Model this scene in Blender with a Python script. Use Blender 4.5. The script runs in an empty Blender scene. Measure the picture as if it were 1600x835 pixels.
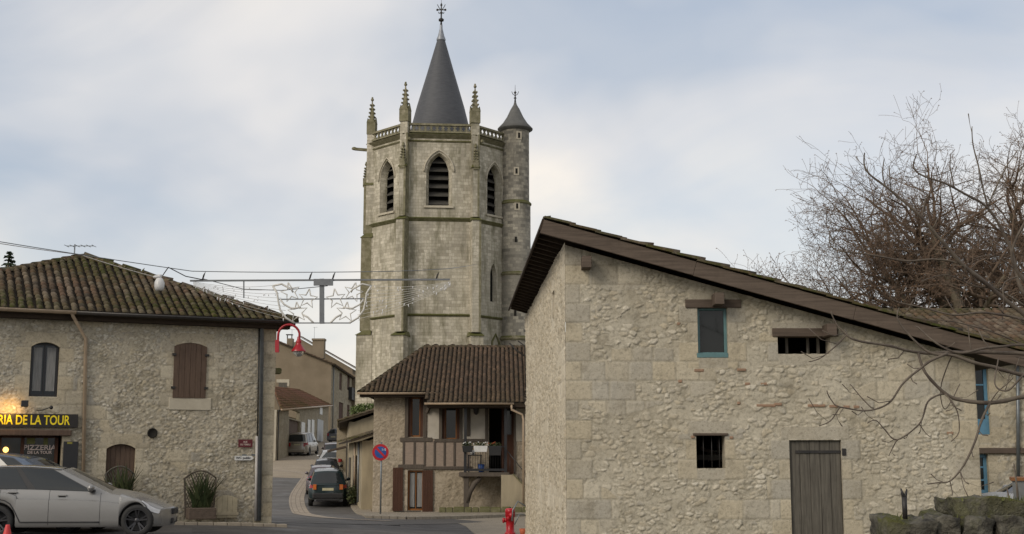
import bpy, math, random
import numpy as np
from mathutils import Vector, Matrix, noise
from mathutils.geometry import tessellate_polygon
random.seed(7)
R = math.radians
Z = Vector((0, 0, 1))
sc = bpy.context.scene
col = sc.collection
# ------------------------------------------------------------------ camera
PITCH = math.atan((715-417.5)/2000.0)
CAM = Vector((0, 0, 3.0))
cd = bpy.data.cameras.new('camera'); cam = bpy.data.objects.new('camera', cd); col.objects.link(cam)
cam.location = CAM; cam.rotation_euler = (R(90)+PITCH, 0, 0)
cd.lens = 45.0; cd.sensor_width = 36.0; cd.clip_end = 3000; cd.clip_start = .1
sc.camera = cam
# ------------------------------------------------------------------ world
SUN_EL, SUN_AZ = R(30), R(-135)      # azimuth from +Y towards +X (negative: from the left)
w = bpy.data.worlds.new('World'); sc.world = w; w.use_nodes = True
nt = w.node_tree; nt.nodes.clear()
def wn(t, **k):
    n = nt.nodes.new(t)
    for a, b in k.items(): setattr(n, a, b)
    return n
out = wn('ShaderNodeOutputWorld'); mixs = wn('ShaderNodeMixShader')
sky = wn('ShaderNodeTexSky'); sky.sky_type = 'NISHITA'; sky.sun_disc = False
sky.sun_elevation = SUN_EL; sky.sun_rotation = SUN_AZ; sky.air_density = 1.0; sky.dust_density = 1.6
b1 = wn('ShaderNodeBackground'); b1.inputs[1].default_value = 0.11
b2 = wn('ShaderNodeBackground'); b2.inputs[1].default_value = 1.0
tc = wn('ShaderNodeTexCoord'); sep = wn('ShaderNodeSeparateXYZ')
nt.links.new(tc.outputs['Generated'], sep.inputs[0])
def wm(op, a, b=None):
    n = wn('ShaderNodeMath', operation=op)
    for i, v in enumerate((a, b)):
        if v is None: continue
        if isinstance(v, (int, float)): n.inputs[i].default_value = v
        else: nt.links.new(v, n.inputs[i])
    return n.outputs[0]
zz = wm('ADD', wm('MAXIMUM', sep.outputs[2], 0.0), 0.42)
cx = wm('DIVIDE', sep.outputs[0], zz); cy = wm('DIVIDE', sep.outputs[1], zz)
comb = wn('ShaderNodeCombineXYZ'); nt.links.new(cx, comb.inputs[0]); nt.links.new(cy, comb.inputs[1])
n1 = wn('ShaderNodeTexNoise'); n1.inputs['Scale'].default_value = 1.9; n1.inputs['Detail'].default_value = 6; n1.inputs['Roughness'].default_value = .5; n1.inputs['Distortion'].default_value = .5
mp1 = wn('ShaderNodeMapping'); mp1.inputs['Location'].default_value = (2.3, 0.9, 0.4); mp1.inputs['Scale'].default_value = (1.0, 1.2, 1)
nt.links.new(comb.outputs[0], mp1.inputs[0]); nt.links.new(mp1.outputs[0], n1.inputs[0])
n2 = wn('ShaderNodeTexNoise'); n2.inputs['Scale'].default_value = 1.9; n2.inputs['Detail'].default_value = 4; n2.inputs['Distortion'].default_value = .3
mp2 = wn('ShaderNodeMapping'); mp2.inputs['Location'].default_value = (7.3, 3.6, 2.4)
nt.links.new(comb.outputs[0], mp2.inputs[0]); nt.links.new(mp2.outputs[0], n2.inputs[0])
rc = wn('ShaderNodeValToRGB'); e = rc.color_ramp.elements
e[0].position = .32; e[0].color = (.48, .515, .57, 1); e[1].position = .66; e[1].color = (.84, .78, .70, 1)
m = rc.color_ramp.elements.new(.47); m.color = (.66, .65, .65, 1)
nt.links.new(n2.outputs[0], rc.inputs[0]); nt.links.new(rc.outputs[0], b2.inputs[0])
rm = wn('ShaderNodeValToRGB'); e = rm.color_ramp.elements
e[0].position = .36; e[0].color = (.55,)*3+(1,); e[1].position = .60; e[1].color = (1, 1, 1, 1)
nt.links.new(n1.outputs[0], rm.inputs[0])
nt.links.new(rm.outputs[0], mixs.inputs[0]); nt.links.new(sky.outputs[0], b1.inputs[0])
nt.links.new(b1.outputs[0], mixs.inputs[1]); nt.links.new(b2.outputs[0], mixs.inputs[2]); nt.links.new(mixs.outputs[0], out.inputs[0])
sl = bpy.data.lights.new('sun', 'SUN'); sl.energy = 1.5; sl.angle = R(25); sl.color = (1, .9, .76)
so = bpy.data.objects.new('sun', sl); col.objects.link(so)
sdir = Vector((math.sin(SUN_AZ)*math.cos(SUN_EL), math.cos(SUN_AZ)*math.cos(SUN_EL), math.sin(SUN_EL)))
so.rotation_euler = sdir.to_track_quat('Z', 'Y').to_euler(); so.location = (-30, -20, 60)
sc.view_settings.view_transform = 'Standard'; sc.view_settings.look = 'None'; sc.view_settings.gamma = 1; sc.view_settings.exposure = 0.27
sc.view_settings.use_curve_mapping = False
# ------------------------------------------------------------------ pixel helpers
F3 = Vector((0, math.cos(PITCH), math.sin(PITCH))); U3 = Vector((0, -math.sin(PITCH), math.cos(PITCH)))
def ray(px, py): return Vector(((px-800), 0, 0)) + U3*(417.5-py) + F3*2000.0
def P(px, py, Y):
    d = ray(px, py); return CAM + d*(Y/d.y)
def hitplane(px, py, O, N):
    d = ray(px, py); return CAM + d*((O-CAM).dot(N)/d.dot(N))
class Fr:
    def __init__(s, O, U):
        s.O = Vector((O[0], O[1], 0)); s.U = Vector((U[0], U[1], 0)).normalized(); s.N = s.U.cross(Z)
    def w(s, u, v, n=0): return s.O + s.U*u + Z*v + s.N*n
    def uv(s, px, py, n=0):
        p = hitplane(px, py, s.O+s.N*n, s.N) - s.O
        return p.dot(s.U), p.z
    def rect(s, x0, y0, x1, y1, n=0):
        a, b = s.uv(x0, y1, n), s.uv(x1, y0, n)
        xm, ym = (x0+x1)/2, (y0+y1)/2
        return s.uv(x0, ym, n)[0], s.uv(x1, ym, n)[0], s.uv(xm, y1, n)[1], s.uv(xm, y0, n)[1]
# ------------------------------------------------------------------ mesh builder
WM = {}
class MB:
    def __init__(s): s.v = []; s.f = []; s.mi = []; s.sm = []; s.c = []; s.uv = {}; s.m = 0; s.s = False; s.col = (.5, 0, 0, 1)
    def av(s, p): s.v.append(tuple(p)); s.c.append(s.col); return len(s.v)-1
    def af(s, idx, uv=None):
        if uv is not None: s.uv[len(s.f)] = uv
        s.f.append(tuple(idx)); s.mi.append(s.m); s.sm.append(s.s)
    def poly(s, pts, uv=None): s.af([s.av(p) for p in pts], uv); return s
    def hexa(s, a):    # 8 points: bottom 4 ccw, top 4 ccw
        i = [s.av(p) for p in a]
        for q in ((0, 3, 2, 1), (4, 5, 6, 7), (0, 1, 5, 4), (1, 2, 6, 5), (2, 3, 7, 6), (3, 0, 4, 7)): s.af([i[k] for k in q])
        return s
    def box(s, c, sz, rz=0, M=None):
        x, y, z = sz[0]/2, sz[1]/2, sz[2]/2
        M = M or Matrix.Rotation(rz, 3, 'Z'); c = Vector(c)
        return s.hexa([c+M@Vector(p) for p in ((-x, -y, -z), (x, -y, -z), (x, y, -z), (-x, y, -z), (-x, -y, z), (x, -y, z), (x, y, z), (-x, y, z))])
    def fb(s, fr, u0, u1, v0, v1, n0, n1):
        return s.hexa([fr.w(u0, v0, n1), fr.w(u1, v0, n1), fr.w(u1, v0, n0), fr.w(u0, v0, n0), fr.w(u0, v1, n1), fr.w(u1, v1, n1), fr.w(u1, v1, n0), fr.w(u0, v1, n0)])
    def pbox(s, fr, x0, y0, x1, y1, n0, n1):
        u0, u1, v0, v1 = fr.rect(x0, y0, x1, y1, n1); return s.fb(fr, u0, u1, v0, v1, n0, n1)
    def prism(s, pts, ex):     # ngon pts extruded by vector ex
        ex = Vector(ex); a = [s.av(p) for p in pts]; b = [s.av(Vector(p)+ex) for p in pts]; n = len(pts)
        s.af(a[::-1]); s.af(b)
        for i in range(n): j = (i+1) % n; s.af((a[i], a[j], b[j], b[i]))
        return s
    def bar(s, p, q, wd, ht, up=Z):
        p, q = Vector(p), Vector(q); d = (q-p).normalized(); x = d.cross(Vector(up))
        if x.length < 1e-4: x = d.cross(Vector((1, 0, 0)))
        x.normalize(); y = x.cross(d).normalized(); x = x*wd/2; y = y*ht/2
        return s.hexa([p-x-y, p+x-y, q+x-y, q-x-y, p-x+y, p+x+y, q+x+y, q-x+y])
    def tube(s, pts, r, n=6, cap=True):
        pts = [Vector(p) for p in pts]; k = len(pts)
        rr = r if isinstance(r, (list, tuple)) else [r]*k
        old = s.s; s.s = True; prev = None; ax = None
        for i, p in enumerate(pts):
            d = (pts[min(i+1, k-1)]-pts[max(i-1, 0)])
            if d.length < 1e-9: d = Vector((0, 0, 1))
            d.normalize()
            if ax is None: ax = d.orthogonal().normalized()
            ax = (ax - d*ax.dot(d))
            if ax.length < 1e-5: ax = d.orthogonal()
            ax.normalize(); bx = d.cross(ax)
            ring = [s.av(p+(ax*math.cos(t)+bx*math.sin(t))*rr[i]) for t in [2*math.pi*j/n for j in range(n)]]
            if prev:
                for j in range(n): s.af((prev[j], prev[(j+1) % n], ring[(j+1) % n], ring[j]))
            elif cap: s.af(ring[::-1])
            prev = ring
        if cap: s.af(prev)
        s.s = old; return s
    def lathe(s, prof, n, c=(0, 0, 0), ax='Z', M=None, smooth=True, ub=False):
        c = Vector(c); old = s.s; s.s = smooth; prev = None; M = M or Matrix.Identity(3)
        for k, (r, z) in enumerate(prof):
            ring = [s.av(c+M@Vector((r*math.cos(2*math.pi*j/n), r*math.sin(2*math.pi*j/n), z))) for j in range(n)]
            if prev:
                for j in range(n):
                    uv = None
                    if ub:
                        R0 = max(r, prof[k-1][0]); a, b = 2*math.pi*j/n*R0, 2*math.pi*(j+1)/n*R0; zl = c.z+prof[k-1][1]; zh = c.z+z
                        if abs(z-prof[k-1][1]) < .02: zh = zl+abs(r-prof[k-1][0])
                        uv = [(a, zl), (b, zl), (b, zh), (a, zh)]
                    s.af((prev[j], prev[(j+1) % n], ring[(j+1) % n], ring[j]), uv)
            prev = ring
        s.s = old; return s
    def ball(s, c, r, n=8, m=5, sc_=(1, 1, 1)):
        s.lathe([(max(1e-4, r*math.sin(math.pi*i/m)), -r*math.cos(math.pi*i/m)) for i in range(m+1)], n, c, M=Matrix.Diagonal(sc_)); return s
    def split(s, name, mats, parent, k, bevel=0):
        # the builder holds equal-sized pieces of k faces each: one object per piece
        for i in range(0, len(s.f), k):
            vs = sorted({v for f in s.f[i:i+k] for v in f}); mp = {v: n for n, v in enumerate(vs)}; q = MB(); q.v = [s.v[v] for v in vs]; q.c = [s.c[v] for v in vs]
            q.f = [tuple(mp[v] for v in f) for f in s.f[i:i+k]]; q.mi = s.mi[i:i+k]; q.sm = s.sm[i:i+k]; q.build(name, mats, parent, bevel)
    def build(s, name, mats, parent=None, bevel=0, loc=None, local=False):
        if not isinstance(mats, (list, tuple)): mats = [mats]
        me = bpy.data.meshes.new(name); V = np.array(s.v, dtype=float).reshape(-1, 3)
        Wd = V.copy()
        if parent is not None:
            M = WM.get(parent, Matrix.Identity(4))
            if not local:
                inv = np.array(M.inverted()); V = V@inv[:3, :3].T+inv[:3, 3]
        else:
            if loc is None: loc = (V[:, 0].mean(), V[:, 1].mean(), V[:, 2].min())
            V = V-np.array(loc); M = Matrix.Translation(loc)
        me.from_pydata(V.tolist(), [], s.f)
        me.polygons.foreach_set('material_index', s.mi); me.polygons.foreach_set('use_smooth', s.sm)
        for m_ in mats: me.materials.append(m_)
        ca = me.color_attributes.new('Col', 'FLOAT_COLOR', 'POINT'); ca.data.foreach_set('color', np.array(s.c, dtype=np.float32).ravel())
        uvl = me.uv_layers.new(name='UVMap'); buf = np.zeros((len(me.loops), 2), dtype=np.float32); li = 0
        for fi, f in enumerate(s.f):
            n = len(f)
            if fi in s.uv: buf[li:li+n] = s.uv[fi]
            else:
                a, b, c_ = Wd[f[0]], Wd[f[1]], Wd[f[2]]
                nx = (b[1]-a[1])*(c_[2]-a[2])-(b[2]-a[2])*(c_[1]-a[1]); ny = (b[2]-a[2])*(c_[0]-a[0])-(b[0]-a[0])*(c_[2]-a[2]); nz = (b[0]-a[0])*(c_[1]-a[1])-(b[1]-a[1])*(c_[0]-a[0])
                h = math.hypot(nx, ny)
                if h < abs(nz)*.5 or h < 1e-12:
                    for k in range(n): buf[li+k] = (Wd[f[k]][0], Wd[f[k]][1])
                else:
                    tx, ty = -ny/h, nx/h
                    for k in range(n): q = Wd[f[k]]; buf[li+k] = (q[0]*tx+q[1]*ty, q[2])
            li += n
        uvl.data.foreach_set('uv', buf.ravel())
        me.update()
        o = bpy.data.objects.new(name, me); col.objects.link(o)
        if bevel:
            bm = o.modifiers.new('bevel', 'BEVEL'); bm.width = bevel; bm.segments = 2; bm.limit_method = 'ANGLE'; bm.angle_limit = R(35)
        if parent is not None: o.parent = parent; WM[o] = M
        else: o.location = loc; WM[o] = M
        return o
def thing(name, label, cat, loc=(0, 0, 0), rz=0, group=None, tilt=0):
    o = bpy.data.objects.new(name, None); col.objects.link(o); o.location = loc; o.rotation_euler = (0, tilt, rz)
    o.empty_display_size = .2
    WM[o] = Matrix.Translation(loc) @ Matrix.Rotation(rz, 4, 'Z') @ Matrix.Rotation(tilt, 4, 'Y')
    tag(o, label, cat, group); return o
def tag(o, label, cat, group=None):
    o['label'] = label; o['category'] = cat
    if group: o['group'] = group
    return o
def struct(o, kind='structure', label=None, cat=None):
    o['kind'] = kind
    if label: o['label'] = label
    if cat: o['category'] = cat
    return o
def hsh(*a):
    x = math.sin(sum(v*k for v, k in zip(a, (12.9898, 78.233, 37.719, 9.151))))*43758.5453
    return x-math.floor(x)
def ss(a, b, x):
    t = min(1, max(0, (x-a)/(b-a))); return t*t*(3-2*t)
# ------------------------------------------------------------------ materials
class NT:
    def __init__(s, name):
        s.mat = bpy.data.materials.new(name); s.mat.use_nodes = True; s.t = s.mat.node_tree
        s.b = s.t.nodes['Principled BSDF']
        s.tc = s.n('ShaderNodeTexCoord')
    def n(s, t, **k):
        n = s.t.nodes.new(t)
        for a, b in k.items(): setattr(n, a, b)
        return n
    def l(s, a, b): s.t.links.new(a, b)
    def set(s, n, i, v):
        if isinstance(v, (int, float)): n.inputs[i].default_value = v
        elif isinstance(v, tuple): n.inputs[i].default_value = v if len(v) == len(n.inputs[i].default_value) else v+(1,)
        else: s.l(v, n.inputs[i])
    def noise(s, scale, detail=4, rough=.55, stretch=(1, 1, 1), src='Object', dist=0, off=(0, 0, 0)):
        mp = s.n('ShaderNodeMapping'); mp.inputs['Scale'].default_value = stretch; mp.inputs['Location'].default_value = off
        s.l(s.tc.outputs[src], mp.inputs[0])
        n = s.n('ShaderNodeTexNoise'); s.l(mp.outputs[0], n.inputs[0]); n.inputs['Scale'].default_value = scale; n.inputs['Detail'].default_value = detail
        n.inputs['Roughness'].default_value = rough; n.inputs['Distortion'].default_value = dist
        return n.outputs[0]
    def ramp(s, x, stops):
        n = s.n('ShaderNodeValToRGB'); el = n.color_ramp.elements
        while len(el) < len(stops): el.new(.5)
        for e_, (p, c) in zip(el, stops): e_.position = p; e_.color = (c, c, c, 1) if isinstance(c, (int, float)) else tuple(c)+(1,)
        s.l(x, n.inputs[0]); return n.outputs[0]
    def mix(s, f, a, b, bt='MIX'):
        n = s.n('ShaderNodeMix'); n.data_type = 'RGBA'; n.blend_type = bt
        s.set(n, 0, f); s.set(n, 6, a); s.set(n, 7, b); return n.outputs[2]
    def math(s, op, a, b=0.0):
        n = s.n('ShaderNodeMath', operation=op); s.set(n, 0, a); s.set(n, 1, b); return n.outputs[0]
    def bump(s, h, st, dist=.02, prev=None):
        n = s.n('ShaderNodeBump'); n.inputs['Strength'].default_value = st; n.inputs['Distance'].default_value = dist; s.l(h, n.inputs['Height'])
        if prev: s.l(prev, n.inputs['Normal'])
        return n.outputs[0]
    def attr(s):
        a = s.n('ShaderNodeAttribute'); a.attribute_name = 'Col'; q = s.n('ShaderNodeSeparateColor'); s.l(a.outputs['Color'], q.inputs[0]); return q.outputs
    def up(s):
        g = s.n('ShaderNodeNewGeometry'); q = s.n('ShaderNodeSeparateXYZ'); s.l(g.outputs['Normal'], q.inputs[0]); return q.outputs[2]
    def fin(s, c, rough=.85, normal=None, metal=0.0, spec=.3, **k):
        s.set(s.b, 'Base Color', c); s.set(s.b, 'Roughness', rough); s.set(s.b, 'Metallic', metal); s.b.inputs['Specular IOR Level'].default_value = spec
        if normal: s.l(normal, s.b.inputs['Normal'])
        for a, v in k.items(): s.set(s.b, a.replace('_', ' '), v)
        return s.mat
MOSS = (.06, .066, .015)
def m_noise(name, c1, c2, scale=3, rough=.85, bump=.3, bscale=30, metal=0.0, stretch=(1, 1, 1), moss=0, spec=.3, dist=.01):
    t = NT(name); a = t.noise(scale, 5, .6, stretch); c = t.mix(t.ramp(a, [(.3, 0.0), (.7, 1.0)]), c1, c2)
    if moss:
        mk = t.math('MULTIPLY', t.ramp(t.up(), [(.1, .35), (.7, 1.0)]), t.ramp(t.noise(2.2, 5, .65), [(.5-moss*.3, 0.0), (.62-moss*.2, 1.0)]))
        c = t.mix(mk, c, t.mix(t.noise(25), (.03, .034, .010), (.125, .125, .03)))
    return t.fin(c, rough, t.bump(t.noise(bscale, 4, .6, stretch), bump, dist) if bump else None, metal, spec)
def m_plain(name, c, rough=.5, metal=0.0, spec=.5, **k):
    t = NT(name); n = t.noise(6, 4); d = tuple(x*.8 for x in c)
    return t.fin(t.mix(t.ramp(n, [(.35, 0.0), (.7, 1.0)]), d, c), rough, t.bump(t.noise(60), .05, .003), metal, spec, **k)
def m_rubble(name, mortar, stones, dirt_shade=(.10, .085, .055), moss=0.0, fine=.5):
    t = NT(name); r, g, b = t.attr()[:3]
    st = t.ramp(g, [(i/(len(stones)-1), s) for i, s in enumerate(stones)])
    mo = t.mix(t.ramp(t.noise(1.1, 6, .65), [(.35, 0.0), (.68, 1.0)]), mortar, tuple(x*.76 for x in mortar))
    c = t.mix(r, mo, st)
    c = t.mix(t.math('MULTIPLY', t.ramp(t.noise(2.2, 6, .7), [(.52, 0.0), (.72, .5)]), 1.0), c, dirt_shade)
    c = t.mix(t.ramp(t.noise(17, 7, .75), [(.36, .6), (.5, 0.0)]), c, tuple(x*.38 for x in mortar)); c = t.mix(t.ramp(t.noise(.7, 5, .6, off=(2, 8, 3)), [(.4, .2), (.62, 0.0)]), c, (.30, .245, .15))
    c = t.mix(t.ramp(t.noise(60, 5, .7, off=(3, 1, 2)), [(.56, 0.0), (.75, .5)]), c, tuple(min(1, x*1.5) for x in mortar))
    c = t.mix(t.math('MULTIPLY', b, .7), c, dirt_shade)  # blue channel: dark joints, crevice dirt and shadow painted round stones
    if moss: c = t.mix(t.math('MULTIPLY', t.ramp(t.noise(1.7, 6, .7, off=(9, 4, 1)), [(.5, 0.0), (.7, 1.0)]), moss), c, (.06, .07, .02))
    nb = t.bump(t.noise(16, 6, .7), .6, .025); nb = t.bump(t.noise(70, 4, .7), fine, .01, nb)
    return t.fin(c, .93, nb, spec=.15)
def m_ashlar(name, c1, c2, c3, mortar, bw=.42, bh=.24, stain=.5, moss=.25, gs=.5):
    t = NT(name); br = t.n('ShaderNodeTexBrick'); t.l(t.tc.outputs['UV'], br.inputs['Vector'])
    br.inputs['Scale'].default_value = 1; br.inputs['Brick Width'].default_value = bw; br.inputs['Row Height'].default_value = bh; br.inputs['Mortar Size'].default_value = .012; br.inputs['Mortar Smooth'].default_value = .3; br.inputs['Bias'].default_value = 0
    br.inputs['Color1'].default_value = (0, 0, 0, 1); br.inputs['Color2'].default_value = (1, 1, 1, 1); br.inputs['Mortar'].default_value = (.5, .5, .5, 1); br.offset_frequency = 2; br.offset = .5
    c = t.ramp(br.outputs['Color'], [(0.0, c1), (.5, c2), (1.0, c3)])
    sm = t.mix(t.noise(1.5, 5), c2, tuple(x*.8 for x in c2))
    c = t.mix(t.ramp(t.noise(.16, 5, .6, off=(1, 5, 2)), [(.48, .0), (.6, .6)]), c, sm)
    c = t.mix(t.math('MULTIPLY', br.outputs['Fac'], .55), c, mortar)
    c = t.mix(t.ramp(t.noise(.45, 7, .68, (1.3, 1.3, .45), off=(2, 0, 7)), [(.5, 0.0), (.68, stain)]), c, (.085, .08, .065))
    c = t.mix(t.ramp(t.noise(.9, 7, .7, (1.5, 1.5, .3), off=(6, 3, 7)), [(.6-moss*.25, 0.0), (.75-moss*.2, moss*1.5)]), c, (.085, .08, .03))
    c = t.mix(t.ramp(t.noise(9, 5, .7), [(.4, .45), (.62, 0.0)]), c, tuple(x*.6 for x in c2))
    h = t.math('SUBTRACT', t.noise(14, 5, .65), t.math('MULTIPLY', br.outputs['Fac'], .9))
    return t.fin(c, .92, t.bump(h, .5, .03), spec=.15)
def m_tile(name, cols, moss=1.0):
    t = NT(name); r, g, b = t.attr()[:3]
    c = t.ramp(r, [(i/(len(cols)-1), s) for i, s in enumerate(cols)])
    c = t.mix(t.ramp(t.noise(9, 6, .7), [(.42, 0.0), (.66, .65)]), c, (.045, .038, .03))
    c = t.mix(t.ramp(t.noise(24, 5, .7, off=(5, 5, 5)), [(.58, 0.0), (.72, .5)]), c, (.22, .2, .16))
    c = t.mix(t.math('MULTIPLY', g, t.ramp(t.noise(7, 6, .7, off=(1, 2, 3)), [(.35, 0.0), (.58, moss)])), c, t.mix(t.noise(30), (.025, .035, .008), (.075, .082, .02)))
    return t.fin(c, .95, t.bump(t.noise(30, 5, .7), .6, .012), spec=.08)
def m_wood(name, c1, c2, ax=2, rough=.85, sc_=6, pl=0):
    st = [9, 9, 9]; st[ax] = .5; t = NT(name)
    a = t.noise(sc_*.4, 6, .65, tuple(st), dist=.4); c = t.mix(t.ramp(a, [(.3, 0.0), (.7, 1.0)]), c1, c2)
    c = t.mix(t.ramp(t.noise(3, 5, .7, off=(3, 3, 3)), [(.5, 0.0), (.75, .5)]), c, tuple(x*.45 for x in c1))
    return t.fin(c, rough, t.bump(t.noise(sc_*.7, 5, .6, tuple(st)), .4, .01), spec=.2)
def m_pave(name, c1, c2, mortar, bw, bh, ms=.012, scale=1, rot=0, dirt_shade=.5):
    t = NT(name); mp = t.n('ShaderNodeMapping'); mp.inputs['Rotation'].default_value = (0, 0, rot); t.l(t.tc.outputs['UV'], mp.inputs[0])
    br = t.n('ShaderNodeTexBrick'); t.l(mp.outputs[0], br.inputs['Vector'])
    br.inputs['Scale'].default_value = scale; br.inputs['Brick Width'].default_value = bw; br.inputs['Row Height'].default_value = bh; br.inputs['Mortar Size'].default_value = ms; br.inputs['Mortar Smooth'].default_value = .2
    br.inputs['Color1'].default_value = c1+(1,); br.inputs['Color2'].default_value = c2+(1,); br.inputs['Mortar'].default_value = mortar+(1,)
    c = t.mix(t.ramp(t.noise(.5, 7, .7), [(.42, 0.0), (.7, dirt_shade)]), br.outputs['Color'], tuple(x*.55 for x in c1))
    c = t.mix(t.ramp(t.noise(12, 5, .7), [(.45, 0.0), (.7, .35)]), c, mortar)
    return t.fin(c, .85, t.bump(t.math('SUBTRACT', t.noise(25), br.outputs['Fac']), .4, .01), spec=.3)
def m_asph(name, c, patch=.4):
    t = NT(name); a = t.noise(.35, 6, .65); cc = t.mix(t.ramp(a, [(.35, 0.0), (.65, 1.0)]), c, tuple(x*1.45 for x in c))
    cc = t.mix(t.ramp(t.noise(1.3, 6, .7, (1, .35, 1), off=(4, 4, 0)), [(.52, 0.0), (.7, patch)]), cc, tuple(x*.55 for x in c))
    cc = t.mix(t.ramp(t.noise(90, 3, .7), [(.5, 0.0), (.8, .6)]), cc, (.2, .19, .18))
    return t.fin(cc, t.ramp(t.noise(.8, 5), [(.35, .55), (.65, .85)]), t.bump(t.noise(120, 3), .35, .006), spec=.35)
def m_paint(name, c, metal=.5, rough=.35):
    t = NT(name); n = t.noise(3, 5, .7, (1, 1, 2.5)); cc = t.mix(t.ramp(n, [(.5, 0.0), (.9, .2)]), c, (.16, .14, .12))
    return t.fin(cc, t.ramp(t.noise(.9), [(.3, rough*.8), (.7, rough*1.3)]), None, metal, .5, Coat_Weight=.6, Coat_Roughness=.12)
def m_glass(name, c=(.012, .014, .015), rough=.06):
    t = NT(name); return t.fin(c, t.ramp(t.noise(8), [(.3, rough), (.8, rough*2.5)]), None, 0.0, .42)
def m_leaf(name, c1, c2, sc_=8):
    t = NT(name); r, g, b = t.attr()[:3]; c = t.mix(r, c1, c2); return t.fin(c, .6, None, spec=.3)
def m_emit(name, c, s):
    t = NT(name); t.set(t.b, 'Emission Color', c); t.b.inputs['Emission Strength'].default_value = s; return t.fin(c, .5)

K = {}
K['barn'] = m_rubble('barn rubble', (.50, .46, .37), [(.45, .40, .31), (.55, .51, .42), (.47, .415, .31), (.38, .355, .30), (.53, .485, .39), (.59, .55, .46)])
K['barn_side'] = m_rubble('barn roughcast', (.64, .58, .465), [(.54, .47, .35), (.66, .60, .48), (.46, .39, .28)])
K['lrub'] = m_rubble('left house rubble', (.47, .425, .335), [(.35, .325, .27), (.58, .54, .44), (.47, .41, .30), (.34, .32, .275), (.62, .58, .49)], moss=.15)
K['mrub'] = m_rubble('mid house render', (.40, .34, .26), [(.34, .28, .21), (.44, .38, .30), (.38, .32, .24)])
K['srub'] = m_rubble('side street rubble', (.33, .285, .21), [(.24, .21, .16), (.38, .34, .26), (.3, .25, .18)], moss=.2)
K['block'] = m_noise('dressed stone', (.48, .44, .35), (.38, .34, .265), 3, .9, .4, 25)
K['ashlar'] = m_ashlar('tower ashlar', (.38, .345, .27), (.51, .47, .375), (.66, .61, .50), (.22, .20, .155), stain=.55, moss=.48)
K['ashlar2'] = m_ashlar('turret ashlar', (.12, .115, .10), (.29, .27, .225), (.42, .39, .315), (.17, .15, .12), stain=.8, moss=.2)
K['ashmoss'] = m_ashlar('mossy ashlar', (.2, .18, .12), (.28, .26, .17), (.34, .32, .22), (.12, .11, .06), stain=.6, moss=1.0)
K['mossy'] = m_noise('mossy stone', (.24, .22, .14), (.10, .10, .05), 3.5, .95, .8, 16, moss=1.0)
K['mossy2'] = m_noise('half mossy stone', (.32, .29, .21), (.15, .135, .09), 3.5, .95, .8, 16, moss=.6)
K['slate'] = m_noise('spire slate', (.052, .055, .062), (.075, .078, .086), 2, .6, .5, 22, stretch=(1, 1, 5), spec=.4)
K['lead'] = m_noise('lead sheet', (.28, .30, .33), (.2, .21, .23), 4, .45, .1, 10, .4)
K['iron'] = m_noise('dark iron', (.03, .03, .032), (.06, .055, .05), 8, .5, .2, 40, .5)
K['louver'] = m_noise('louver slates', (.075, .07, .06), (.045, .042, .036), 5, .8, .3, 30)
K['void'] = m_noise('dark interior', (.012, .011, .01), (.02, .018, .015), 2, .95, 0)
K['tile_old'] = m_tile('mossy canal tiles', [(.075, .056, .042), (.15, .098, .068), (.105, .08, .06), (.20, .16, .12), (.065, .054, .045)], 1.0)
K['tile_mid'] = m_tile('brown roman tiles', [(.088, .062, .046), (.12, .082, .058), (.07, .054, .043), (.15, .102, .072)], .5)
K['tile_far'] = m_tile('far tiles', [(.14, .095, .068), (.2, .13, .085), (.11, .085, .065)], .7)
K['tile_red'] = m_tile('orange tiles', [(.20, .095, .06), (.25, .125, .08), (.15, .085, .06)], .8)
K['under'] = m_noise('roof underlay', (.06, .045, .03), (.04, .032, .022), 3, .95, .2, 20)
K['oldwood'] = m_wood('weathered beam', (.135, .105, .083), (.07, .054, .043), 0)
K['oldwoodz'] = m_wood('weathered planks', (.15, .138, .115), (.055, .05, .043), 2)
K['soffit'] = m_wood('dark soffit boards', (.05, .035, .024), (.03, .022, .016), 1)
K['shut'] = m_wood('brown shutter wood', (.13, .09, .066), (.08, .055, .043), 2)
K['redshut'] = m_wood('red brown shutter wood', (.085, .042, .028), (.06, .03, .02), 2)
K['orange'] = m_wood('varnished wood', (.26, .11, .035), (.18, .075, .025), 2, .5)
K['timber'] = m_wood('grey half timber', (.12, .10, .08), (.07, .058, .048), 2)
K['glass'] = m_glass('window glass', (.008, .010, .010), .03); K['cglass'] = m_glass('car glass', (.02, .024, .026), .015); K['cglass'].node_tree.nodes['Principled BSDF'].inputs['Specular IOR Level'].default_value = .55
K['curt'] = m_noise('net curtain', (.30, .30, .29), (.18, .18, .18), 3, .9, .2, 30, stretch=(14, 14, 1))
K['teal'] = m_plain('teal paint', (.10, .20, .21), .5)
K['blue'] = m_plain('blue paint', (.09, .22, .33), .5)
K['beige'] = m_plain('beige gutter', (.42, .32, .22), .5)
K['zinc'] = m_plain('zinc', (.19, .21, .225), .45, .5)
K['dgutter'] = m_plain('dark gutter', (.05, .047, .045), .45, .3)
K['pvc'] = m_plain('pale pipe', (.45, .43, .41), .5)
K['redp'] = m_plain('red lamp paint', (.38, .012, .022), .35)
K['hyd'] = m_plain('hydrant red', (.52, .012, .022), .35)
K['lglass'] = m_plain('frosted globe', (.5, .52, .52), .15, 0.0, .6, Transmission_Weight=.6)
K['black'] = m_plain('black paint', (.016, .016, .018), .45)
K['white'] = m_plain('white paint', (.72, .72, .70), .5)
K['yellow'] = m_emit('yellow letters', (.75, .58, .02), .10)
K['cream'] = m_plain('cream letters', (.62, .5, .44), .6)
K['signblk'] = m_plain('sign board black', (.018, .014, .012), .5)
K['maroon'] = m_plain('maroon enamel', (.12, .012, .02), .35)
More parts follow.
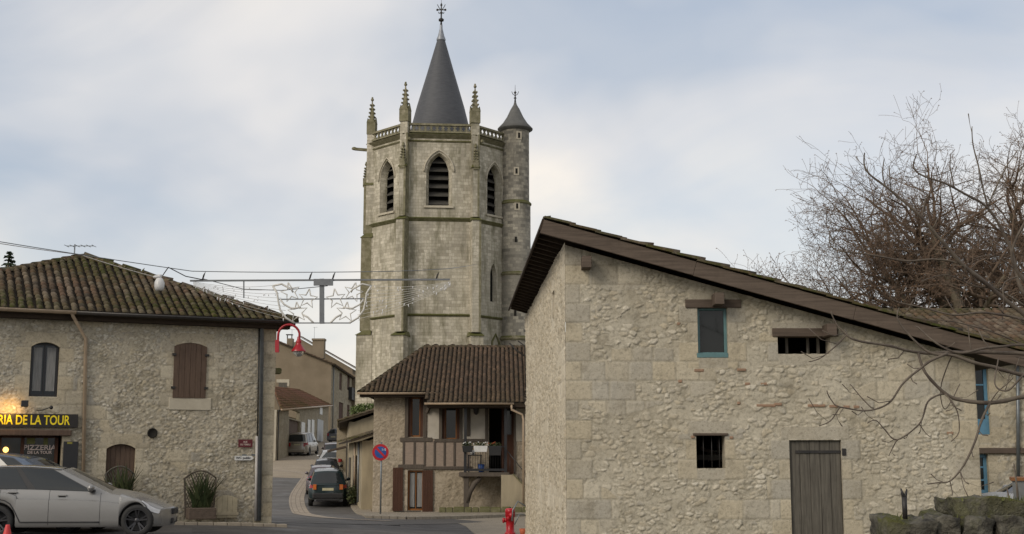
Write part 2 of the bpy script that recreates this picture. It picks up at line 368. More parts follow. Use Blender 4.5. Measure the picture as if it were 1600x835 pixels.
K['bluep'] = m_plain('sign blue', (.02, .08, .3), .35)
K['rubber'] = m_plain('tyre rubber', (.02, .02, .02), .8)
K['rim'] = m_plain('dark alloy', (.06, .06, .065), .35, .8)
K['rimlt'] = m_plain('light alloy', (.3, .3, .31), .35, .8)
K['plaster'] = m_noise('white plaster', (.48, .44, .38), (.36, .33, .27), 2, .9, .2, 20)
K['render'] = m_noise('brown render', (.235, .19, .135), (.18, .145, .10), .6, .95, .4, 20)
K['dirtyplaster'] = m_noise('stained plaster', (.40, .34, .235), (.25, .215, .15), 1.0, .95, .3, 20, stretch=(2, 2, .5))
K['brick'] = m_noise('pink brick infill', (.31, .245, .195), (.23, .185, .15), 7, .9, .4, 25, stretch=(1, 1, 3))
K['orangebrick'] = m_noise('orange brick', (.30, .195, .13), (.24, .16, .11), 5, .9, .4, 30)
K['asph'] = m_asph('asphalt', (.055, .052, .05)); K['asph2'] = m_asph('street asphalt', (.075, .07, .064))
K['paving'] = m_pave('street paving', (.36, .30, .225), (.30, .25, .185), (.2, .17, .13), .5, .25, dirt_shade=.5)
K['cobble'] = m_pave('setts', (.36, .31, .24), (.28, .24, .185), (.13, .115, .09), .2, .12, .01, rot=.45)
K['strip'] = m_pave('gutter stones', (.40, .34, .27), (.32, .27, .21), (.18, .15, .12), .4, .22, .015)
K['kerb'] = m_noise('kerb stone', (.34, .30, .24), (.24, .21, .17), 3, .9, .3, 25)
K['earth'] = m_noise('earth', (.12, .10, .065), (.07, .075, .03), .8, .95, .5, 8)
K['bark'] = m_noise('plane bark', (.22, .19, .135), (.11, .09, .065), 2.5, .9, .3, 20)
K['twig'] = m_noise('twigs', (.18, .13, .092), (.10, .072, .054), 4, .9, 0)
K['seed'] = m_leaf('dead leaves', (.10, .055, .032), (.19, .11, .06))
K['fig'] = m_noise('fig bark', (.15, .125, .095), (.055, .042, .036), 5, .75, .3, 40)
K['green'] = m_leaf('strap leaves', (.028, .045, .016), (.075, .085, .035))
K['ever'] = m_leaf('evergreen', (.015, .025, .01), (.03, .045, .018))
K['hedge'] = m_leaf('hedge leaf', (.06, .09, .02), (.11, .14, .04))
K['terra'] = m_plain('terracotta', (.5, .12, .05), .7)
K['bag'] = m_plain('white plastic', (.6, .6, .6), .35)
K['rust'] = m_noise('rusty rim', (.25, .11, .04), (.16, .08, .04), 10, .8, .4, 30)
K['galv'] = m_noise('galvanised', (.30, .31, .30), (.2, .205, .2), 3, .5, .1, 20, .5)
K['rope'] = m_plain('light rope', (.60, .59, .55), .4)
K['bulb'] = m_plain('bulbs', (.75, .76, .78), .2)
K['alu'] = m_plain('aluminium bar', (.17, .18, .19), .45, .5)
K['taill'] = m_plain('tail lamp red', (.30, .012, .012), .15)
K['amber'] = m_plain('amber lamp', (.5, .13, .02), .2)
K['plate'] = m_plain('plate', (.55, .52, .35), .4)
K['headl'] = m_plain('head lamp', (.62, .63, .65), .35)
K['chrome'] = m_plain('chrome', (.5, .5, .5), .15, .9)
K['plast'] = m_plain('black plastic', (.02, .02, .021), .6)
# ------------------------------------------------------------------ terrain
XS = [-400, -60, -19, -12, -7, -3, .5, 3, 60, 400]
YS = [-60, 12, 27, 34, 40, 48, 57, 75, 110, 140, 200, 420]
ZT = [[1.4]*10, [1.4]*10,
 [1.6, 1.5, 1.36, 1.33, 1.31, 1.25, 1.2, 1.4, 1.5, 1.5],
 [1.6, 1.5, 1.42, 1.38, 1.26, 1.0, .85, 1.2, 1.5, 1.5],
 [1.6, 1.5, 1.4, 1.3, 1.05, .75, .56, .8, 1.5, 1.6],
 [1.7, 1.6, 1.4, 1.0, .74, .62, .56, .6, 1.5, 1.8],
 [1.9, 1.8, 1.2, .55, .48, .60, .62, .65, 1.6, 2.0],
 [2.5, 2.3, 1.7, 1.35, 1.25, 1.3, 1.2, 1.2, 2.0, 2.5],
 [4, 3.5, 3.15, 3.1, 3.1, 3, 2.8, 2.6, 2.8, 3],
 [5.5, 5, 4.65, 4.6, 4.6, 4.4, 4, 3.5, 3.5, 3.5],
 [8, 7.5, 7.2, 7.2, 7.2, 6.5, 6, 5, 4, 4], [12, 12, 12, 12, 12, 10, 9, 8, 5, 5]]
def g0(x, y):
    i = max(0, min(len(XS)-2, next((k for k in range(len(XS)-1) if x < XS[k+1]), len(XS)-2)))
    j = max(0, min(len(YS)-2, next((k for k in range(len(YS)-1) if y < YS[k+1]), len(YS)-2)))
    a = min(1, max(0, (x-XS[i])/(XS[i+1]-XS[i]))); b = min(1, max(0, (y-YS[j])/(YS[j+1]-YS[j])))
    return (ZT[j][i]*(1-a)+ZT[j][i+1]*a)*(1-b)+(ZT[j+1][i]*(1-a)+ZT[j+1][i+1]*a)*b
def g(x, y):
    h = 1.5; return (g0(x, y)*2+g0(x-h, y)+g0(x+h, y)+g0(x, y-h)+g0(x, y+h)+g0(x-3, y-3)*.5+g0(x+3, y+3)*.5)/7
def G(px, py, off=0):
    d = ray(px, py); d /= d.y; y = 15.0
    while y < 400:
        p = CAM+d*y
        if p.z < g(p.x, p.y)+off:
            a, b = y-.5, y
            for _ in range(12):
                m_ = (a+b)/2; q = CAM+d*m_
                if q.z < g(q.x, q.y)+off: b = m_
                else: a = m_
            q = CAM+d*b; return Vector((q.x, q.y, 0))
        y += .5
    q = CAM+d*400; return Vector((q.x, q.y, 0))
def axis(a, b, fine0, fine1, fs, cs):
    r = [a]
    while r[-1] < b:
        s_ = fs if fine0 <= r[-1] < fine1 else min(cs, max(fs, .12*min(abs(r[-1]-fine0), abs(r[-1]-fine1))+fs)); r.append(r[-1]+s_)
    return r
mb = MB(); mb.s = True
xs = axis(-900, 900, -22, 8, .6, 60); ys_ = axis(-60, 1500, 24, 90, .6, 60); xs_n = len(xs)
for y in ys_:
    for x in xs: mb.av((x, y, g(x, y)))
for j in range(len(ys_)-1):
    for i in range(xs_n-1): a = j*xs_n+i; mb.af((a, a+1, a+1+xs_n, a+xs_n))
struct(mb.build('ground', K['earth'], loc=(0, 0, 0)))
def resamp(pts, n):
    pts = [Vector((p[0], p[1], 0)) for p in pts]; L = [0]
    for a, b in zip(pts, pts[1:]): L.append(L[-1]+(b-a).length)
    o = []; k = 0
    for i in range(n+1):
        t = L[-1]*i/n
        while k < len(L)-2 and L[k+1] < t: k += 1
        o.append(pts[k].lerp(pts[k+1], (t-L[k])/max(1e-9, L[k+1]-L[k])))
    return o
def sheet(name, rail1, rail2, n, m_, off, mat, skirt=0, smooth=True):
    a, b = resamp(rail1, n), resamp(rail2, n); mb = MB(); mb.s = smooth; d = 0
    for i in range(n+1):
        if i: d += ((a[i]+b[i])/2-(a[i-1]+b[i-1])/2).length
        for j in range(m_+1):
            p = a[i].lerp(b[i], j/m_); mb.av((p.x, p.y, g(p.x, p.y)+off))
    k = m_+1; dd = [0]
    for i in range(n): dd.append(dd[-1]+((a[i+1]+b[i+1])/2-(a[i]+b[i])/2).length)
    wd = ((a[0]-b[0]).length+(a[-1]-b[-1]).length)/2
    for i in range(n):
        for j in range(m_):
            q = i*k+j; mb.af((q, q+k, q+k+1, q+1), [(dd[i], wd*j/m_), (dd[i+1], wd*j/m_), (dd[i+1], wd*(j+1)/m_), (dd[i], wd*(j+1)/m_)] if name == 'gutter_strip' else None)
    if skirt:
        mb.s = False
        def sk(ids):
            for p, q in zip(ids, ids[1:]):
                A, B = mb.v[p], mb.v[q]; mb.poly([A, B, (B[0], B[1], B[2]-skirt), (A[0], A[1], A[2]-skirt)])
        sk([i*k for i in range(n+1)]); sk([i*k+m_ for i in range(n+1)]); sk(list(range(k))); sk([n*k+j for j in range(k)])
    return struct(mb.build(name, mat, loc=(0, 0, 0)))
# plaza asphalt (near), street paving (far), street asphalt, strip, setts, pavement
sheet('road', [(-40, 8), (-40, 36), (-40, 44)], [(12, 8), (1.0, 24), (.2, 49.5)], 70, 70, .02, K['asph'])
sL = [(-6.6, 40), (-9, 58), (-13.2, 75), (-16.6, 92), (-17.6, 110), (-18.5, 126), (-19.5, 160), (-21, 230)]
sR = [(-2.0, 49), (-6.3, 56), (-8.4, 70), (-10.4, 85), (-12.2, 105), (-14.5, 126), (-15.5, 160), (-15, 230)]
sheet('street_asphalt', [(-8.6, 35.5), (-12, 50), (-15.6, 70), (-18.6, 84)], [(-1.0, 48.5), (-6.0, 55.8), (-8.4, 70), (-10.3, 83)], 60, 12, .03, K['asph2'])
sheet('street_paving', [(-17.5, 80), (-18.6, 100), (-20.2, 125), (-21.9, 150), (-25, 190), (-28, 230)], [(-9.8, 81), (-11.4, 96), (-13.2, 120), (-15, 160), (-15, 230)], 80, 12, .036, K['paving'])
st = [G(*p) for p in ((427, 736), (470, 737), (486, 741), (474, 758), (463, 776), (464, 793), (478, 806), (510, 812), (560, 815), (610, 816))]
def offs(pts, d):
    o = []
    for i, p in enumerate(pts):
        t = (pts[min(i+1, len(pts)-1)]-pts[max(0, i-1)]).normalized(); o.append(p+Vector((-t.y, t.x, 0))*d)
    return o
st = resamp(st, 24)
for _ in range(2): st = [st[0]]+[(st[i-1]+st[i]*2+st[i+1])/4 for i in range(1, len(st)-1)]+[st[-1]]
sheet('gutter_strip', offs(st, .38), offs(st, -.38), 60, 3, .044, K['strip'])
sheet('setts', [G(700, 813), G(728, 824), G(775, 845)], [G(822, 808), (1.2, 46), (1.0, 36)], 30, 20, .028, K['cobble'])
sheet('pavement', [G(560, 801), (-5.5, 55.2), (0.5, 54.5), (6, 54.5)], [G(572, 811), G(640, 813), G(700, 812), G(822, 807), (6, 48.5)], 40, 10, .13, K['cobble'], .2)
sheet('side_pavement', [(-5.9, 55.4), (-6.6, 60), (-8.1, 70), (-10.4, 86), (-12.4, 106)], [G(572, 809), (-7.4, 60), (-9.0, 70), (-11.3, 86), (-13.3, 106)], 50, 4, .125, K['cobble'], .2)
# ------------------------------------------------------------------ displaced rubble wall
def rubble(mb, fr, u0, u1, z0, ztop, holes=(), res=.03, cell=.2, amp=.03, cover=.3, ql=True, qr=True, row=.32, depth=.3, seed=0, flat=0, asp=1.6, dress=.2, clip=None):
    nu = int((u1-u0)/res); zt = max(ztop(u0), ztop(u1)); nv = int((zt-z0)/res)
    U = np.linspace(u0, u1, nu+1); V = np.linspace(z0, zt, nv+1)
    for h in holes:
        for q in (h[0], h[1]): U[np.abs(U-q).argmin()] = q
        for q in (h[2], h[3]): V[np.abs(V-q).argmin()] = q
    base = len(mb.v); vo = noise.voronoi; nz = noise.noise
    def hf(u, v):
        r = math.floor(v/row); rr = hsh(r, seed); qw = .24+.2*((r % 2)) + .1*rr
        def blk(du, idx, wd):
            dj = min(abs(v-r*row), abs((r+1)*row-v)); d = min(dj, abs(wd-du))
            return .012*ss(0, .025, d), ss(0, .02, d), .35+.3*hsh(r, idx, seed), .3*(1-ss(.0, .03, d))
        if ql and u-u0 < qw: return blk(u-u0, 1, qw)
        if qr and u1-u < qw: return blk(u1-u, 2, qw)
        for k, h in enumerate(holes):
            wd = dress+.16*((r+k) % 2)
            if h[2]-.22 < v < h[3]+.02 and (h[0]-wd < u < h[0]+.001 or h[1]-.001 < u < h[1]+wd):
                return blk((h[0]-u) if u < h[0] else (u-h[1]), 5+k, wd)
            if h[0]-.15 < u < h[1]+.15 and (h[2]-.22 < v < h[2] or h[3] < v < h[3]+.26):
                return .01, 1.0, .55, 0
        if nz(Vector((u*.42+seed, v*.75, 8.1))) > (.3 if seed == 5 else .2):
            wd = .34+.3*hsh(r, seed, 3); off = hsh(r, 7, seed)*wd; ci = math.floor((u+off)/wd); fu = (u+off)-ci*wd
            if hsh(ci, r, seed) > .25:
                d = min(fu, wd-fu, v-r*row, (r+1)*row-v)+nz(Vector((u*7, v*7, 1)))*.012
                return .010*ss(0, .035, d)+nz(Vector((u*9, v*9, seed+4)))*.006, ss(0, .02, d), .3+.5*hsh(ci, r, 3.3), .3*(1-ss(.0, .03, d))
        n = nz(Vector((u*1.3+seed, v*1.3, 3.1))); w_ = nz(Vector((u*4, v*4, seed+.5)))*.2+nz(Vector((u*11, v*11, seed+.5)))*.2; w2 = nz(Vector((u*4+9, v*4, seed+.5)))*.2+nz(Vector((u*11+9, v*11, seed+.5)))*.2
        cs = cell*(1.25 if nz(Vector((u*.9, v*.9, seed+7.7))) > 0 else .95); q = Vector((u/cs+w_, v*asp/cs+w2, seed*3.3+(0 if cs > cell else 40)))
        d, pt = vo(q)
        rn = hsh(pt[0].x, pt[0].y, pt[0].z); rn2 = hsh(pt[0].y, pt[0].x)
        ed = d[1]-d[0]
        pres = 1.0 if rn2+n*.6 > cover else .18
        fl = nz(Vector((u*22, v*22, seed)))*.25
        m_ = ss(.05, .26, ed+fl*.35)*pres
        tl = (pt[0].y-q.y)*(.8 if rn > .3 else -.2)
        return amp*m_*(.45+.6*rn+.55*tl)+nz(Vector((u*9, v*9, seed+4)))*.006+nz(Vector((u*1.2, v*1.2, seed+2)))*.015, m_, rn, pres*.42*(1-ss(.02, .14, ed+fl*.3))*(1 if pres > .5 else 0)  # last value darkens stone edges: painted crevice shadow as well as dirt
    grid = {}
    N = fr.N
    for j, v in enumerate(V):
        for i, u in enumerate(U):
            hgt, m_, rn, dirt_shade = hf(u, v)
            if i in (0, nu): hgt = .005
            vv = min(v, ztop(u))
            mb.col = (m_, rn, dirt_shade, 1); mb.av(fr.w(u, vv, hgt))
    mb.s = True
    tops = [ztop(u) for u in U]
    hs = [(h[0]-1e-6, h[1]+1e-6, h[2]-1e-6, h[3]+1e-6) for h in holes]
    for j in range(nv):
        vm = (V[j]+V[j+1])/2
        for i in range(nu):
            if V[j] > max(tops[i], tops[i+1]): continue
            um = (U[i]+U[i+1])/2
            if any(h[0] < um < h[1] and h[2] < vm < h[3] for h in hs): continue
            a = base+j*(nu+1)+i; mb.af((a, a+1, a+nu+2, a+nu+1))
    mb.s = False
    for h in holes:
        a, b, c, d = h[:4]; dp = -(h[4] if len(h) > 4 else depth); mb.col = (1, .5, 0, 1); o_ = .01
        mb.poly([fr.w(a, c, o_), fr.w(a, c, dp), fr.w(a, d, dp), fr.w(a, d, o_)]); mb.poly([fr.w(b, c, dp), fr.w(b, c, o_), fr.w(b, d, o_), fr.w(b, d, dp)])
        mb.poly([fr.w(a, d, o_), fr.w(a, d, dp), fr.w(b, d, dp), fr.w(b, d, o_)]); mb.poly([fr.w(a, c, dp), fr.w(a, c, o_), fr.w(b, c, o_), fr.w(b, c, dp)])
    mb.col = (.5, .5, 0, 1)
def spandrel(mb, fr, h, rise, n=0.012, d=.2):
    u0, u1, v0, v1 = h[:4]; k = 12; c = (u0+u1)/2; w2 = (u1-u0)/2
    Rr = (w2*w2+rise*rise)/(2*rise); cz = v1-Rr
    arc = [(u0+(u1-u0)*i/k, cz+math.sqrt(max(0, Rr*Rr-(u0+(u1-u0)*i/k-c)**2))) for i in range(k+1)]
    mb.col = (1, .5, 0, 1)
    for s_ in (arc[:k//2+1]+[(u0, v1+.002)], arc[k//2:]+[(u1, v1+.002)]):
        mb.prism([fr.w(a, b, n) for a, b in s_], fr.N*-d)
    return arc
# ------------------------------------------------------------------ tile roof on a polygon
def tiles(mb, poly, tw=.22, tl=.38, seed=0, mossf=.8, lift=.0, rad=.085, down=None):
    P0 = [Vector(p) for p in poly]; n = Vector((0, 0, 0))
    for i in range(len(P0)): a, b = P0[i], P0[(i+1) % len(P0)]; n += Vector(((a.y-b.y)*(a.z+b.z), (a.z-b.z)*(a.x+b.x), (a.x-b.x)*(a.y+b.y)))
    n.normalize()
    if n.z < 0: n = -n
    S = (Z-n*Z.dot(n)).normalized(); E = S.cross(n); o = P0[0]
    q = [((p-o).dot(E), (p-o).dot(S)) for p in P0]; e0, e1 = min(a for a, b in q), max(a for a, b in q)
    mb.col = (.2, .4, 0, 1); mb.m = 1
    mb.prism([p-n*.02 for p in P0], -n*.08)
    mb.m = 0; mb.s = True; ncol = int((e1-e0)/tw)
    for c in range(ncol):
        e = e0+(c+.5)*(e1-e0)/ncol; xs_ = []
        for i in range(len(q)):
            (a, b), (a2, b2) = q[i], q[(i+1) % len(q)]
            if (a-e)*(a2-e) < 0: xs_.append(b+(b2-b)*(e-a)/(a2-a))
        xs_.sort()
        for s0, s1 in zip(xs_[::2], xs_[1::2]):
            s = s0-.03-random.random()*.03
            while s < s1:
                t = min(s+tl*1.18, s1+.02); pm = o+E*e+S*s
                rn = random.random(); mz = noise.noise(pm*.45+Vector((seed, 0, 0)))*.5+.5; low = ss(1.6, 0, s-s0)
                mb.col = (rn, min(1, max(0, (mz-.38)*2.2*mossf+low*.35)), 0, 1)
                je = random.uniform(-.012, .012); js = random.uniform(-.012, .012); up = .03+lift; rise = .04; A = []; B = []
                r0, r1 = rad*1.05, rad*.88
                for k in range(6):
                    th = math.pi*k/5
                    A.append(mb.av(o+E*(e+je+math.cos(th)*r0)+S*(s+js)+n*(up+rise+math.sin(th)*r0*.85-.02)))
                    B.append(mb.av(o+E*(e+je+math.cos(th)*r1)+S*(t)+n*(up+math.sin(th)*r1*.8-.02)))
                for k in range(5): mb.af((A[k+1], A[k], B[k], B[k+1]))
                mb.af(A)
                s += tl
    mb.s = False
    return n, S, E
def ridge(mb, a, b, r=.11, step=.38):
    a, b = Vector(a), Vector(b); L = (b-a).length; d = (b-a)/L; k = max(1, int(L/step)); sd = d.cross(Z).normalized(); up = sd.cross(d)
    mb.s = True
    for i in range(k):
        mb.col = (random.random(), .3+.6*random.random(), 0, 1); p, q = a+d*(L*i/k-.02), a+d*(L*(i+1)/k+.03); A = []; B = []
        for j in range(7):
            th = math.pi*j/6; A.append(mb.av(p+sd*math.cos(th)*r*1.1+up*(math.sin(th)*r-.01))); B.append(mb.av(q+sd*math.cos(th)*r*.95+up*(math.sin(th)*r*.9-.03)))
        for j in range(6): mb.af((A[j], A[j+1], B[j+1], B[j]))
        mb.af(A); mb.af(B[::-1])
    mb.s = False
def text(body, fr, x0, y0, x1, y1, n, mat, parent, name='lettering', bold=.0, ext=.004):
    cu = bpy.data.curves.new('t', 'FONT'); cu.body = body; cu.size = 1; cu.offset = bold; cu.extrude = .01; cu.resolution_u = 4
    o = bpy.data.objects.new('t', cu); col.objects.link(o); bpy.context.view_layer.update()
    me = bpy.data.meshes.new_from_object(o.evaluated_get(bpy.context.evaluated_depsgraph_get()))
    bpy.data.objects.remove(o)
    V = np.array([v.co[:] for v in me.vertices]); mn, mx = V.min(0), V.max(0)
    u0, u1, v0, v1 = fr.rect(x0, y0, x1, y1, n); mb = MB()
    for v in V:
        a = (v[0]-mn[0])/(mx[0]-mn[0]); b = (v[1]-mn[1])/(mx[1]-mn[1]); c = (v[2]-mn[2])/(mx[2]-mn[2]+1e-9)
        mb.av(fr.w(u0+(u1-u0)*a, v0+(v1-v0)*b, n+ext*c))
    for p in me.polygons: mb.af(p.vertices[:])
    bpy.data.meshes.remove(me)
    return mb.build(name, mat, parent)
def planks(mb, fr, u0, u1, v0, v1, n0, n1, k, top=None, gap=.006):
    w_ = (u1-u0)/k
    for i in range(k):
        a, b = u0+i*w_+gap/2, u0+(i+1)*w_-gap/2; j = random.uniform(-.004, .004)
        ta, tb = (top(a), top(b)) if top else (v1, v1)
        mb.hexa([fr.w(a, v0, n1+j), fr.w(b, v0, n1+j), fr.w(b, v0, n0), fr.w(a, v0, n0), fr.w(a, ta, n1+j), fr.w(b, tb, n1+j), fr.w(b, tb, n0), fr.w(a, ta, n0)])
def arcfn(u0, u1, v1, rise):
    w2 = (u1-u0)/2; Rr = (w2*w2+rise*rise)/(2*rise); c = (u0+u1)/2
    return lambda u: v1-Rr+math.sqrt(max(0, Rr*Rr-(u-c)**2))
# ================================================================== BARN (right)
YB = 24.4
FB = Fr((P(885, 715, YB).x, YB), (1, 0))
WB = FB.uv(1527, 650)[0]
kx = [FB.uv(885, 388), FB.uv(1527, 566)]
sl_ = (kx[1][1]-kx[0][1])/(kx[1][0]-kx[0][0])
topB = lambda u: kx[0][1]+sl_*u+.06
barn = thing('stone_barn', 'cream rubble stone barn with single sloping roof, plank door and teal framed window', 'barn', FB.w(WB/2, 1.3, -5))
H1 = FB.rect(1090, 480, 1137, 558); H2 = FB.rect(1215, 525, 1297, 553); H3 = FB.rect(1088, 680, 1133, 732); H4 = FB.rect(1236, 688, 1318, 900)
H4 = (H4[0], H4[1], .9, H4[3])
mb = MB()
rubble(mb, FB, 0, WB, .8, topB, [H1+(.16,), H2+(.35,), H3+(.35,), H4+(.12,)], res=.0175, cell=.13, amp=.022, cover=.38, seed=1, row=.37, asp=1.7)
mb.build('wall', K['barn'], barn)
FS = Fr(P(822, 715, 37.6).xy, (FB.w(0, 0)-P(822, 715, 37.6)).xy)
LS = (FB.w(0, 0)-FS.O).xy.length
hs_ = FS.rect(854, 451, 859, 476)
mb = MB(); rubble(mb, FS, 0, LS, -.3, lambda u: topB(0)+.05, [(LS-3.0, LS-2.5, 5.9, 6.5, .3)], res=.035, cell=.085, amp=.04, cover=.1, seed=2, qr=False, ql=False, asp=1.3)
mb.build('wall', K['barn_side'], barn)
mb = MB()      # rear and right walls, floor
FR2 = Fr(FB.w(WB, 0).xy, (0, 1)); 
mb.m = 0
mb.fb(FR2, .01, 13, .5, topB(WB)-.05, -.4, 0); b0 = FS.w(0, 0); b1 = FR2.w(13, 0)
mb.hexa([(b0.x, b0.y, 0), (b1.x, b0.y, 0), (b1.x, b0.y+.3, 0), (b0.x, b0.y+.3, 0), (b0.x, b0.y, topB(0)-.1), (b1.x, b0.y, topB(WB)-.1), (b1.x, b0.y+.3, topB(WB)-.1), (b0.x, b0.y+.3, topB(0)-.1)])
mb.build('rear_wall', K['block'], barn)
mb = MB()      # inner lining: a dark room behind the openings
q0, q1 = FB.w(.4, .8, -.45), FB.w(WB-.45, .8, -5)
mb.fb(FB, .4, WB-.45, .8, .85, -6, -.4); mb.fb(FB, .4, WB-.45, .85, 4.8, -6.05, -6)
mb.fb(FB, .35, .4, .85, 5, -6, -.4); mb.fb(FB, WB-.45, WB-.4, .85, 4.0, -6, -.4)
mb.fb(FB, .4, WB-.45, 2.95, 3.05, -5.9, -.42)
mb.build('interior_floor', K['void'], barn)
# pale panel painted as daylight from a far small opening, inside lower window
mb = MB(); u0, u1, v0, v1 = FB.rect(1106, 704, 1127, 722, -1.6); mb.fb(FB, u0, u1, v0, v1, -1.65, -1.6); mb.build('pale_panel', K['plaster'], barn)
mb = MB(); mb.bar(FB.w(*FB.uv(1094, 700, -1.3), -1.3), FB.w(*FB.uv(1132, 715, -1.3), -1.3), .05, .07); mb.bar(FB.w(*FB.uv(1121, 670, -1.2), -1.2), FB.w(*FB.uv(1124, 740, -1.2), -1.2), .04, .05); mb.build('inner_rail', K['oldwood'], barn)
mb = MB()
for x in (1099, 1112, 1124): u, v = FB.uv(x, 700, -.1); mb.tube([FB.w(u, H3[2]-.02, -.1), FB.w(u, H3[3]+.02, -.1)], .008, 6)
mb.build('window_bars', K['iron'], barn)
# roof
sv = Vector((math.cos(math.atan(sl_)), 0, math.sin(math.atan(sl_)))); nv_ = Vector((-sv.z, 0, sv.x))
A0 = P(845, 352, YB-.5)                    # upper left front corner of bargeboard mid
ytop = 37.6+.2; A1 = P(802, 476, 0.001) 
Lr = 9.6
def RB(s, y, h): return Vector((A0.x, 0, A0.z))+sv*s+nv_*h+Vector((0, y, 0))
dx = (FS.w(0, 0).x-FB.w(0, 0).x)/(37.6-YB)
def RB(s, y, h):
    p = Vector((A0.x+dx*(y-YB), y, A0.z))+sv*s+nv_*h; return p
rf = MB(); yf, yb = YB-.5, 37.4
def rq(mb, s0, s1, y0, y1, h0, h1): mb.hexa([RB(s0, y0, h0), RB(s1, y0, h0), RB(s1, y1, h0), RB(s0, y1, h0), RB(s0, y0, h1), RB(s1, y0, h1), RB(s1, y1, h1), RB(s0, y1, h1)])
random.seed(3)
tiles(rf, [RB(0, yf+.02, .13), RB(Lr, yf+.02, .13), RB(Lr, yb, .13), RB(0, yb, .13)], tw=.23, tl=.5, mossf=.5)
rf.m = 0; rf.col = (.3, .6, 0, 1)
s = 0.0
while s < Lr:      # verge tiles lying along the edge
    j = random.uniform(-.008, .008); rf.col = (random.random(), .5+random.random()*.5, 0, 1)
    rf.hexa([RB(s, yf-.05, .135+j), RB(s+.52, yf-.05, .155+j), RB(s+.52, yf+.2, .155+j), RB(s, yf+.2, .135+j), RB(s, yf-.05+j, .175+j), RB(s+.52, yf-.05+j, .20+j), RB(s+.52, yf+.2, .20+j), RB(s, yf+.2, .175+j)]); s += .5
roof = rf.build('roof', [K['tile_old'], K['under']], barn)
mb = MB(); s = 0
for L_ in (3.0, 3.1, 3.5): rq(mb, s+.004, min(Lr, s+L_), yf, yf+.06, -.16+random.uniform(-.01, .01), .115); s += L_
mb.build('bargeboard', K['oldwood'], roof, bevel=.008)
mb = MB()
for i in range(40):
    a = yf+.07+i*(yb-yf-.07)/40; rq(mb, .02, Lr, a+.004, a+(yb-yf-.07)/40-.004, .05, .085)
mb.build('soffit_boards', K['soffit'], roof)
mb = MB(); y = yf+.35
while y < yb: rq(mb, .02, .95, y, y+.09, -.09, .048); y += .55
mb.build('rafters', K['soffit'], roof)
mb = MB(); rq(mb, -.03, .01, yf+.0, yb, -.10, .12); mb.build('edge_board', K['soffit'], roof)
mb = MB()
for px in (915, 1119, 1292):
    u, v = FB.uv(px, 390+(px-885)*.277+14); mb.fb(FB, u-.09, u+.09, v-.13, v+.09, -.3, .42)
mb.split('purlin_end', K['oldwood'], roof, 6, bevel=.01)
# lintels
for r_, mt in (((1071, 468, 1158, 481), 'oldwood'), ((1207, 513, 1310, 526), 'oldwood'), ((1083, 677, 1138, 681), 'oldwood')):
    mb = MB(); mb.pbox(FB, *r_, -.25, .045); mb.build('lintel', K[mt], barn, bevel=.01)
# window 1
def window(parent, fr, h, n, fw, mat, bars_v=0, bars_h=0, dep=.05, glass='glass', sill=0, name='window', curtain=False):
    u0, u1, v0, v1 = h[:4]; mb = MB()
    mb.fb(fr, u0, u0+fw, v0, v1, n-dep, n); mb.fb(fr, u1-fw, u1, v0, v1, n-dep, n); mb.fb(fr, u0+fw, u1-fw, v1-fw, v1, n-dep, n); mb.fb(fr, u0+fw, u1-fw, v0, v0+fw+sill, n-dep, n)
    bw = fw*.5
    for i in range(bars_v): c = u0+(u1-u0)*(i+1)/(bars_v+1); mb.fb(fr, c-bw/2, c+bw/2, v0+fw, v1-fw, n-dep+.01, n-.008)
    for i in range(bars_h): c = v0+sill+(v1-v0-sill)*(i+1)/(bars_h+1); mb.fb(fr, u0+fw, u1-fw, c-bw/2, c+bw/2, n-dep+.012, n-.01)
    o = mb.build(name, mat, parent, bevel=.004)
    mb = MB(); mb.fb(fr, u0+.01, u1-.01, v0+.01, v1-.01, n-dep-.02, n-dep+.004); mb.build('pane', K[glass], o)
    if curtain:
        for a, b in ((.12, .42), (.58, .9)):
            mb = MB(); U0, U1 = u0+(u1-u0)*a, u0+(u1-u0)*b; k = 16
            for i in range(k): 
                a1, a2 = U0+(U1-U0)*i/k, U0+(U1-U0)*(i+1)/k; mb.poly([fr.w(a1, v0+.15, n-dep+.008+.006*(i % 2)), fr.w(a2, v0+.15, n-dep+.008+.006*((i+1) % 2)), fr.w(a2, v1-.12, n-dep+.008+.006*((i+1) % 2)), fr.w(a1, v1-.12, n-dep+.008+.006*(i % 2))])
            mb.build('curtain', K['curt'], o)
    return o
w1 = window(barn, FB, H1, -.09, .055, K['teal'], sill=.04)
mb = MB(); mb.pbox(FB, 1089, 552, 1138, 559, -.1, .02); mb.build('sill', K['teal'], w1, bevel=.004)
# slot with uprights
mb = MB()
for x in (1229, 1262, 1278): u, v = FB.uv(x, 540, -.3); mb.fb(FB, u-.025, u+.025, H2[2]-.02, H2[3]+.02, -.34, -.28)
mb.split('slot_upright', K['oldwoodz'], barn, 6)
# door
mb = MB(); planks(mb, FB, H4[0]+.01, H4[1]-.01, .9, H4[3]-.015, -.10, -.05, 5)
dr = mb.build('door', K['oldwoodz'], barn, bevel=.004)
mb = MB(); mb.pbox(FB, 1243, 704, 1319, 708.5, -.05, -.03); mb.pbox(FB, 1316, 701, 1322, 712, -.03, .03); mb.build('strap_hinge', K['iron'], dr)
mb = MB()      # orange brick course
for (a, b, y) in ((1085, 1100, 579), (1152, 1166, 578), (1182, 1212, 634), (1262, 1290, 634), (1296, 1310, 635), (1318, 1328, 636), (1334, 1343, 636), (1060, 1066, 596), (1164, 1172, 600), (1480, 1490, 677), (1140, 1146, 684), (1080, 1086, 683), (1058, 1063, 506), (1210, 1222, 632), (1188, 1200, 600), (1152, 1157, 630)): mb.pbox(FB, a, y-2.2, b, y+2.2, -.02, .022+random.random()*.008)
mb.split('brick', K['orangebrick'], barn, 6, bevel=.012)
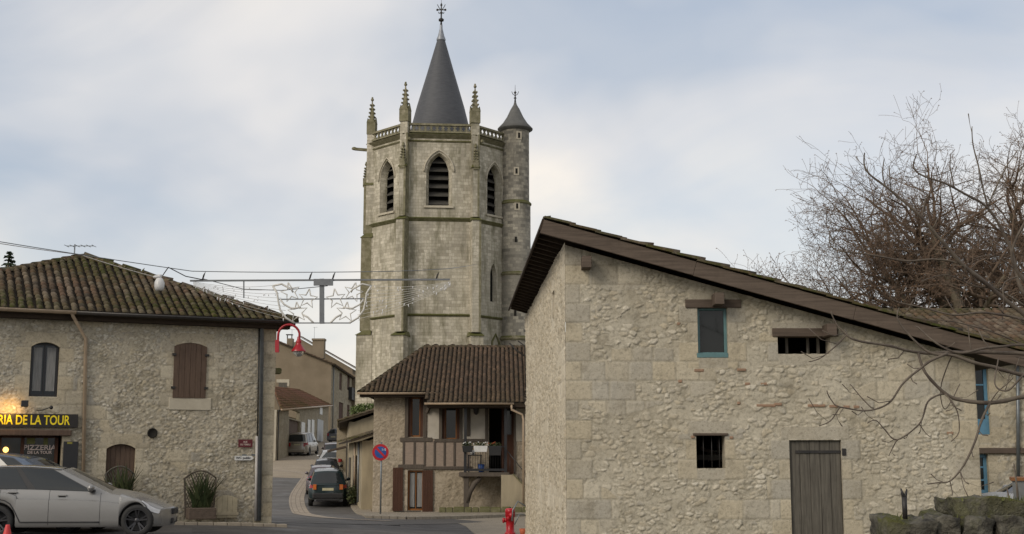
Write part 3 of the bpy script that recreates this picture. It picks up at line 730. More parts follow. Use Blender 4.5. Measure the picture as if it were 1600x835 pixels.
# brackets on side wall
for (x, y, y2, nm) in ((823, 511, 560, 'a'), (823, 762, 790, 'b')):
    pass
br = thing('cable_bracket', 'small dark cable arm sticking out high on the barn side wall under the eave', 'bracket', FS.w(.5, 5.2, 0))
mb = MB(); mb.tube([FS.w(.5, 4.6, .03), FS.w(.5, 6.2, .06), FS.w(.45, 6.35, .25)], .02); mb.tube([FS.w(.5, 5.9, .05), FS.w(.3, 6.1, .3), FS.w(.3, 6.3, .5)], .025); mb.build('arm', K['iron'], br)
br = thing('handrail_end', 'dark curved metal rail end by the far lower corner of the barn side', 'handrail', FS.w(.2, .6, .2))
mb = MB(); mb.tube([FS.w(.2, 1.6, .0), FS.w(.2, 1.75, .25), FS.w(.3, 1.5, .4), FS.w(.3, 1.2, .42)], .025); mb.tube([FS.w(.2, 1.35, .0), FS.w(.2, 1.4, .2), FS.w(.3, 1.1, .35)], .02); mb.build('rail', K['zinc'], br)
# ================================================================== LEFT HOUSE
pL, pR = P(0, 715, 32), P(432, 715, 34.9)
UL = (pR-pL).xy.normalized(); FL = Fr(Vector(pL.xy)-Vector(UL)*4, UL); WL = FL.uv(431, 560)[0]
house = thing('corner_house', 'long stone corner house with mossy tiled hip roof and a pizzeria on the ground floor', 'house', FL.w(WL/2, 1.35, -4))
eL = FL.uv(430, 506)[1]; topL = lambda u: eL
hw1 = FL.rect(47, 535, 92, 620); hw2 = FL.rect(272, 536, 321, 623); hd = FL.rect(162, 694, 208, 900); hd = (hd[0], hd[1], 1.0, hd[3]); hshop = FL.rect(-150, 680, 92, 900); hshop = (hshop[0], hshop[1], 1.0, hshop[3])
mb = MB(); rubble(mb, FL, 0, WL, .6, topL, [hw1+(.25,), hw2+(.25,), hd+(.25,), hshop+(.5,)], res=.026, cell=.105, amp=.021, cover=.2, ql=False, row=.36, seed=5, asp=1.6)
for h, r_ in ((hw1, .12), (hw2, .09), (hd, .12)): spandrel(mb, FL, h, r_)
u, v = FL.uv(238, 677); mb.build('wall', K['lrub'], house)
mb = MB(); mb.lathe([(.001, .03), (.10, .03), (.11, .045), (.13, .035), (.13, 0)], 14, FL.w(u, v, .01), M=Matrix(((FL.U.x, 0, FL.N.x), (FL.U.y, 0, FL.N.y), (0, 1, 0)))); mb.build('vent_hole', K['void'], house)
mb = MB(); mb.lathe([(.001, -.02), (.16, -.01), (.19, .02), (.16, .04), (.001, .05)], 14, FL.w(u, v, -.01), M=Matrix(((FL.U.x, 0, FL.N.x), (FL.U.y, 0, FL.N.y), (0, 1, 0)))); 
mb = MB()      # other walls
FLR = Fr(FL.w(WL, 0).xy, -FL.N.xy); mb.fb(FLR, .02, 8, .3, eL, -.4, 0)
mb.fb(FL, 0, WL-.4, .3, eL, -8.3, -7.9); mb.fb(FL, -.4, 0, .3, eL, -8, -.3)
mb.build('side_wall', K['block'], house)
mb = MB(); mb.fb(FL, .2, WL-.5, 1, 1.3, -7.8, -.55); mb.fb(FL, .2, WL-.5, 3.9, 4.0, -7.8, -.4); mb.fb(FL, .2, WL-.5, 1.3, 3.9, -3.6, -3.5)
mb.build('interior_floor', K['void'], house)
mb = MB()      # sills
mb.pbox(FL, 264, 622, 330, 641, -.2, .035); mb.build('sill', K['block'], house, bevel=.012)
window(house, FL, hw1, -.14, .06, K['black'], bars_v=1, curtain=True)
a = arcfn(hw2[0], hw2[1], hw2[3], .09); mb = MB(); planks(mb, FL, hw2[0]-.02, hw2[1]+.02, hw2[2]+.01, 0, .012, .05, 6, top=lambda u: a(min(hw2[1], max(hw2[0], u)))-.01)
sh = mb.build('shutter', K['shut'], house, bevel=.004)
mb = MB()
for vv in (hw2[2]+.25, hw2[3]-.35): mb.fb(FL, hw2[0]-.07, hw2[0]+.03, vv, vv+.06, .02, .07); mb.fb(FL, hw2[1]-.03, hw2[1]+.07, vv, vv+.06, .02, .07)
mb.build('hinge', K['iron'], sh)
a = arcfn(hd[0], hd[1], hd[3], .12); mb = MB(); planks(mb, FL, hd[0], hd[1], 1.1, 0, -.14, -.1, 6, top=lambda u: a(min(hd[1], max(hd[0], u)))-.005)
mb.build('door', K['shut'], house, bevel=.004)
# shop front
mb = MB(); mb.pbox(FL, -150, 671, 112, 680.5, -.3, .12); mb.build('beam', K['shut'], house, bevel=.02)
sf = MB(); v0 = 1.0; vt = hshop[3]
sx = [FL.uv(x, 700)[0] for x in (-150, -60, 0, 36, 92)]
for i, u in enumerate(sx): sf.fb(FL, u-.04 if i < 4 else u-.08, u+.04 if i < 4 else u, v0, vt, -.3, -.22)
sf.fb(FL, sx[0], sx[-1], vt-.06, vt, -.3, -.22)
shop = sf.build('shop_front', K['redshut'], house)
mb = MB(); mb.fb(FL, sx[0], sx[-1], v0, vt-.02, -.29, -.27); mb.build('pane', m_glass('shop glass', (.02, .018, .012), .1), shop)
mb = MB(); u0, u1, v0_, v1_ = FL.rect(42, 682, 55, 694, -.26); mb.fb(FL, u0, u1, v0_, v1_, -.268, -.262); u0, u1, v0_, v1_ = FL.rect(68, 681, 75, 697, -.26); mb.fb(FL, u0, u1, v0_, v1_, -.268, -.262); mb.split('poster', m_plain('olive poster', (.12, .12, .02), .6), shop, 6)
text('PIZZERIA', FL, 37, 695.5, 88, 703.5, -.26, K['cream'], shop, bold=.02); text('DE LA TOUR', FL, 43, 704.8, 81, 709.5, -.26, K['cream'], shop, bold=.02)
lp = MB(); u, v = FL.uv(9, 703, -.2); lp.ball(FL.w(u, v, -.22), .07, 10, 6); lp.build('window_lamp', m_emit('warm bulb', (1, .5, .12), 3), shop)
# sign board
sg = thing('shop_sign', 'long black pizzeria sign board with yellow capitals above the shop front', 'sign', FL.w(*FL.uv(60, 667, .1), .1))
mb = MB(); mb.pbox(FL, -130, 646, 122, 667.5, .03, .10); bd = mb.build('board', K['signblk'], sg, bevel=.006)
text('PIZZERIA DE LA TOUR', FL, -42, 648.5, 109.5, 663.8, .102, K['yellow'], sg, bold=.018)
fl = thing('spot_lamp', 'small black floodlight on the wall above the sign board', 'lamp', FL.w(*FL.uv(38, 635), .1))
u, v = FL.uv(38, 630, .2)
mb = MB(); mb.bar(FL.w(u, v+.05, .02), FL.w(u, v, .28), .03, .03); mb.box(FL.w(u, v-.02, .33), (.17, .12, .16), math.atan2(UL.y, UL.x)); mb.build('housing', K['black'], fl, bevel=.02)
l = bpy.data.lights.new('sign_glow', 'SPOT'); l.energy = 19; l.color = (1, .55, .16); l.shadow_soft_size = .18; l.spot_size = R(150); l.spot_blend = 1
for uu in (u-.35, u-2.6):
    lo = bpy.data.objects.new('sign_glow', l); col.objects.link(lo); lo.location = FL.w(uu, v-.16, .36); lo.rotation_euler = (-FL.N*.9+Z*-.1).to_track_quat('-Z', 'Y').to_euler()
fl2 = thing('wall_lamp_arm', 'thin dark lamp arm over the right end of the sign board', 'lamp', FL.w(*FL.uv(75, 640), .1))
mb = MB(); mb.tube([FL.w(*FL.uv(58, 642), .02), FL.w(*FL.uv(66, 641, .3), .3), FL.w(*FL.uv(78, 637, .35), .35)], .012); mb.ball(FL.w(*FL.uv(80, 637, .35), .35), .05); mb.build('arm', K['black'], fl2)
mbx = thing('menu_case', 'dark glazed menu case on the wall between shop window and beige pipe', 'menu case', FL.w(*FL.uv(109, 712), .05))
mb = MB(); mb.pbox(FL, 98, 690, 121, 760, .02, .08); mb.build('case', K['black'], mbx, bevel=.006); mb = MB(); mb.pbox(FL, 105, 691, 113, 694, .08, .085); mb.build('label_plate', m_plain('olive', (.25, .22, .03), .5), mbx)
# roof
ov = .42; E0 = FL.w(-.4, eL+.05, ov); E1 = FL.w(WL+.42, eL+.02, ov)
E1z = P(449, 500, 34.6)
rn_ = FL.N*math.sin(R(24))+Z*math.cos(R(24))
def onroof(px, py): return hitplane(px, py, E1, rn_)
AP = onroof(130, 401); LP_ = onroof(-190, 461)
if (LP_-E0).dot(FL.N) > -.5: LP_ = FL.w(1.2, AP.z-1.0, AP.y*0-3)
bk = 2*(E1-AP).dot(FL.N); bR = E1-FL.N*bk; bL = E0-FL.N*bk
random.seed(11); rf = MB()
tiles(rf, [E0, E1, AP, LP_], tw=.205, tl=.29, mossf=.85, rad=.075)
nn = (bR-E1).cross(AP-E1)
for tri in ([E1, bR, AP], [bR, bL, LP_, AP] , [bL, E0, LP_]): rf.m = 0; tiles(rf, tri, tw=.45, tl=.8, mossf=1, rad=.19)
rf.m = 0; ridge(rf, E1, AP, .12); ridge(rf, LP_, AP, .12)
roofL = rf.build('roof', [K['tile_old'], K['under']], house)
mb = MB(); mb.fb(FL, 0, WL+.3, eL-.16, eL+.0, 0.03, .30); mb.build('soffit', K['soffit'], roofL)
def gutter(fr, u0, u1, v, n, r, mat, parent, name='gutter'):
    mb = MB(); mb.s = True; pr = [(math.cos(t), math.sin(t)) for t in [math.pi+math.pi*i/8 for i in range(9)]]; q = []
    for u in (u0, u1):
        q.append([mb.av(fr.w(u, v+b*r, n+a*r)) for a, b in pr]+[mb.av(fr.w(u, v+b*r*.85, n+a*r*.85)) for a, b in pr[::-1]])
    for i in range(17): mb.af((q[0][i], q[0][i+1], q[1][i+1], q[1][i]))
    mb.s = False; mb.af(q[0][::-1]); mb.af(q[1]); return mb.build(name, mat, parent)
uG = FL.uv(116, 487)[0]
gutter(FL, -.4, uG, eL+.05, ov+.06, .085, K['beige'], house)
gutter(FL, uG, WL+.35, eL+.04, ov+.06, .08, K['dgutter'], house)
mb = MB(); pp = [FL.w(*FL.uv(112, 488, ov), ov+.04), FL.w(*FL.uv(114, 494, ov), ov), FL.w(*FL.uv(134, 530, .07), .07), FL.w(*FL.uv(129, 800, .07), .07)]; mb.tube(pp, .045, 8); mb.build('downpipe', K['beige'], house)
mb = MB(); mb.tube([FL.w(*FL.uv(410, 500, .3), .3), FL.w(*FL.uv(409.5, 512, .08), .08), FL.w(*FL.uv(405, 814, .08), .08)], .055, 8); mb.build('downpipe', K['zinc'], house)
mb = MB(); mb.tube([FL.w(*FL.uv(405, 506, .05), .05), FL.w(*FL.uv(402, 690, .05), .05)], .018, 6); mb.build('cable', K['black'], house)
mb = MB(); mb.tube([FL.w(*FL.uv(401.5, 682, .06), .06), FL.w(*FL.uv(399.5, 814, .06), .06)], .04, 8); mb.build('cable_sleeve', K['pvc'], house)
# signs
s1 = thing('street_sign', 'small maroon enamel street name plate on the corner house wall', 'street sign', FL.w(*FL.uv(383, 698), .03))
mb = MB(); mb.pbox(FL, 372.5, 687, 394.5, 699, .045, .06); mb.build('plate', K['maroon'], s1); text('RUE', FL, 380.5, 689.4, 386.5, 692.2, .062, K['cream'], s1, bold=.02); text('DU TEMPLE', FL, 375.5, 693.6, 391.5, 696.2, .062, K['cream'], s1, bold=.02)
s2 = thing('direction_sign', 'narrow white arrow shaped plate pointing right below the maroon plate', 'direction sign', FL.w(*FL.uv(380, 718), .03))
u0, u1, v0, v1 = FL.rect(366, 712.5, 396, 719.5); mb = MB(); mb.prism([FL.w(a, b, .06) for a, b in ((u0, v0), (u1-.07, v0), (u1, (v0+v1)/2), (u1-.07, v1), (u0, v1))], FL.N*-.02); mb.build('plate', K['white'], s2)
mb = MB(); um = (u0+u1)/2; mb.fb(FL, um-.06, um+.06, v1, v1+.04, .045, .055); mb.fb(FL, u1-.06, u1+.03, v1-.0, v1+.05, .04, .043); mb.build('bracket', K['zinc'], s2)
text('WC public', FL, 368.5, 713.8, 391.5, 718.6, .062, K['black'], s2, bold=.01)
# ================================================================== CHURCH TOWER
D = 95.0
def TP(px, Y, py=200): return P(px, py, Y).xy
def tz(py, Y=D): return P(800, py, Y).z
V1 = Vector((TP(633, D).x, D)); V2 = Vector((TP(742, D+.5).x, D+.5))
V0 = P(579, 215, D+3.2).xy
V3 = V2+Vector((math.cos(R(50)), math.sin(R(50))))*4.9
V5 = V0+Vector((.6, 4.6)); V4 = V3+Vector((-.6, 4.6))
plan = [V0, V1, V2, V3, V4, V5]; cen = sum(plan, Vector((0, 0)))/6
cen = Vector((TP(688, D+4.7).x, D+4.7))
tower = thing('church_tower', 'tall polygonal stone church bell tower with pinnacles and dark conical spire', 'church tower', (cen.x, cen.y, 1.5))
zb, z1, z2, z3, z4 = 1.0, tz(492), tz(341), tz(209), tz(193)
def face_arch(mb, fr, W, za, zb_, aw, zs, zsp, zap, dep=.7, reveal=True):
    """wall strip with pointed arch opening"""
    c = W/2 if not isinstance(aw, tuple) else aw[1]; w2 = (aw if not isinstance(aw, tuple) else aw[0])/2; k = 8; hh_ = zap-zsp; RR = (w2*w2+hh_*hh_)/(2*w2); tm_ = math.asin(min(1, hh_/RR))
    L = [(c-w2, zs)]+[(c-w2+RR-RR*math.cos(tm_*i/k), zsp+RR*math.sin(tm_*i/k)) for i in range(k)]+[(c, zap)]
    Rr = [(2*c-a, b) for a, b in L]
    mb.poly([fr.w(0, za), fr.w(c, za), fr.w(c, zs)]+[fr.w(a, b) for a, b in L]+[fr.w(c, zb_), fr.w(0, zb_)])
    mb.poly([fr.w(W, zb_), fr.w(c, zb_)]+[fr.w(a, b) for a, b in Rr[::-1]]+[fr.w(c, zs), fr.w(c, za), fr.w(W, za)])
    sh_ = .14
    for a in (L, Rr):
        for (p, q) in zip(a, a[1:]):
            f = lambda t, d: (c+(t[0]-c)*(1-sh_*0-d*.22), t[1] if t[1] <= zs+.01 else t[1]-d*.12)
            p2, q2 = f(p, 1), f(q, 1)
            mb.poly([fr.w(*p), fr.w(*q), fr.w(*q2, -dep), fr.w(*p2, -dep)])
    mb.poly([fr.w(c-w2, zs), fr.w(c+w2, zs), fr.w(c+w2*.8, zs+.15, -dep), fr.w(c-w2*.8, zs+.15, -dep)])
    return c, w2, L
faces = [(V0, V1), (V1, V2), (V2, V3)]
frs = [Fr(a, b-a) for a, b in faces]; Ws = [(b-a).length for a, b in faces]
body = MB()
wins = []
for i, (fr, W) in enumerate(zip(frs, Ws)):
    body.poly([fr.w(0, zb), fr.w(W, zb), fr.w(W, z1), fr.w(0, z1)])
    if i == 2: face_arch(body, fr, W, z1, z2, (.75, W*.45), tz(468), tz(425), tz(405), .35)
    else: body.poly([fr.w(0, z1, -.0), fr.w(W, z1), fr.w(W, z2), fr.w(0, z2)])
    aw = [1.75, 1.95, 1.7][i]; cc = [W*.5, W*.49, W*.47][i]
    za_ = [tz(326), tz(321), tz(328)][i]; zsp = [tz(274), tz(268), tz(276)][i]; zap = [tz(244), tz(238), tz(247)][i]
    r = face_arch(body, fr, W, z2, z3, (aw, cc), za_, zsp, zap, .55); wins.append((fr, r, za_, zsp, zap))
for a, b in ((V3, V4), (V4, V5), (V5, V0)):
    fr = Fr(a, b-a); W = (b-a).length; body.poly([fr.w(0, zb), fr.w(W, zb), fr.w(W, z3), fr.w(0, z3)])
body.poly([(p.x, p.y, z3) for p in plan])
bd = body.build('wall', K['ashlar'], tower)
# louvres
for fr, (c, w2, L), za_, zsp, zap in wins:
    mb = MB(); n = 6
    for i in range(n):
        zc = za_+.35+(zap-za_-.9)*i/(n-1); mb.hexa([fr.w(c-w2, zc-.16, -.50), fr.w(c+w2, zc-.16, -.50), fr.w(c+w2, zc+.22, -1.0), fr.w(c-w2, zc+.22, -1.0), fr.w(c-w2, zc-.08, -.50), fr.w(c+w2, zc-.08, -.50), fr.w(c+w2, zc+.30, -1.0), fr.w(c-w2, zc+.30, -1.0)])
    o = mb.build('louvers', K['louver'], tower)
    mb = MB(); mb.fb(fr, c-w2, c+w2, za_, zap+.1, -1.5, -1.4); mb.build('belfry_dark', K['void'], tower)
    mb = MB(); hood = [fr.w(c+(a-c)*1.16, b+(0 if b < zsp+.01 else .22*(b-zsp)/(zap-zsp)), .03) for a, b in L[1:]]+[fr.w(c-(a-c)*1.16, b+(0 if b < zsp+.01 else .22*(b-zsp)/(zap-zsp)), .03) for a, b in L[1:-1][::-1]]
    mb.tube(hood, .07, 6); mb.build('arch_molding', K['block'], tower); mb = MB(); mb.fb(fr, c-w2-.15, c+w2+.15, za_-.16, za_-.01, .0, .12); mb.build('belfry_sill', K['block'], tower)
fr, W = frs[2], Ws[2]; mb = MB(); mb.fb(fr, W*.45-.4, W*.45+.4, tz(470), tz(402), -.5, -.36); mb.build('lancet_glass', K['glass'], tower)
mb = MB()
c = W*.5
mb.tube([fr.w(c-.45, tz(545), .03), fr.w(c-.4, tz(530), .03), fr.w(c, tz(518), .03), fr.w(c+.4, tz(530), .03), fr.w(c+.45, tz(545), .03)], .09, 6)
mb.build('blind_arch', K['mossy'], tower)
# string courses
def course(zc, h, out_, mat, name):
    mb = MB()
    for fr, W in zip(frs, Ws):
        mb.hexa([fr.w(-out_*.5, zc-h, 0), fr.w(W+out_*.5, zc-h, 0), fr.w(W, zc-h, -.1), fr.w(0, zc-h, -.1)]+[fr.w(-out_*.5, zc, out_), fr.w(W+out_*.5, zc, out_), fr.w(W, zc+.16, -.1), fr.w(0, zc+.16, -.1)])
    return mb.build(name, mat, tower)
course(z1, .12, .15, K['mossy'], 'string_course'); course(z2, .22, .22, K['mossy'], 'string_course'); course(z3-.05, .3, .32, K['mossy2'], 'cornice'); course(z3-.55, .1, .1, K['mossy2'], 'string_course')
# parapet balustrade with quatrefoils
par = MB()
for fr, W in zip(frs, Ws):
    par.fb(fr, .2, W-.2, z3+.1, z3+.24, -.1, .12); par.fb(fr, .2, W-.2, z4-.14, z4+.02, -.12, .14)
    k = int((W-.4)/.42)
    for i in range(k+1):
        u = .2+(W-.4)*i/k; par.fb(fr, u-.055, u+.055, z3+.24, z4-.14, -.05, .07)
        if i < k:
            um = u+(W-.4)/k/2; vm = (z3+.24+z4-.14)/2
            for a_, b_ in ((-.15, .14), (.15, .14), (-.15, -.14), (.15, -.14)):
                par.prism([fr.w(um+a_, vm+b_*1.05, .05), fr.w(um+a_*.25, vm+b_*1.05, .05), fr.w(um+a_, vm+b_*.2, .05)], fr.N*-.08)
par.build('parapet', K['mossy2'], tower)
# buttresses + pinnacles
def buttress(V, d, wid, stages, mats, side=None):
    d = Vector((d[0], d[1])).normalized(); fr = Fr(V-Vector((d.y, -d.x))*0, Vector((-d.y, d.x))); 
    if fr.N.xy.dot(d) < 0: fr = Fr(V, Vector((d.y, -d.x)))
    for (a, b, pr, wd, mt) in stages:
        mb = MB(); mb.fb(fr, -wd/2, wd/2, a, b, -.5, pr)
        mb.build('buttress', K[mt], tower)
        mb = MB(); hcap = .35; mb.hexa([fr.w(-wd/2-.08, b, pr+.1), fr.w(wd/2+.08, b, pr+.1), fr.w(wd/2+.08, b, -.4), fr.w(-wd/2-.08, b, -.4), fr.w(-wd/2+.02, b+hcap, .2), fr.w(wd/2-.02, b+hcap, .2), fr.w(wd/2-.02, b+hcap, -.4), fr.w(-wd/2+.02, b+hcap, -.4)])
        mb.build('weathering', K['mossy'], tower)
        if mt == 'ashlar' and a > 10:     # mossy quoin strip down the right hand edge
            mb = MB(); mb.fb(fr, wd/2-.13, wd/2+.02, a, b, -.3, pr+.015); mb.build('moss_streak', K['mossy2'], tower)
    return fr
def pinnacle(base, fr, h, wd, name='pinnacle', gab=.9):
    mb = MB(); b = Vector(base); u = fr.U*wd/2; n = fr.N*wd/2
    mb.hexa([b-u+n, b+u+n, b+u-n, b-u-n, b-u+n+Z*gab, b+u+n+Z*gab, b+u-n+Z*gab, b-u-n+Z*gab])
    for s_, t in ((u, n), (n, u)):
        for sg in (1, -1):
            q = b+Z*gab+s_*sg*1.04; mb.poly([q-t*1.05, q+t*1.05, q+Z*gab*.55+s_*sg*.02]); mb.poly([q-t*1.05, q+Z*gab*.55, b+Z*gab*1.1-s_*0, ]); mb.poly([q+t*1.05, b+Z*gab*1.1, q+Z*gab*.55])
    a = b+Z*gab; r = wd*.42; k = 6; hh = h-gab
    top = a+Z*hh; ring = [a+(fr.U*math.cos(t)+fr.N*math.sin(t))*r for t in [math.pi/4+math.pi/2*i for i in range(4)]]
    tr = [top-Z*.15+(p-a)*.14 for p in ring]
    for i in range(4): j = (i+1) % 4; mb.poly([ring[i], ring[j], tr[j], tr[i]])
    for i in range(5):
        f = .12+.17*i
        for p, q in zip(ring, tr):
            c = p.lerp(q, f); mb.ball(c+(c-(a+Z*(c.z-a.z))).normalized()*.06, .085, 6, 4)
    mb.ball(top-Z*.08, .13, 7, 5); mb.ball(top+Z*.08, .08, 6, 4)
    return mb.build(name, K['mossy2'], tower)
D0 = (-1.0, .15); D1 = (-.28, -1); D2 = (.25, -1)
for V, d, k in ((V1, D1, 0), (V2, D2, 1)):
    fr = buttress(V, d, .9, [(zb, tz(526), 1.1, .95, 'ashlar'), (tz(526)+.3, tz(345), .8, .66, 'ashlar'), (tz(345)+.3, tz(262), .5, .5, 'ashlar')], None)
    mb = MB(); mb.fb(fr, -.3, .3, z2, z4+.25, -.4, .28); mb.build('buttress', K['ashlar'], tower)
    mb = MB(); mb.fb(fr, .2, .32, z2+.4, z3, -.38, .295); mb.build('moss_streak', K['mossy2'], tower)
    pinnacle(fr.w(0, tz(265), .36), fr, 1.9, .42, 'crocketed_niche', .5)
    pinnacle(fr.w(0, z4+.1, 0), fr, tz(131)-z4-.1, .72)
fr = buttress(V0, D0, .9, [(zb, tz(524, 98), .75, .9, 'ashlar'), (tz(524, 98)+.3, tz(372, 98), .5, .7, 'ashlar'), (tz(372, 98)+.3, tz(290, 98), .38, .55, 'ashlar')], None)
mb = MB(); mb.fb(fr, -.3, .3, z2, z4, -.4, .2); mb.build('buttress', K['ashlar'], tower)
pinnacle(fr.w(0, tz(292, 98), .3), fr, 1.9, .4, 'crocketed_niche', .5)
pinnacle(fr.w(0, z4-.1, -.1), fr, tz(152, 98)-z4, .68)
mb = MB(); p = fr.w(0, tz(234, 98), .1); mb.bar(p, p+Vector((-1.1, -.2, .05)), .22, .2); mb.ball(p+Vector((-1.15, -.2, .08)), .14, 6, 5, (1.5, 1, 1)); mb.build('gargoyle', K['mossy2'], tower)
for fr_, u_ in ((frs[1], .3), (frs[2], .3), (frs[2], Ws[2]-.4)):
    mb = MB(); mb.bar(fr_.w(u_, z3-.45, 0), fr_.w(u_, z3-.5, .6), .2, .2); mb.build('gargoyle', K['mossy2'], tower)
# spire
zs0 = z4-1.2; zt = tz(62, D+4.7); r0 = 2.62
sp = MB(); cx3 = (cen.x, cen.y, 0); sp.lathe([(r0*1.02, zs0), (r0, z4-.3), (r0*.735, z4-.3+(zt-z4+.3)*.33), (r0*.425, z4-.3+(zt-z4+.3)*.66), (.3, zt)], 24, cx3)
spire = sp.build('spire', K['slate'], tower)
mb = MB(); mb.lathe([(.36, zt-.1), (.38, zt), (.26, zt+.3), (.12, zt+.9), (.11, zt+1.2)], 16, cx3); mb.build('lead_cap', K['lead'], spire)
zf = zt+1.2; mb = MB(); mb.lathe([(.10, zf), (.06, zf+.3), (.2, zf+.35), (.22, zf+.5), (.06, zf+.62), (.06, zf+.95), (.14, zf+1.05), (.05, zf+1.15), (.045, zf+1.6), (.1, zf+1.7), (.015, zf+1.9), (.01, zf+2.6)], 10, cx3)
mb.bar((cen.x-.3, cen.y, zf+1.3), (cen.x+.3, cen.y, zf+1.3), .07, .07); 
for sx_ in (-1, 1):
    mb.ball((cen.x+sx_*.32, cen.y, zf+1.3), .10, 6, 4); mb.tube([(cen.x, cen.y, zf+1.25), (cen.x+sx_*.2, cen.y, zf+1.5), (cen.x+sx_*.32, cen.y, zf+1.75)], .03, 5); mb.tube([(cen.x, cen.y, zf+1.05), (cen.x+sx_*.2, cen.y, zf+1.0), (cen.x+sx_*.22, cen.y, zf+1.12)], .035, 5)
mb.build('finial', K['iron'], spire)
# stair turret
YT = D+3.6; ct = Vector((TP(805, YT, 300).x, YT)); c3 = (ct.x, ct.y, 0); q = lambda py: tz(py, YT-1)
mb = MB()
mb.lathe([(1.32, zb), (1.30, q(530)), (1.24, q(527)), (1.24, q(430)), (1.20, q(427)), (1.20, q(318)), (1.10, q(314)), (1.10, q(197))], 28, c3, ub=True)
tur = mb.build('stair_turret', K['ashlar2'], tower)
for py, r_, mt in ((316, 1.28, 'mossy'), (428, 1.34, 'mossy2'), (529, 1.45, 'mossy2')):
    mb = MB(); z_ = q(py); mb.lathe([(r_-.15, z_-.16), (r_, z_-.05), (r_, z_+.05), (r_-.15, z_+.2)], 28, c3); mb.build('turret_band', K[mt], tur)
mb = MB(); z_ = q(197); zt_ = q(156); mb.lathe([(1.08, z_-.25), (1.38, z_-.08), (1.40, z_), (1.0, z_+.42), (.66, z_+.95), (.36, z_+1.6), (.14, zt_-.15), (.07, zt_+.1)], 28, c3); mb.build('turret_roof', m_noise('turret slate', (.12, .12, .115), (.085, .085, .08), 3, .7, .5, 25), tur)
mb = MB(); mb.lathe([(.09, zt_), (.05, zt_+.35), (.13, zt_+.4), (.05, zt_+.5), (.04, zt_+.75), (.12, zt_+.85), (.02, zt_+1.0), (.01, zt_+1.5)], 8, c3)
for sx_ in (-1, 1): mb.tube([(ct.x, ct.y, zt_+.6), (ct.x+sx_*.2, ct.y, zt_+.75), (ct.x+sx_*.27, ct.y, zt_+.95)], .025, 5)
mb.build('finial', K['iron'], tur)
mb = MB()
for px, py in ((811, 212), (807, 268), (808, 323), (806, 375), (805, 490)):
    rr = 1.12 if py < 316 else (1.21 if py < 427 else 1.25); x = P(px, py, YT-rr).x-ct.x; y = -math.sqrt(max(.01, rr*rr-x*x)); a_ = math.atan2(y, x)
    mb.box((ct.x+x, ct.y+y, q(py)), (.05, .17, .42), a_)
mb.split('slit_window', K['void'], tur, 6)
mb = MB()
for px, py in ((811, 212), (807, 268), (808, 323)):
    rr = 1.11 if py < 316 else 1.21; x = P(px, py, YT-rr).x-ct.x; y = -math.sqrt(max(.01, rr*rr-x*x)); a_ = math.atan2(y, x); mb.box((ct.x+x, ct.y+y, q(py)), (.03, .42, .62), a_)
mb.split('slit_frame', K['block'], tur, 6)
# low church body behind houses
nave = thing('church_nave', 'stone church body with lean-to roof behind the half timbered house', 'church', (ct.x+6, D+8, 2))
mb = MB(); mb.box((ct.x+7.5, D+10, 5), (12, 12, 8)); mb.build('wall', K['ashlar'], nave)
mb = MB(); tiles(mb, [(ct.x+1.2, D+3.8, 8.9), (ct.x+14, D+3.8, 8.9), (ct.x+14, D+10, 11), (ct.x+1.2, D+10, 11)], tw=.5, tl=.8, rad=.2); mb.build('roof', [K['tile_mid'], K['under']], nave)
# ================================================================== HALF TIMBERED HOUSE
YM = 56.0
FM = Fr(P(583, 715, YM).xy, (1, 0.012)); WM_ = 12.5
mh = thing('half_timbered_house', 'small rendered house with grey half timbering, shuttered french window and balcony', 'house', FM.w(5, .65, -4))
zE = FM.uv(600, 614)[1]
door = FM.rect(637, 735, 662, 798); w1 = FM.rect(638, 621, 661, 683); w2 = FM.rect(691, 632, 718, 687); dd = FM.rect(764, 634, 803, 741)
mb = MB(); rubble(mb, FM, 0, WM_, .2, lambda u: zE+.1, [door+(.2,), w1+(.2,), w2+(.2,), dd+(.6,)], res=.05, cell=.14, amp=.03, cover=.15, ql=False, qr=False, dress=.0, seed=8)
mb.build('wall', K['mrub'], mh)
mb = MB(); FM2 = Fr(FM.w(0, 0, -9).xy, FM.N.xy); mb.fb(FM2, 0, 8.98, .2, zE, -.3, 0); mb.fb(FM, 0, WM_, .2, zE, -9, -8.7); mb.build('side_wall', K['mrub'], mh)
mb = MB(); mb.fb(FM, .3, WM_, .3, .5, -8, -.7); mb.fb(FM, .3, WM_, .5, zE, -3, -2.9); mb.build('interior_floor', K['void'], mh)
mb = MB()      # plaster panels and brick infill
for r_ in ((668, 632, 690, 686), (719, 632, 763, 686), (803, 634, 825, 690)): mb.pbox(FM, *r_, -.02, .035)
mb.split('plaster_panel', K['plaster'], mh, 6)
mb = MB(); mb.pbox(FM, 629, 688, 735, 730, -.02, .03); mb.build('brick_infill', K['brick'], mh)
tm = []
def tim(x0, y0, x1, y1, n=.07):
    mb = MB(); mb.pbox(FM, x0, y0, x1, y1, -.05, n+random.random()*.006); mb.build('timber', K['timber'], mh, bevel=.012)
for r_ in ((625, 684, 675, 690.5), (679, 686, 740, 691), (622, 726, 662, 733), (661, 729, 737, 734), (632.5, 617, 638, 684), (661, 617, 667, 684), (686, 628, 691, 686), (718, 628, 722.5, 686), (729.5, 628, 735, 682), (758, 628, 763, 690), (803, 628, 806, 741), (740, 686, 763, 690)): tim(*r_)
for x in (630.5, 647.5, 663.5, 679, 694.5, 710): tim(x-1.6, 689, x+1.6, 728, .06)
mb = MB(); mb.bar(FM.w(*FM.uv(667, 645), .1), FM.w(*FM.uv(674, 629), .25), .12, .14); mb.build('timber', K['timber'], mh)
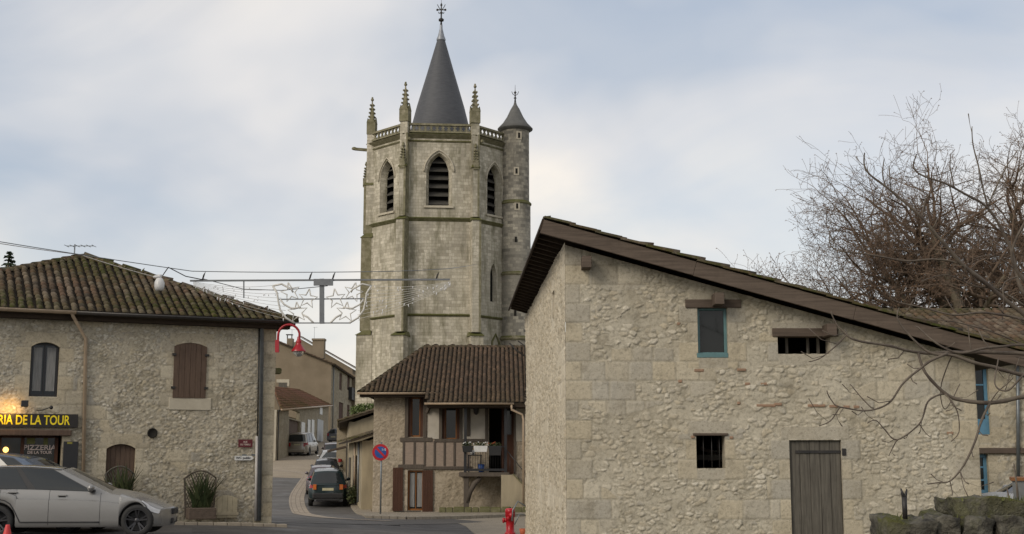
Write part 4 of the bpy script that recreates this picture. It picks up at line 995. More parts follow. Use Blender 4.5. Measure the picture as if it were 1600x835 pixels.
for h in (w1, w2):
    c = (h[0]+h[1])/2; o = window(mh, FM, (h[0]+.1, h[1]-.1, h[2], h[3]), -.12, .07, K['orange'])
    for a, b in ((h[0], h[0]+.12), (h[1]-.12, h[1])):
        mb = MB(); mb.fb(FM, a, b, h[2], h[3], -.1, -.02); mb.build('shutter', K['redshut'], mh)
window(mh, FM, door, -.1, .075, K['orange'], bars_v=1, curtain=True, name='french_window')
for r_ in ((613.5, 731, 629.5, 799), (660, 735, 676.5, 803)):
    mb = MB(); u0, u1, v0, v1 = FM.rect(*r_, .1); planks(mb, FM, u0, u1, v0, v1, .05, .09, 4); mb.build('shutter', K['redshut'], mh)
window(mh, FM, (dd[0]+.55, dd[1], dd[2], dd[3]), -.3, .1, K['redshut'], bars_h=1, name='balcony_door')
mb = MB(); mb.fb(FM, dd[0]+.65, dd[1]-.1, dd[2]+.1, dd[2]+1.7, -.36, -.33); mb.build('door_panel', K['redshut'], mh)
ln = thing('wall_lantern', 'small black lantern on the white panel above the balcony', 'lantern', FM.w(*FM.uv(744, 645), .1))
mb = MB(); p = FM.w(*FM.uv(744, 640, .2), .2); mb.lathe([(.02, .22), (.13, .12), (.14, .08), (.1, -.16), (.05, -.22), (.01, -.24)], 8, p); mb.bar(p+Z*.15, p-FM.N*.2+Z*.15, .03, .03); mb.build('lantern_body', K['black'], ln)
# roof
er = FM.w(0, 0, 1.0); eA = P(562, 613, YM-.75); eB = P(688, 612, YM-.75)
th = R(25); rnM = FM.N*math.sin(th)+Z*math.cos(th)
onM = lambda px, py: hitplane(px, py, eA, rnM)
c1 = onM(667, 629); c2 = onM(835, 629); c1.z, c2.z; rA = onM(663, 543); rB = onM(835, 536)
rB = rA+(FM.U*((rB-rA).dot(FM.U)+4)); c2 = c1+FM.U*11
eA2 = eA; k1 = onM(667, 613); k1 = eA+FM.U*((k1-eA).dot(FM.U))
random.seed(21); rf = MB(); tiles(rf, [eA, k1, c1, c2, rB, rA], tw=.2, tl=.3, mossf=.25, rad=.078)
bA = rA+(rA-eA).project(FM.N)*1.0; bA = eA+FM.N*2*((rA-eA).dot(FM.N)); bB = rB+FM.N*((rA-eA).dot(FM.N)); bB = Vector((rB.x, bA.y, bA.z))
rf.m = 0; tiles(rf, [eA, rA, bA], tw=.26, tl=.5, rad=.1, mossf=.3); rf.m = 0; tiles(rf, [bA, rA, rB, bB], tw=.4, tl=.8, rad=.15, mossf=.3)
rf.m = 0; ridge(rf, eA, rA, .12); ridge(rf, rA, rB, .13)
rfM = rf.build('roof', [K['tile_mid'], K['under']], mh)
FMg = Fr(eA.xy, FM.U.xy)
gutter(FMg, -.1, (k1-eA).dot(FM.U)+.55, eA.z-.02, .07, .09, K['beige'], mh)
FMc = Fr(c1.xy, FM.U.xy); uE = FMc.uv(803, 630)[0]
gutter(FMc, -.1, uE, c1.z-.02, .07, .09, K['beige'], mh)
mb = MB(); mb.tube([FMc.w(uE-.1, c1.z-.1, .07), FMc.w(uE-.1, c1.z-.3, .07), FMc.w(uE+.35, c1.z-.5, -.1), FMc.w(uE+.4, c1.z-.7, -.1), FMc.w(uE+.4, 1, -.1)], .05, 8); mb.build('downpipe', K['beige'], mh)
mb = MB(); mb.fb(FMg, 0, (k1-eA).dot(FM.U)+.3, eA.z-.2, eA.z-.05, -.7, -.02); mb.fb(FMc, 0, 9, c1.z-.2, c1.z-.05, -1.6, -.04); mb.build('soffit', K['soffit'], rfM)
# balcony (rail plane n=1.35)
nB = 1.3; u0, u1, v0, v1 = FM.rect(717, 736, 796, 743, nB)
bal = MB(); bal.fb(FM, u0, u1, v0-.05, v0+.12, .02, nB); bo = bal.build('balcony_deck', K['timber'], mh, bevel=.01)
vt_ = FM.uv(727, 698, nB)[1]; uP1, uP2 = FM.uv(727, 700, nB)[0], FM.uv(790, 700, nB)[0]
mb = MB()
for u in (uP1, uP2): mb.fb(FM, u-.06, u+.06, v0+.12, c1.z-.1, nB-.14, nB-.02)
mb.build('post', K['black'], bo)
mb = MB(); mb.fb(FM, uP1, uP2, vt_-.03, vt_+.02, nB-.1, nB-.05); mb.fb(FM, uP1, uP2, v0+.18, v0+.28, nB-.1, nB-.05)
k = 16
for i in range(k): u = uP1+(uP2-uP1)*i/k; mb.tube([FM.w(u, v0+.2, nB-.075), FM.w(u, vt_, nB-.075)], .011, 4)
for i in range(8): mb.tube([FM.w(uP1, v0+.2, .1+i*.15), FM.w(uP1, vt_, .1+i*.15)], .011, 4)
mb.fb(FM, uP1-.02, uP1+.02, vt_-.03, vt_+.02, .05, nB-.1)
us = uP2; ue = FM.uv(838, 740, nB)[0]; p0, p1 = FM.w(us, vt_-.1, nB-.075), FM.w(ue, vt_-1.7, nB-.075)
mb.tube([p0, p1], .02, 5)
for i in range(1, 7): p = p0.lerp(p1, i/7); mb.tube([p, p-Z*1.0], .011, 4)
mb.build('railing', K['black'], bo)
uS = FM.uv(783, 770, nB)[0]
mb = MB(); zt0 = v0+.02; mb.prism([FM.w(a, b, nB+.02) for a, b in ((uS, .2), (ue+1, .2), (ue+1, zt0-2.0), (uS+.55, zt0), (uS, zt0))], FM.N*-1.3); mb.build('stair', K['dirtyplaster'], mh)
mb = MB(); mb.bar(FM.w(uS+.5, zt0+.03, nB+.0), FM.w(ue+1, zt0-2.0, nB+.0), .12, .05); mb.build('stair_edge', K['mossy'], mh)
mb = MB(); u = FM.uv(728.5, 770, nB-.2)[0]; mb.fb(FM, u-.11, u+.11, .4, v0-.05, nB-.35, nB-.12); mb.build('post', K['timber'], bo, bevel=.02)
pts = [FM.w(*FM.uv(a, b, nB-.2), nB-.22) for a, b in ((729, 786), (734, 768), (742, 755), (751, 746))]; mb = MB(); mb.tube(pts, [.12, .13, .12, .1], 6); mb.build('brace', K['timber'], bo)
# things on balcony
def leaves(mb, c, rad, n, ls=.06, seed=0, flat=1.0, bias=0):
    rnd = random.Random(seed); c = Vector(c)
    for _ in range(n):
        v = Vector((rnd.gauss(0, 1), rnd.gauss(0, 1), rnd.gauss(0, 1))).normalized()*rnd.random()**.4
        p = c+Vector((v.x*rad[0], v.y*rad[1], v.z*rad[2])); a = Vector((rnd.gauss(0, 1), rnd.gauss(0, 1), rnd.gauss(0, 1))).normalized(); b = a.orthogonal().normalized(); q_ = ls*rnd.uniform(.6, 1.3)
        mb.col = (rnd.random(), 0, 0, 1); mb.poly([p-a*q_, p+b*q_*.5, p+a*q_, p-b*q_*.5])
for (x0, y0, x1, y1, mt, nm, lab) in ((722, 697, 739, 707, 'plast', 'planter_box', 'dark planter hung at the left end of the balcony rail'), (740, 697, 762, 706.5, 'white', 'planter_box', 'white planter hung in the middle of the balcony rail'), (763, 697, 784, 712, 'plast', 'planter_box', 'black planter with orange flower at the right end of the balcony rail')):
    a0, a1, b0, b1 = FM.rect(x0, y0, x1, y1, nB+.15); t_ = thing(nm, lab, 'planter', FM.w((a0+a1)/2, b0, nB+.1), group='planters hung on the balcony rail')
    mb = MB(); mb.hexa([FM.w(a0+.04, b0, nB+.2), FM.w(a1-.04, b0, nB+.2), FM.w(a1-.04, b0, nB+.03), FM.w(a0+.04, b0, nB+.03), FM.w(a0, b1, nB+.24), FM.w(a1, b1, nB+.24), FM.w(a1, b1, nB), FM.w(a0, b1, nB)]); mb.build('trough', K[mt], t_, bevel=.01)
    mb = MB(); leaves(mb, FM.w((a0+a1)/2, b1+.06, nB+.12), ((a1-a0)/2, .12, .1), 90, .05, x0); mb.build('foliage', K['green'], t_)
    mb = MB(); 
    for i in range(7): mb.ball(FM.w(a0+(a1-a0)*random.random(), b1+random.uniform(.06, .16), nB+.15+random.uniform(-.05, .05)), .028, 5, 4)
    mb.build('flowers', K['terra' if x0 == 763 else 'white'], t_)
tb = thing('small_table', 'small black table on the balcony behind the railing', 'table', FM.w(*FM.uv(741, 735, .7), .7)); p = FM.w(FM.uv(742, 730, .7)[0], v0+.12, .7)
mb = MB(); mb.box(p+Z*.72, (.6, .45, .04)); mb.build('tabletop', K['black'], tb)
for sx_ in (-1, 1):
    for sy in (-1, 1): mb = MB(); mb.box(p+Vector((.26*sx_, .18*sy, .36)), (.04, .04, .70)); mb.build('leg', K['black'], tb)
bk_ = thing('blue_bucket', 'small blue bucket on the balcony floor beside the table', 'bucket', FM.w(FM.uv(752, 735, .8)[0], v0+.12, .8)); p = Vector(bk_.location)
mb = MB(); mb.lathe([(.001, 0), (.11, 0), (.15, .34), (.13, .34), (.1, .03)], 14, p); mb.build('pail', m_plain('bucket blue', (.02, .07, .25), .4), bk_)
pt = thing('white_pot', 'white pot standing on the small balcony table', 'pot', FM.w(FM.uv(738, 735, .7)[0], v0+.86, .7)); p = Vector(pt.location)
mb = MB(); mb.lathe([(.001, 0), (.09, 0), (.12, .2), (.1, .2)], 12, p); mb.build('pot_body', K['white'], pt)
# low mossy kerb wall
lw = MB(); rnd = random.Random(4); u = FM.uv(686, 798, 1.6)[0]; ue = FM.uv(822, 800, 1.6)[0]+2
while u < ue:
    L_ = rnd.uniform(.25, .5); p = FM.w(u+L_/2, 0, 1.75); z_ = g(p.x, p.y)+.12; lw.box((p.x, p.y, z_+.1), (L_-.02, .3, .24+rnd.uniform(-.03, .05)), rnd.uniform(-.05, .05)); u += L_
o = lw.build('low_stone_edging', K['mossy'], bevel=.04); tag(o, 'low mossy stone edging in front of the half timbered house', 'edging')
gr = MB(); p = FM.w(*FM.uv(641, 804, 1.0), 1.0); gr.box((p.x, p.y, g(p.x, p.y)+.16), (.9, .5, .02)); o = gr.build('drain_cover', K['iron']); tag(o, 'dark metal grating in the pavement below the french window', 'grating')
# no parking sign
ps = P(594.5, 800, 52.6); ps.z = g(ps.x, ps.y)+.1
np_ = thing('no_parking_sign', 'round blue and red no parking sign on a grey post', 'road sign', ps)
mb = MB(); mb.tube([ps-Z*.1, ps+Z*2.9], .035, 8); mb.build('post', K['zinc'], np_)
FN = Fr((ps.x, ps.y-.06), (1, 0)); cu_, cv = FN.uv(594.5, 707); Mx = Matrix(((1, 0, 0), (0, 0, -1), (0, 1, 0)))
def disc(mb, r, c, t=.008): mb.lathe([(.0005, 0), (r, 0), (r, t), (.0005, t)], 28, c, M=Mx, smooth=False)
mb = MB(); disc(mb, .335, FN.w(cu_, cv, 0)); dsc = mb.build('disc', m_plain('sign red', (.45, .015, .025), .35), np_)
mb = MB(); disc(mb, .235, FN.w(cu_, cv, .011)); mb.build('blue_field', K['bluep'], dsc)
mb = MB(); mb.prism([FN.w(cu_+a, cv+b, .024) for a, b in ((-.21, .15), (-.15, .21), (.21, -.15), (.15, -.21))], FN.N*-.004); mb.build('red_bar', m_plain('sign red bar', (.45, .015, .025), .35), dsc)
text('1-15', FN, 597, 701, 603, 704.5, .026, K['white'], dsc, bold=.02)
# ================================================================== SIDE STREET
def simple_house(name, label, A, B, zw, back, mat, zb=0, rmat='tile_far', pitch=22, hip=False, cat='house', gable=False):
    """street wall from A to B (outward normal = U x Z), depth back"""
    fr = Fr(A, Vector(B)-Vector(A)); W = (Vector(B)-Vector(A)).length; h = thing(name, label, cat, fr.w(W/2, g(*fr.w(W/2, 0, -back/2).xy)-.1, -back/2))
    return fr, W, h
# long low house on the left (street wall faces right/east)
a, b = P(431, 715, 100).xy, P(512, 715, 150).xy
frl = Fr(a, b-a); Wl = (b-a).length
zl0 = frl.uv(431, 640)[1]; zl1 = frl.uv(512, 633)[1]; zl = zl0; zlf = lambda u: zl0+(zl1-zl0)*u/Wl
lh = thing('low_house', 'low street house with orange mossy tiled roof and white shutters', 'house', frl.w(Wl/2, 2.6, -3))
gd = frl.rect(451, 655, 468, 712); 
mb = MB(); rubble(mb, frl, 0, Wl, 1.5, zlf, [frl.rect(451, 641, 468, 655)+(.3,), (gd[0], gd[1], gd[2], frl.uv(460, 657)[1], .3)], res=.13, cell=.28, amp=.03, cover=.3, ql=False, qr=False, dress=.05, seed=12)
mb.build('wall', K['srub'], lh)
mb = MB(); f2 = Fr(a+frl.N.xy*-7, frl.N.xy); mb.fb(f2, 0, 6.97, 1.5, zl, -.3, 0); mb.fb(frl, 0, Wl, 1.5, zl+1, -7, -6.7); mb.fb(frl, .3, Wl-.3, 1.5, zl, -1, -.9); mb.build('side_wall', K['block'], lh)
mb = MB(); planks(mb, frl, gd[0], gd[1], gd[2], frl.uv(460, 657)[1], -.25, -.18, 6); mb.build('garage_door', K['shut'], lh)
for x0, y0, x1, y1 in ((471, 660, 476.5, 688), (481, 656, 485, 690), (487, 656, 491, 692)):
    mb = MB(); mb.pbox(frl, x0, y0, x1, y1, .04, .1); mb.build('shutter', K['white'], lh)
mb = MB(); mb.pbox(frl, 496, 656, 505, 690, .02, .08); mb.build('door', m_plain('pale grey door', (.45, .46, .46), .6), lh)
mb = MB(); mb.pbox(frl, 500, 637, 504, 648, .02, .08); mb.build('small_shutter', K['white'], lh)
e0, e1 = frl.w(-.5, zlf(-.5), .35), frl.w(Wl+.2, zlf(Wl+.2), .35); r1_ = P(466, 609, 145); nl_ = (e1-e0).cross(r1_-e0); r0_ = hitplane(426, 605, e0, nl_); print('lowroof', r0_, r1_)
rl = MB(); tiles(rl, [e0, e1, r1_, r0_], tw=.3, tl=.42, mossf=.9, rad=.11); rl.m = 0; rl.build('roof', [K['tile_red'], K['under']], lh)
mb = MB(); mb.tube([frl.w(-.5, zlf(-.5), .42), frl.w(Wl, zl1, .42)], .09, 6); mb.build('gutter', K['beige'], lh)
mb = MB(); mb.tube([frl.w(.25, zl, .1), frl.w(.25, 2, .1)], .05, 6); mb.build('downpipe', K['dgutter'], lh)
# big gabled house: gable faces camera
YG = 153.0
FG = Fr(P(395, 715, YG).xy, (1, -.02)); ug, zg = FG.uv(518, 569); u2, zp = FG.uv(440, 537)
bh = thing('tall_gabled_house', 'tall street house with brown rendered gable wall and chimneys', 'house', FG.w(5, 4.2, -8))
mb = MB(); uu0 = 0.0; sl2 = (zp-zg)/(ug-u2); upk = u2-1.5; zpk = zg+sl2*(ug-upk)
mb.prism([FG.w(-2, 2.5), FG.w(ug, 2.5), FG.w(ug, zg), FG.w(upk, zpk), FG.w(-2, zpk-sl2*(upk+2))], FG.N*-.4); mb.build('gable_wall', K['render'], bh)
A_ = FG.w(ug, 0).xy; B_ = P(561, 715, 192).xy; fs = Fr(A_, B_-A_); Wz = (B_-A_).length
ws = [fs.rect(530, 583, 534.5, 610), fs.rect(542.5, 583, 546.5, 610), fs.rect(529, 629, 536, 676), fs.rect(542, 633, 546, 664)]
mb = MB(); rubble(mb, fs, 0, Wz, 3.0, lambda u: zg-.1, [w_+(.25,) for w_ in ws], res=.2, cell=.4, amp=.05, cover=.1, dress=.3, seed=15, row=.5); mb.build('wall', K['srub'], bh)
for w_, nm in zip(ws, ('shutter', 'shutter', 'door', 'door')):
    mb = MB(); mb.fb(fs, w_[0], w_[1], w_[2], w_[3], -.2, -.1); mb.build(nm, K['redshut'], bh)
mb = MB(); mb.pbox(fs, 550, 607, 557, 626, .0, .5); mb.build('shop_box', K['plast'], bh)
mb = MB(); mb.tube([fs.w(1.3, zg, .15), fs.w(1.3, 4.5, .15)], .07, 6); mb.build('downpipe', K['zinc'], bh)
mb = MB(); mb.prism([FG.w(-2, 2.5, -26), FG.w(ug, 2.5, -26), FG.w(ug, zg, -26), FG.w(upk, zpk, -26), FG.w(-2, zpk-sl2*(upk+2), -26)], FG.N*-.3); mb.build('rear_gable', K['render'], bh)
mb = MB(); o1, o2 = FG.w(ug+.4, zg-.1, .3), FG.w(upk, zpk+.05, .3); bb = Vector((fs.U.x, fs.U.y, 0))*(Wz+.5); 
tiles(mb, [o1, o1+bb, o2+bb, o2], tw=.35, tl=.5, rad=.13, mossf=.5); mb.m = 0; o3 = FG.w(-2.2, zpk-sl2*(upk+2)+.05, .3); tiles(mb, [o3, o2, o2+bb, o3+bb], tw=.5, tl=.8, rad=.2)
bhr = mb.build('roof', [K['tile_far'], K['under']], bh)
mb = MB(); mb.pbox(FG, 488, 531, 506, 560, -2.2, -1); mb.pbox(FG, 487, 529, 507, 532, -2.3, -.9); mb.build('chimney', K['render'], bhr)
mb = MB(); mb.pbox(FG, 448, 529, 457, 548, -4.2, -3.2); ch = mb.build('chimney', K['render'], bhr)
mb = MB(); 
for x in (449, 456): u, v = FG.uv(x, 529, -3.7); mb.fb(FG, u-.05, u+.05, v, v+.35, -3.8, -3.6)
u, v = FG.uv(452.5, 524, -3.7); mb.fb(FG, u-.4, u+.4, v, v+.1, -4, -3.4); mb.build('chimney_cap', K['dgutter'], ch)
mb = MB(); mb.pbox(FG, 435, 598, 448, 629, .02, .08); mb.build('shutter', K['oldwoodz'], bh); 
mb = MB()
for r_ in ((432, 593, 452, 598), (448, 598, 452, 604), (448, 611, 453, 617), (447.5, 623, 452, 629)): mb.pbox(FG, *r_, .0, .05)
mb.build('window_quoins', K['block'], bh)
def aerial(name, label, p, h, w_, n=5, par=None):
    t = thing(name, label, 'aerial', p); p = Vector(p); mb = MB(); mb.tube([p-Z*.3, p+Z*h], .02, 5); mb.build('mast', K['zinc'], t)
    mb = MB(); a, b = p+Z*(h-.05)-Vector((w_*.3, 0, 0)), p+Z*(h-.05)+Vector((w_*.7, 0, 0)); mb.bar(a, b, .02, .02)
    for i in range(n): q = a.lerp(b, i/(n-1)); mb.bar(q-Vector((0, w_*.25, 0)), q+Vector((0, w_*.25, 0)), .012, .012)
    mb.build('antenna', K['zinc'], t); return t
aerial('roof_aerial', 'thin television aerial above the chimney of the tall gabled house', FG.w(*FG.uv(456, 530, -3.7), -3.7), 1.2, 1.2)
aerial('roof_aerial', 'thin aerial mast behind the wide chimney of the tall gabled house', FG.w(*FG.uv(491, 530, -6), -6), 1.5, .5)
# neighbour roof behind gable house
nb_ = thing('brown_roofed_house', 'house behind the tall gabled house showing only its brown tiled roof', 'house', P(530, 680, 165)); mb = MB()
FQ = Fr(P(455, 715, 184).xy, (1, 0)); q0 = FQ.uv(470, 530); q1 = FQ.uv(551, 566)
mb.prism([FQ.w(q0[0]-4, 4), FQ.w(q1[0], 4), FQ.w(q1[0], q1[1]-1.0), FQ.w(q0[0], q0[1]), FQ.w(q0[0]-4, q0[1]-2)], FQ.N*-14); mb.build('wall', K['render'], nb_)
mb = MB(); tiles(mb, [FQ.w(q1[0]+.5, q1[1]-.9, .5), FQ.w(q1[0]+.5, q1[1]-.9, -14), FQ.w(q0[0], q0[1]+.3, -14), FQ.w(q0[0], q0[1]+.3, .5)], tw=.4, tl=.6, rad=.15); mb.build('roof', [K['tile_far'], K['under']], nb_)
# far houses closing the street
FF = Fr(P(552, 715, 185).xy, (1, 0)); specs = [(556, 574, 604, 690, 'plaster', 'far pale house with orange roof glimpsed between gabled house and tower'), (560, 640, 562, 655, 'render', 'farthest brown house glimpsed left of the tower base')]
for i, (x0, x1, y0, y1, mt, lb) in enumerate(specs):
    fr = Fr(P(x0, 715, 215+i*35).xy, (1, 0)); W = fr.uv(x1, 650)[0]+(0 if i else 6); zt_ = fr.uv(x0, y0)[1]; h = thing('far_house', lb, 'house', fr.w(W/2, 5, -3)); mb = MB(); mb.fb(fr, 0, W, 5, zt_, -7, 0); mb.build('wall', K[mt], h)
    mb = MB(); tiles(mb, [fr.w(-.3, zt_, .5), fr.w(W+.3, zt_, .5), fr.w(W+.3, zt_+1.8, -3.5), fr.w(-.3, zt_+1.8, -3.5)], tw=.4, tl=.6, rad=.15); mb.m = 0; mb.build('roof', [K['tile_red'], K['under']], h)
    mb = MB(); mb.fb(fr, .8, 1.7, zt_-2.2, zt_-.8, .0, .05); mb.build('window', K['void'], h)
# hedge beside tower
hd_ = MB(); p = P(574, 640, 88); leaves(hd_, (p.x, p.y, p.z-.1), (1.3, 1.0, .55), 1500, .09, 3); o = hd_.build('hedge', K['hedge']); tag(o, 'bright green clipped hedge at the foot of the tower', 'hedge')
hw = thing('garden_wall', 'low stone garden wall under the green hedge by the tower', 'wall', P(574, 700, 86)); mb = MB(); p = P(574, 650, 86.5); mb.box((p.x, p.y, 3.2), (4, .4, 4.6)); mb.build('wall', K['srub'], hw)
# sheds along the right of the street (facade looks left)
def shed(name, label, A, B, zw, dep, rise, mats, gates, rm, cat='shed'):
    fr = Fr(B, Vector(A)-Vector(B))       # outward normal should look towards -x
    W = (Vector(A)-Vector(B)).length
    if fr.N.x > 0: fr = Fr(A, Vector(B)-Vector(A))
    t = thing(name, label, cat, fr.w(W/2, g(*fr.w(W/2, 0, -dep/2).xy), -dep/2)); z0 = .3
    mb = MB(); mb.fb(fr, 0, W, z0, zw, -.3, 0)
    for s_ in (0, 1):
        fr2a = fr.w(W if s_ else 0, 0, -.3); x_ = W-.15 if s_ else .15
        mb.prism([fr.w(x_-.15, z0, -.3), fr.w(x_-.15, z0, -dep), fr.w(x_-.15, zw+rise, -dep), fr.w(x_-.15, zw, -.3)], fr.U*.3)
    mb.fb(fr, 0, W, z0, zw+rise, -dep-.25, -dep); mb.build('wall', mats, t)
    mb = MB(); tiles(mb, [fr.w(-.35, zw+.02, .55), fr.w(W+.35, zw+.02, .55), fr.w(W+.35, zw+rise+.25, -dep-.3), fr.w(-.35, zw+rise+.25, -dep-.3)], tw=.26, tl=.4, mossf=1, rad=.1); mb.build('roof', [K[rm], K['under']], t)
    for (a, b, z1_, m_) in gates:
        mb = MB(); planks(mb, fr, a, b, z0+.5, z1_, .01, .06, 5); mb.build('gate', K[m_], t)
    return fr, W, t
A1_, B1_ = Vector((-6.75, 58.2)), Vector((-8.7, 69)); A2_, B2_ = Vector((-8.8, 69.6)), Vector((-11.0, 86))
f1, W1, t1 = shed('front_shed', 'nearest plastered lean-to shed along the right kerb of the street', A1_, B1_, 3.75, 2.6, .85, K['dirtyplaster'], [(1.0, 2.2, 3.0, 'oldwoodz'), (5, 7.4, 3.1, 'oldwoodz')], 'tile_old')
mb = MB(); mb.tube([f1.w(W1-.5, 3.7, .12), f1.w(W1-.5, 1, .12)], .05, 6); mb.build('downpipe', K['zinc'], t1)
mb = MB(); mb.tube([f1.w(W1-3.5, 3.7, .12), f1.w(W1-3.5, 1, .12)], .05, 6); mb.build('downpipe', K['beige'], t1)
f2_, W2_, t2 = shed('rear_shed', 'farther taller plastered shed with mossy roof along the right kerb', A2_, B2_, 4.9, 3.0, 1.0, K['dirtyplaster'], [(3, 5, 4.2, 'oldwoodz'), (9, 11, 3.9, 'oldwoodz')], 'tile_old')
mb = MB(); fA, fB = f2_.w(W2_*.55, 3.3, 1.2), f2_.w(W2_*.25, 3.3, 1.2); mb.hexa([fA, fB, fB-f2_.N*1.2+Z*.3, fA-f2_.N*1.2+Z*.3, fA+Z*.12, fB+Z*.12, fB-f2_.N*1.2+Z*.42, fA-f2_.N*1.2+Z*.42]); mb.build('canopy', K['oldwood'], t2)
pb = MB(); leaves(pb, (-7.5, 60.8, 1.3), (.25, .3, .45), 300, .07, 5); o = pb.build('potted_shrub', K['green']); tag(o, 'small green shrub at the foot of the nearest shed', 'shrub')
# ================================================================== FAR RIGHT HOUSE
FH = Fr(P(1440, 715, 36).xy, (1, 0)); rh = thing('blue_window_house', 'rubble stone house with blue windows and tiled roof beyond the barn', 'house', FH.w(5, 1.4, -4))
hb1 = FH.rect(1505, 572, 1546, 679); hb2 = FH.rect(1505, 710, 1545, 771)
zh = FH.uv(1560, 556)[1]
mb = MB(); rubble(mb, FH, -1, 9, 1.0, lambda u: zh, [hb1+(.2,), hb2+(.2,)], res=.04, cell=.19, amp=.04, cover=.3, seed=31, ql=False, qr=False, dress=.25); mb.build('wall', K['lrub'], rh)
mb = MB(); mb.fb(FH, -1, 9, 1, zh, -8, -7.7); mb.fb(FH, 8.7, 9, 1, zh, -7.7, -.3); mb.fb(FH, -1, -.7, 1, zh, -7.7, -.3); mb.fb(FH, -.7, 8.7, 1, zh, -2, -1.9); mb.build('side_wall', K['block'], rh)
window(rh, FH, (hb1[0], hb1[1], FH.uv(1540, 660)[1], hb1[3]), -.12, .09, K['blue'], bars_h=2, bars_v=0); mb = MB(); mb.fb(FH, hb1[0], hb1[1], hb1[2], FH.uv(1540, 660)[1], -.17, -.11); mb.build('window_panel', K['blue'], rh, bevel=.005)
window(rh, FH, hb2, -.12, .09, K['blue'], bars_h=2)
mb = MB(); mb.pbox(FH, 1500, 700, 1650, 709, -.1, .10); mb.build('beam', K['oldwood'], rh, bevel=.02)
mb = MB(); mb.tube([FH.w(*FH.uv(1590, 556, .1), .1), FH.w(*FH.uv(1591, 745, .1), .1)], .05, 8); mb.build('downpipe', K['zinc'], rh)
mb = MB(); ra, rb_ = FH.w(-1.3, zh, .6), FH.w(9.3, zh, .6); rzz = P(1500, 486, 40.4).z; tiles(mb, [ra, rb_, Vector((rb_.x, 40.4, rzz)), Vector((ra.x, 40.4, rzz))], tw=.24, tl=.4, mossf=.9, rad=.09); mb.m = 0; tiles(mb, [Vector((ra.x, 40.4, rzz)), Vector((rb_.x, 40.4, rzz)), Vector((rb_.x, 44.6, zh)), Vector((ra.x, 44.6, zh))], tw=.5, tl=.8, rad=.2); mb.m = 0; ridge(mb, (ra.x, 40.4, rzz), (rb_.x, 40.4, rzz), .11); mb.build('roof', [K['tile_old'], K['under']], rh)
# ================================================================== FOREGROUND DRY WALL
dw = thing('dry_stone_wall', 'dark mossy rough stone wall in the lower right foreground', 'wall', (7.5, 12.4, 1.3))
rnd = random.Random(9)
def rock(mb, c, s_, sd, n=3):
    import bmesh
    bm = bmesh.new(); bmesh.ops.create_cube(bm, size=1); bmesh.ops.subdivide_edges(bm, edges=bm.edges[:], cuts=13, use_grid_fill=True)
    base = len(mb.v); c = Vector(c)
    for v in bm.verts:
        p = v.co.copy(); L = max(abs(p.x), abs(p.y), abs(p.z)); q = p.lerp(p.normalized()*.55, .10); w_ = Vector((q.x*s_[0], q.y*s_[1], q.z*s_[2]))
        d = noise.noise_vector(w_*2.2+Vector((sd*5.1, 0, 0)))*.085+noise.noise_vector(w_*7+Vector((sd*3, 2, 0)))*.04+noise.noise_vector(w_*20+Vector((sd, 1, 0)))*.014
        mb.av(c+w_+d)
    mb.s = True
    for f in bm.faces: mb.af([base+v.index for v in f.verts])
    mb.s = False; bm.free()
K['drystone'] = m_noise('dark lichen stone', (.155, .145, .115), (.022, .020, .017), 6.5, .95, 1.0, 24, moss=.12, dist=.05)
mb = MB(); zt_ = P(1450, 803, 12.4).z
x = P(1384, 800, 12.3).x; x0w = x; k = 0
for (zz_, hh) in ((zt_-.17, .36), (zt_-.55, .42), (zt_-.97, .44)):
    x = x0w+rnd.uniform(0, .05)
    while x < 9.2:
        L_ = rnd.uniform(.25, .8) if zz_ > zt_-.3 else rnd.uniform(.2, .5); rock(mb, (x+L_/2, 12.6+rnd.uniform(-.04, .04), zz_-.06+rnd.uniform(-.015, .015)), (L_*.98, .75, hh*1.0), k); x += L_; k += 1
xx = P(1487, 790, 12.6).x
for L_ in (.95, 1.1, 1.0, .9): rock(mb, (xx+L_/2, 12.8, zt_+.0), (L_*1.0, .55, .26), k+3); xx += L_; k += 1
mb.build('stones', K['drystone'], dw)
gp = MB()
for i in range(900):
    xq = rnd.uniform(x0w+.1, 9); yq = rnd.uniform(12.3, 12.9); 
    if noise.noise(Vector((xq*2.2, yq*2, 0))) < .05: continue
    zq = zt_-.04 if xq < P(1487, 790, 12.6).x else zt_+.13
    a = rnd.uniform(0, 6.28); l_ = rnd.uniform(.02, .06); gp.col = (rnd.random(), 0, 0, 1); b = Vector((math.cos(a)*.008, math.sin(a)*.008, 0)); q_ = Vector((xq, yq, zq-.01)); gp.poly([q_-b, q_+b, q_+Vector((rnd.uniform(-.02, .02), rnd.uniform(-.02, .02), l_))])
o = gp.build('moss_tufts', m_leaf('moss tufts', (.05, .06, .015), (.13, .14, .035)), dw); o['kind'] = 'stuff'
ps_ = P(1414, 803, 12.5); st_ = thing('iron_stub', 'dark broken forked iron stub standing up on the foreground wall', 'post', ps_)
mb = MB(); mb.tube([ps_-Z*.05, ps_+Z*.16], [.024, .026], 8); mb.tube([ps_+Z*.13, ps_+Vector((-.018, 0, .2)), ps_+Vector((-.03, 0, .24))], [.024, .014, .006], 5); mb.tube([ps_+Z*.13, ps_+Vector((.018, 0, .19)), ps_+Vector((.028, 0, .235))], [.024, .013, .006], 5); mb.build('stub', K['iron'], st_)
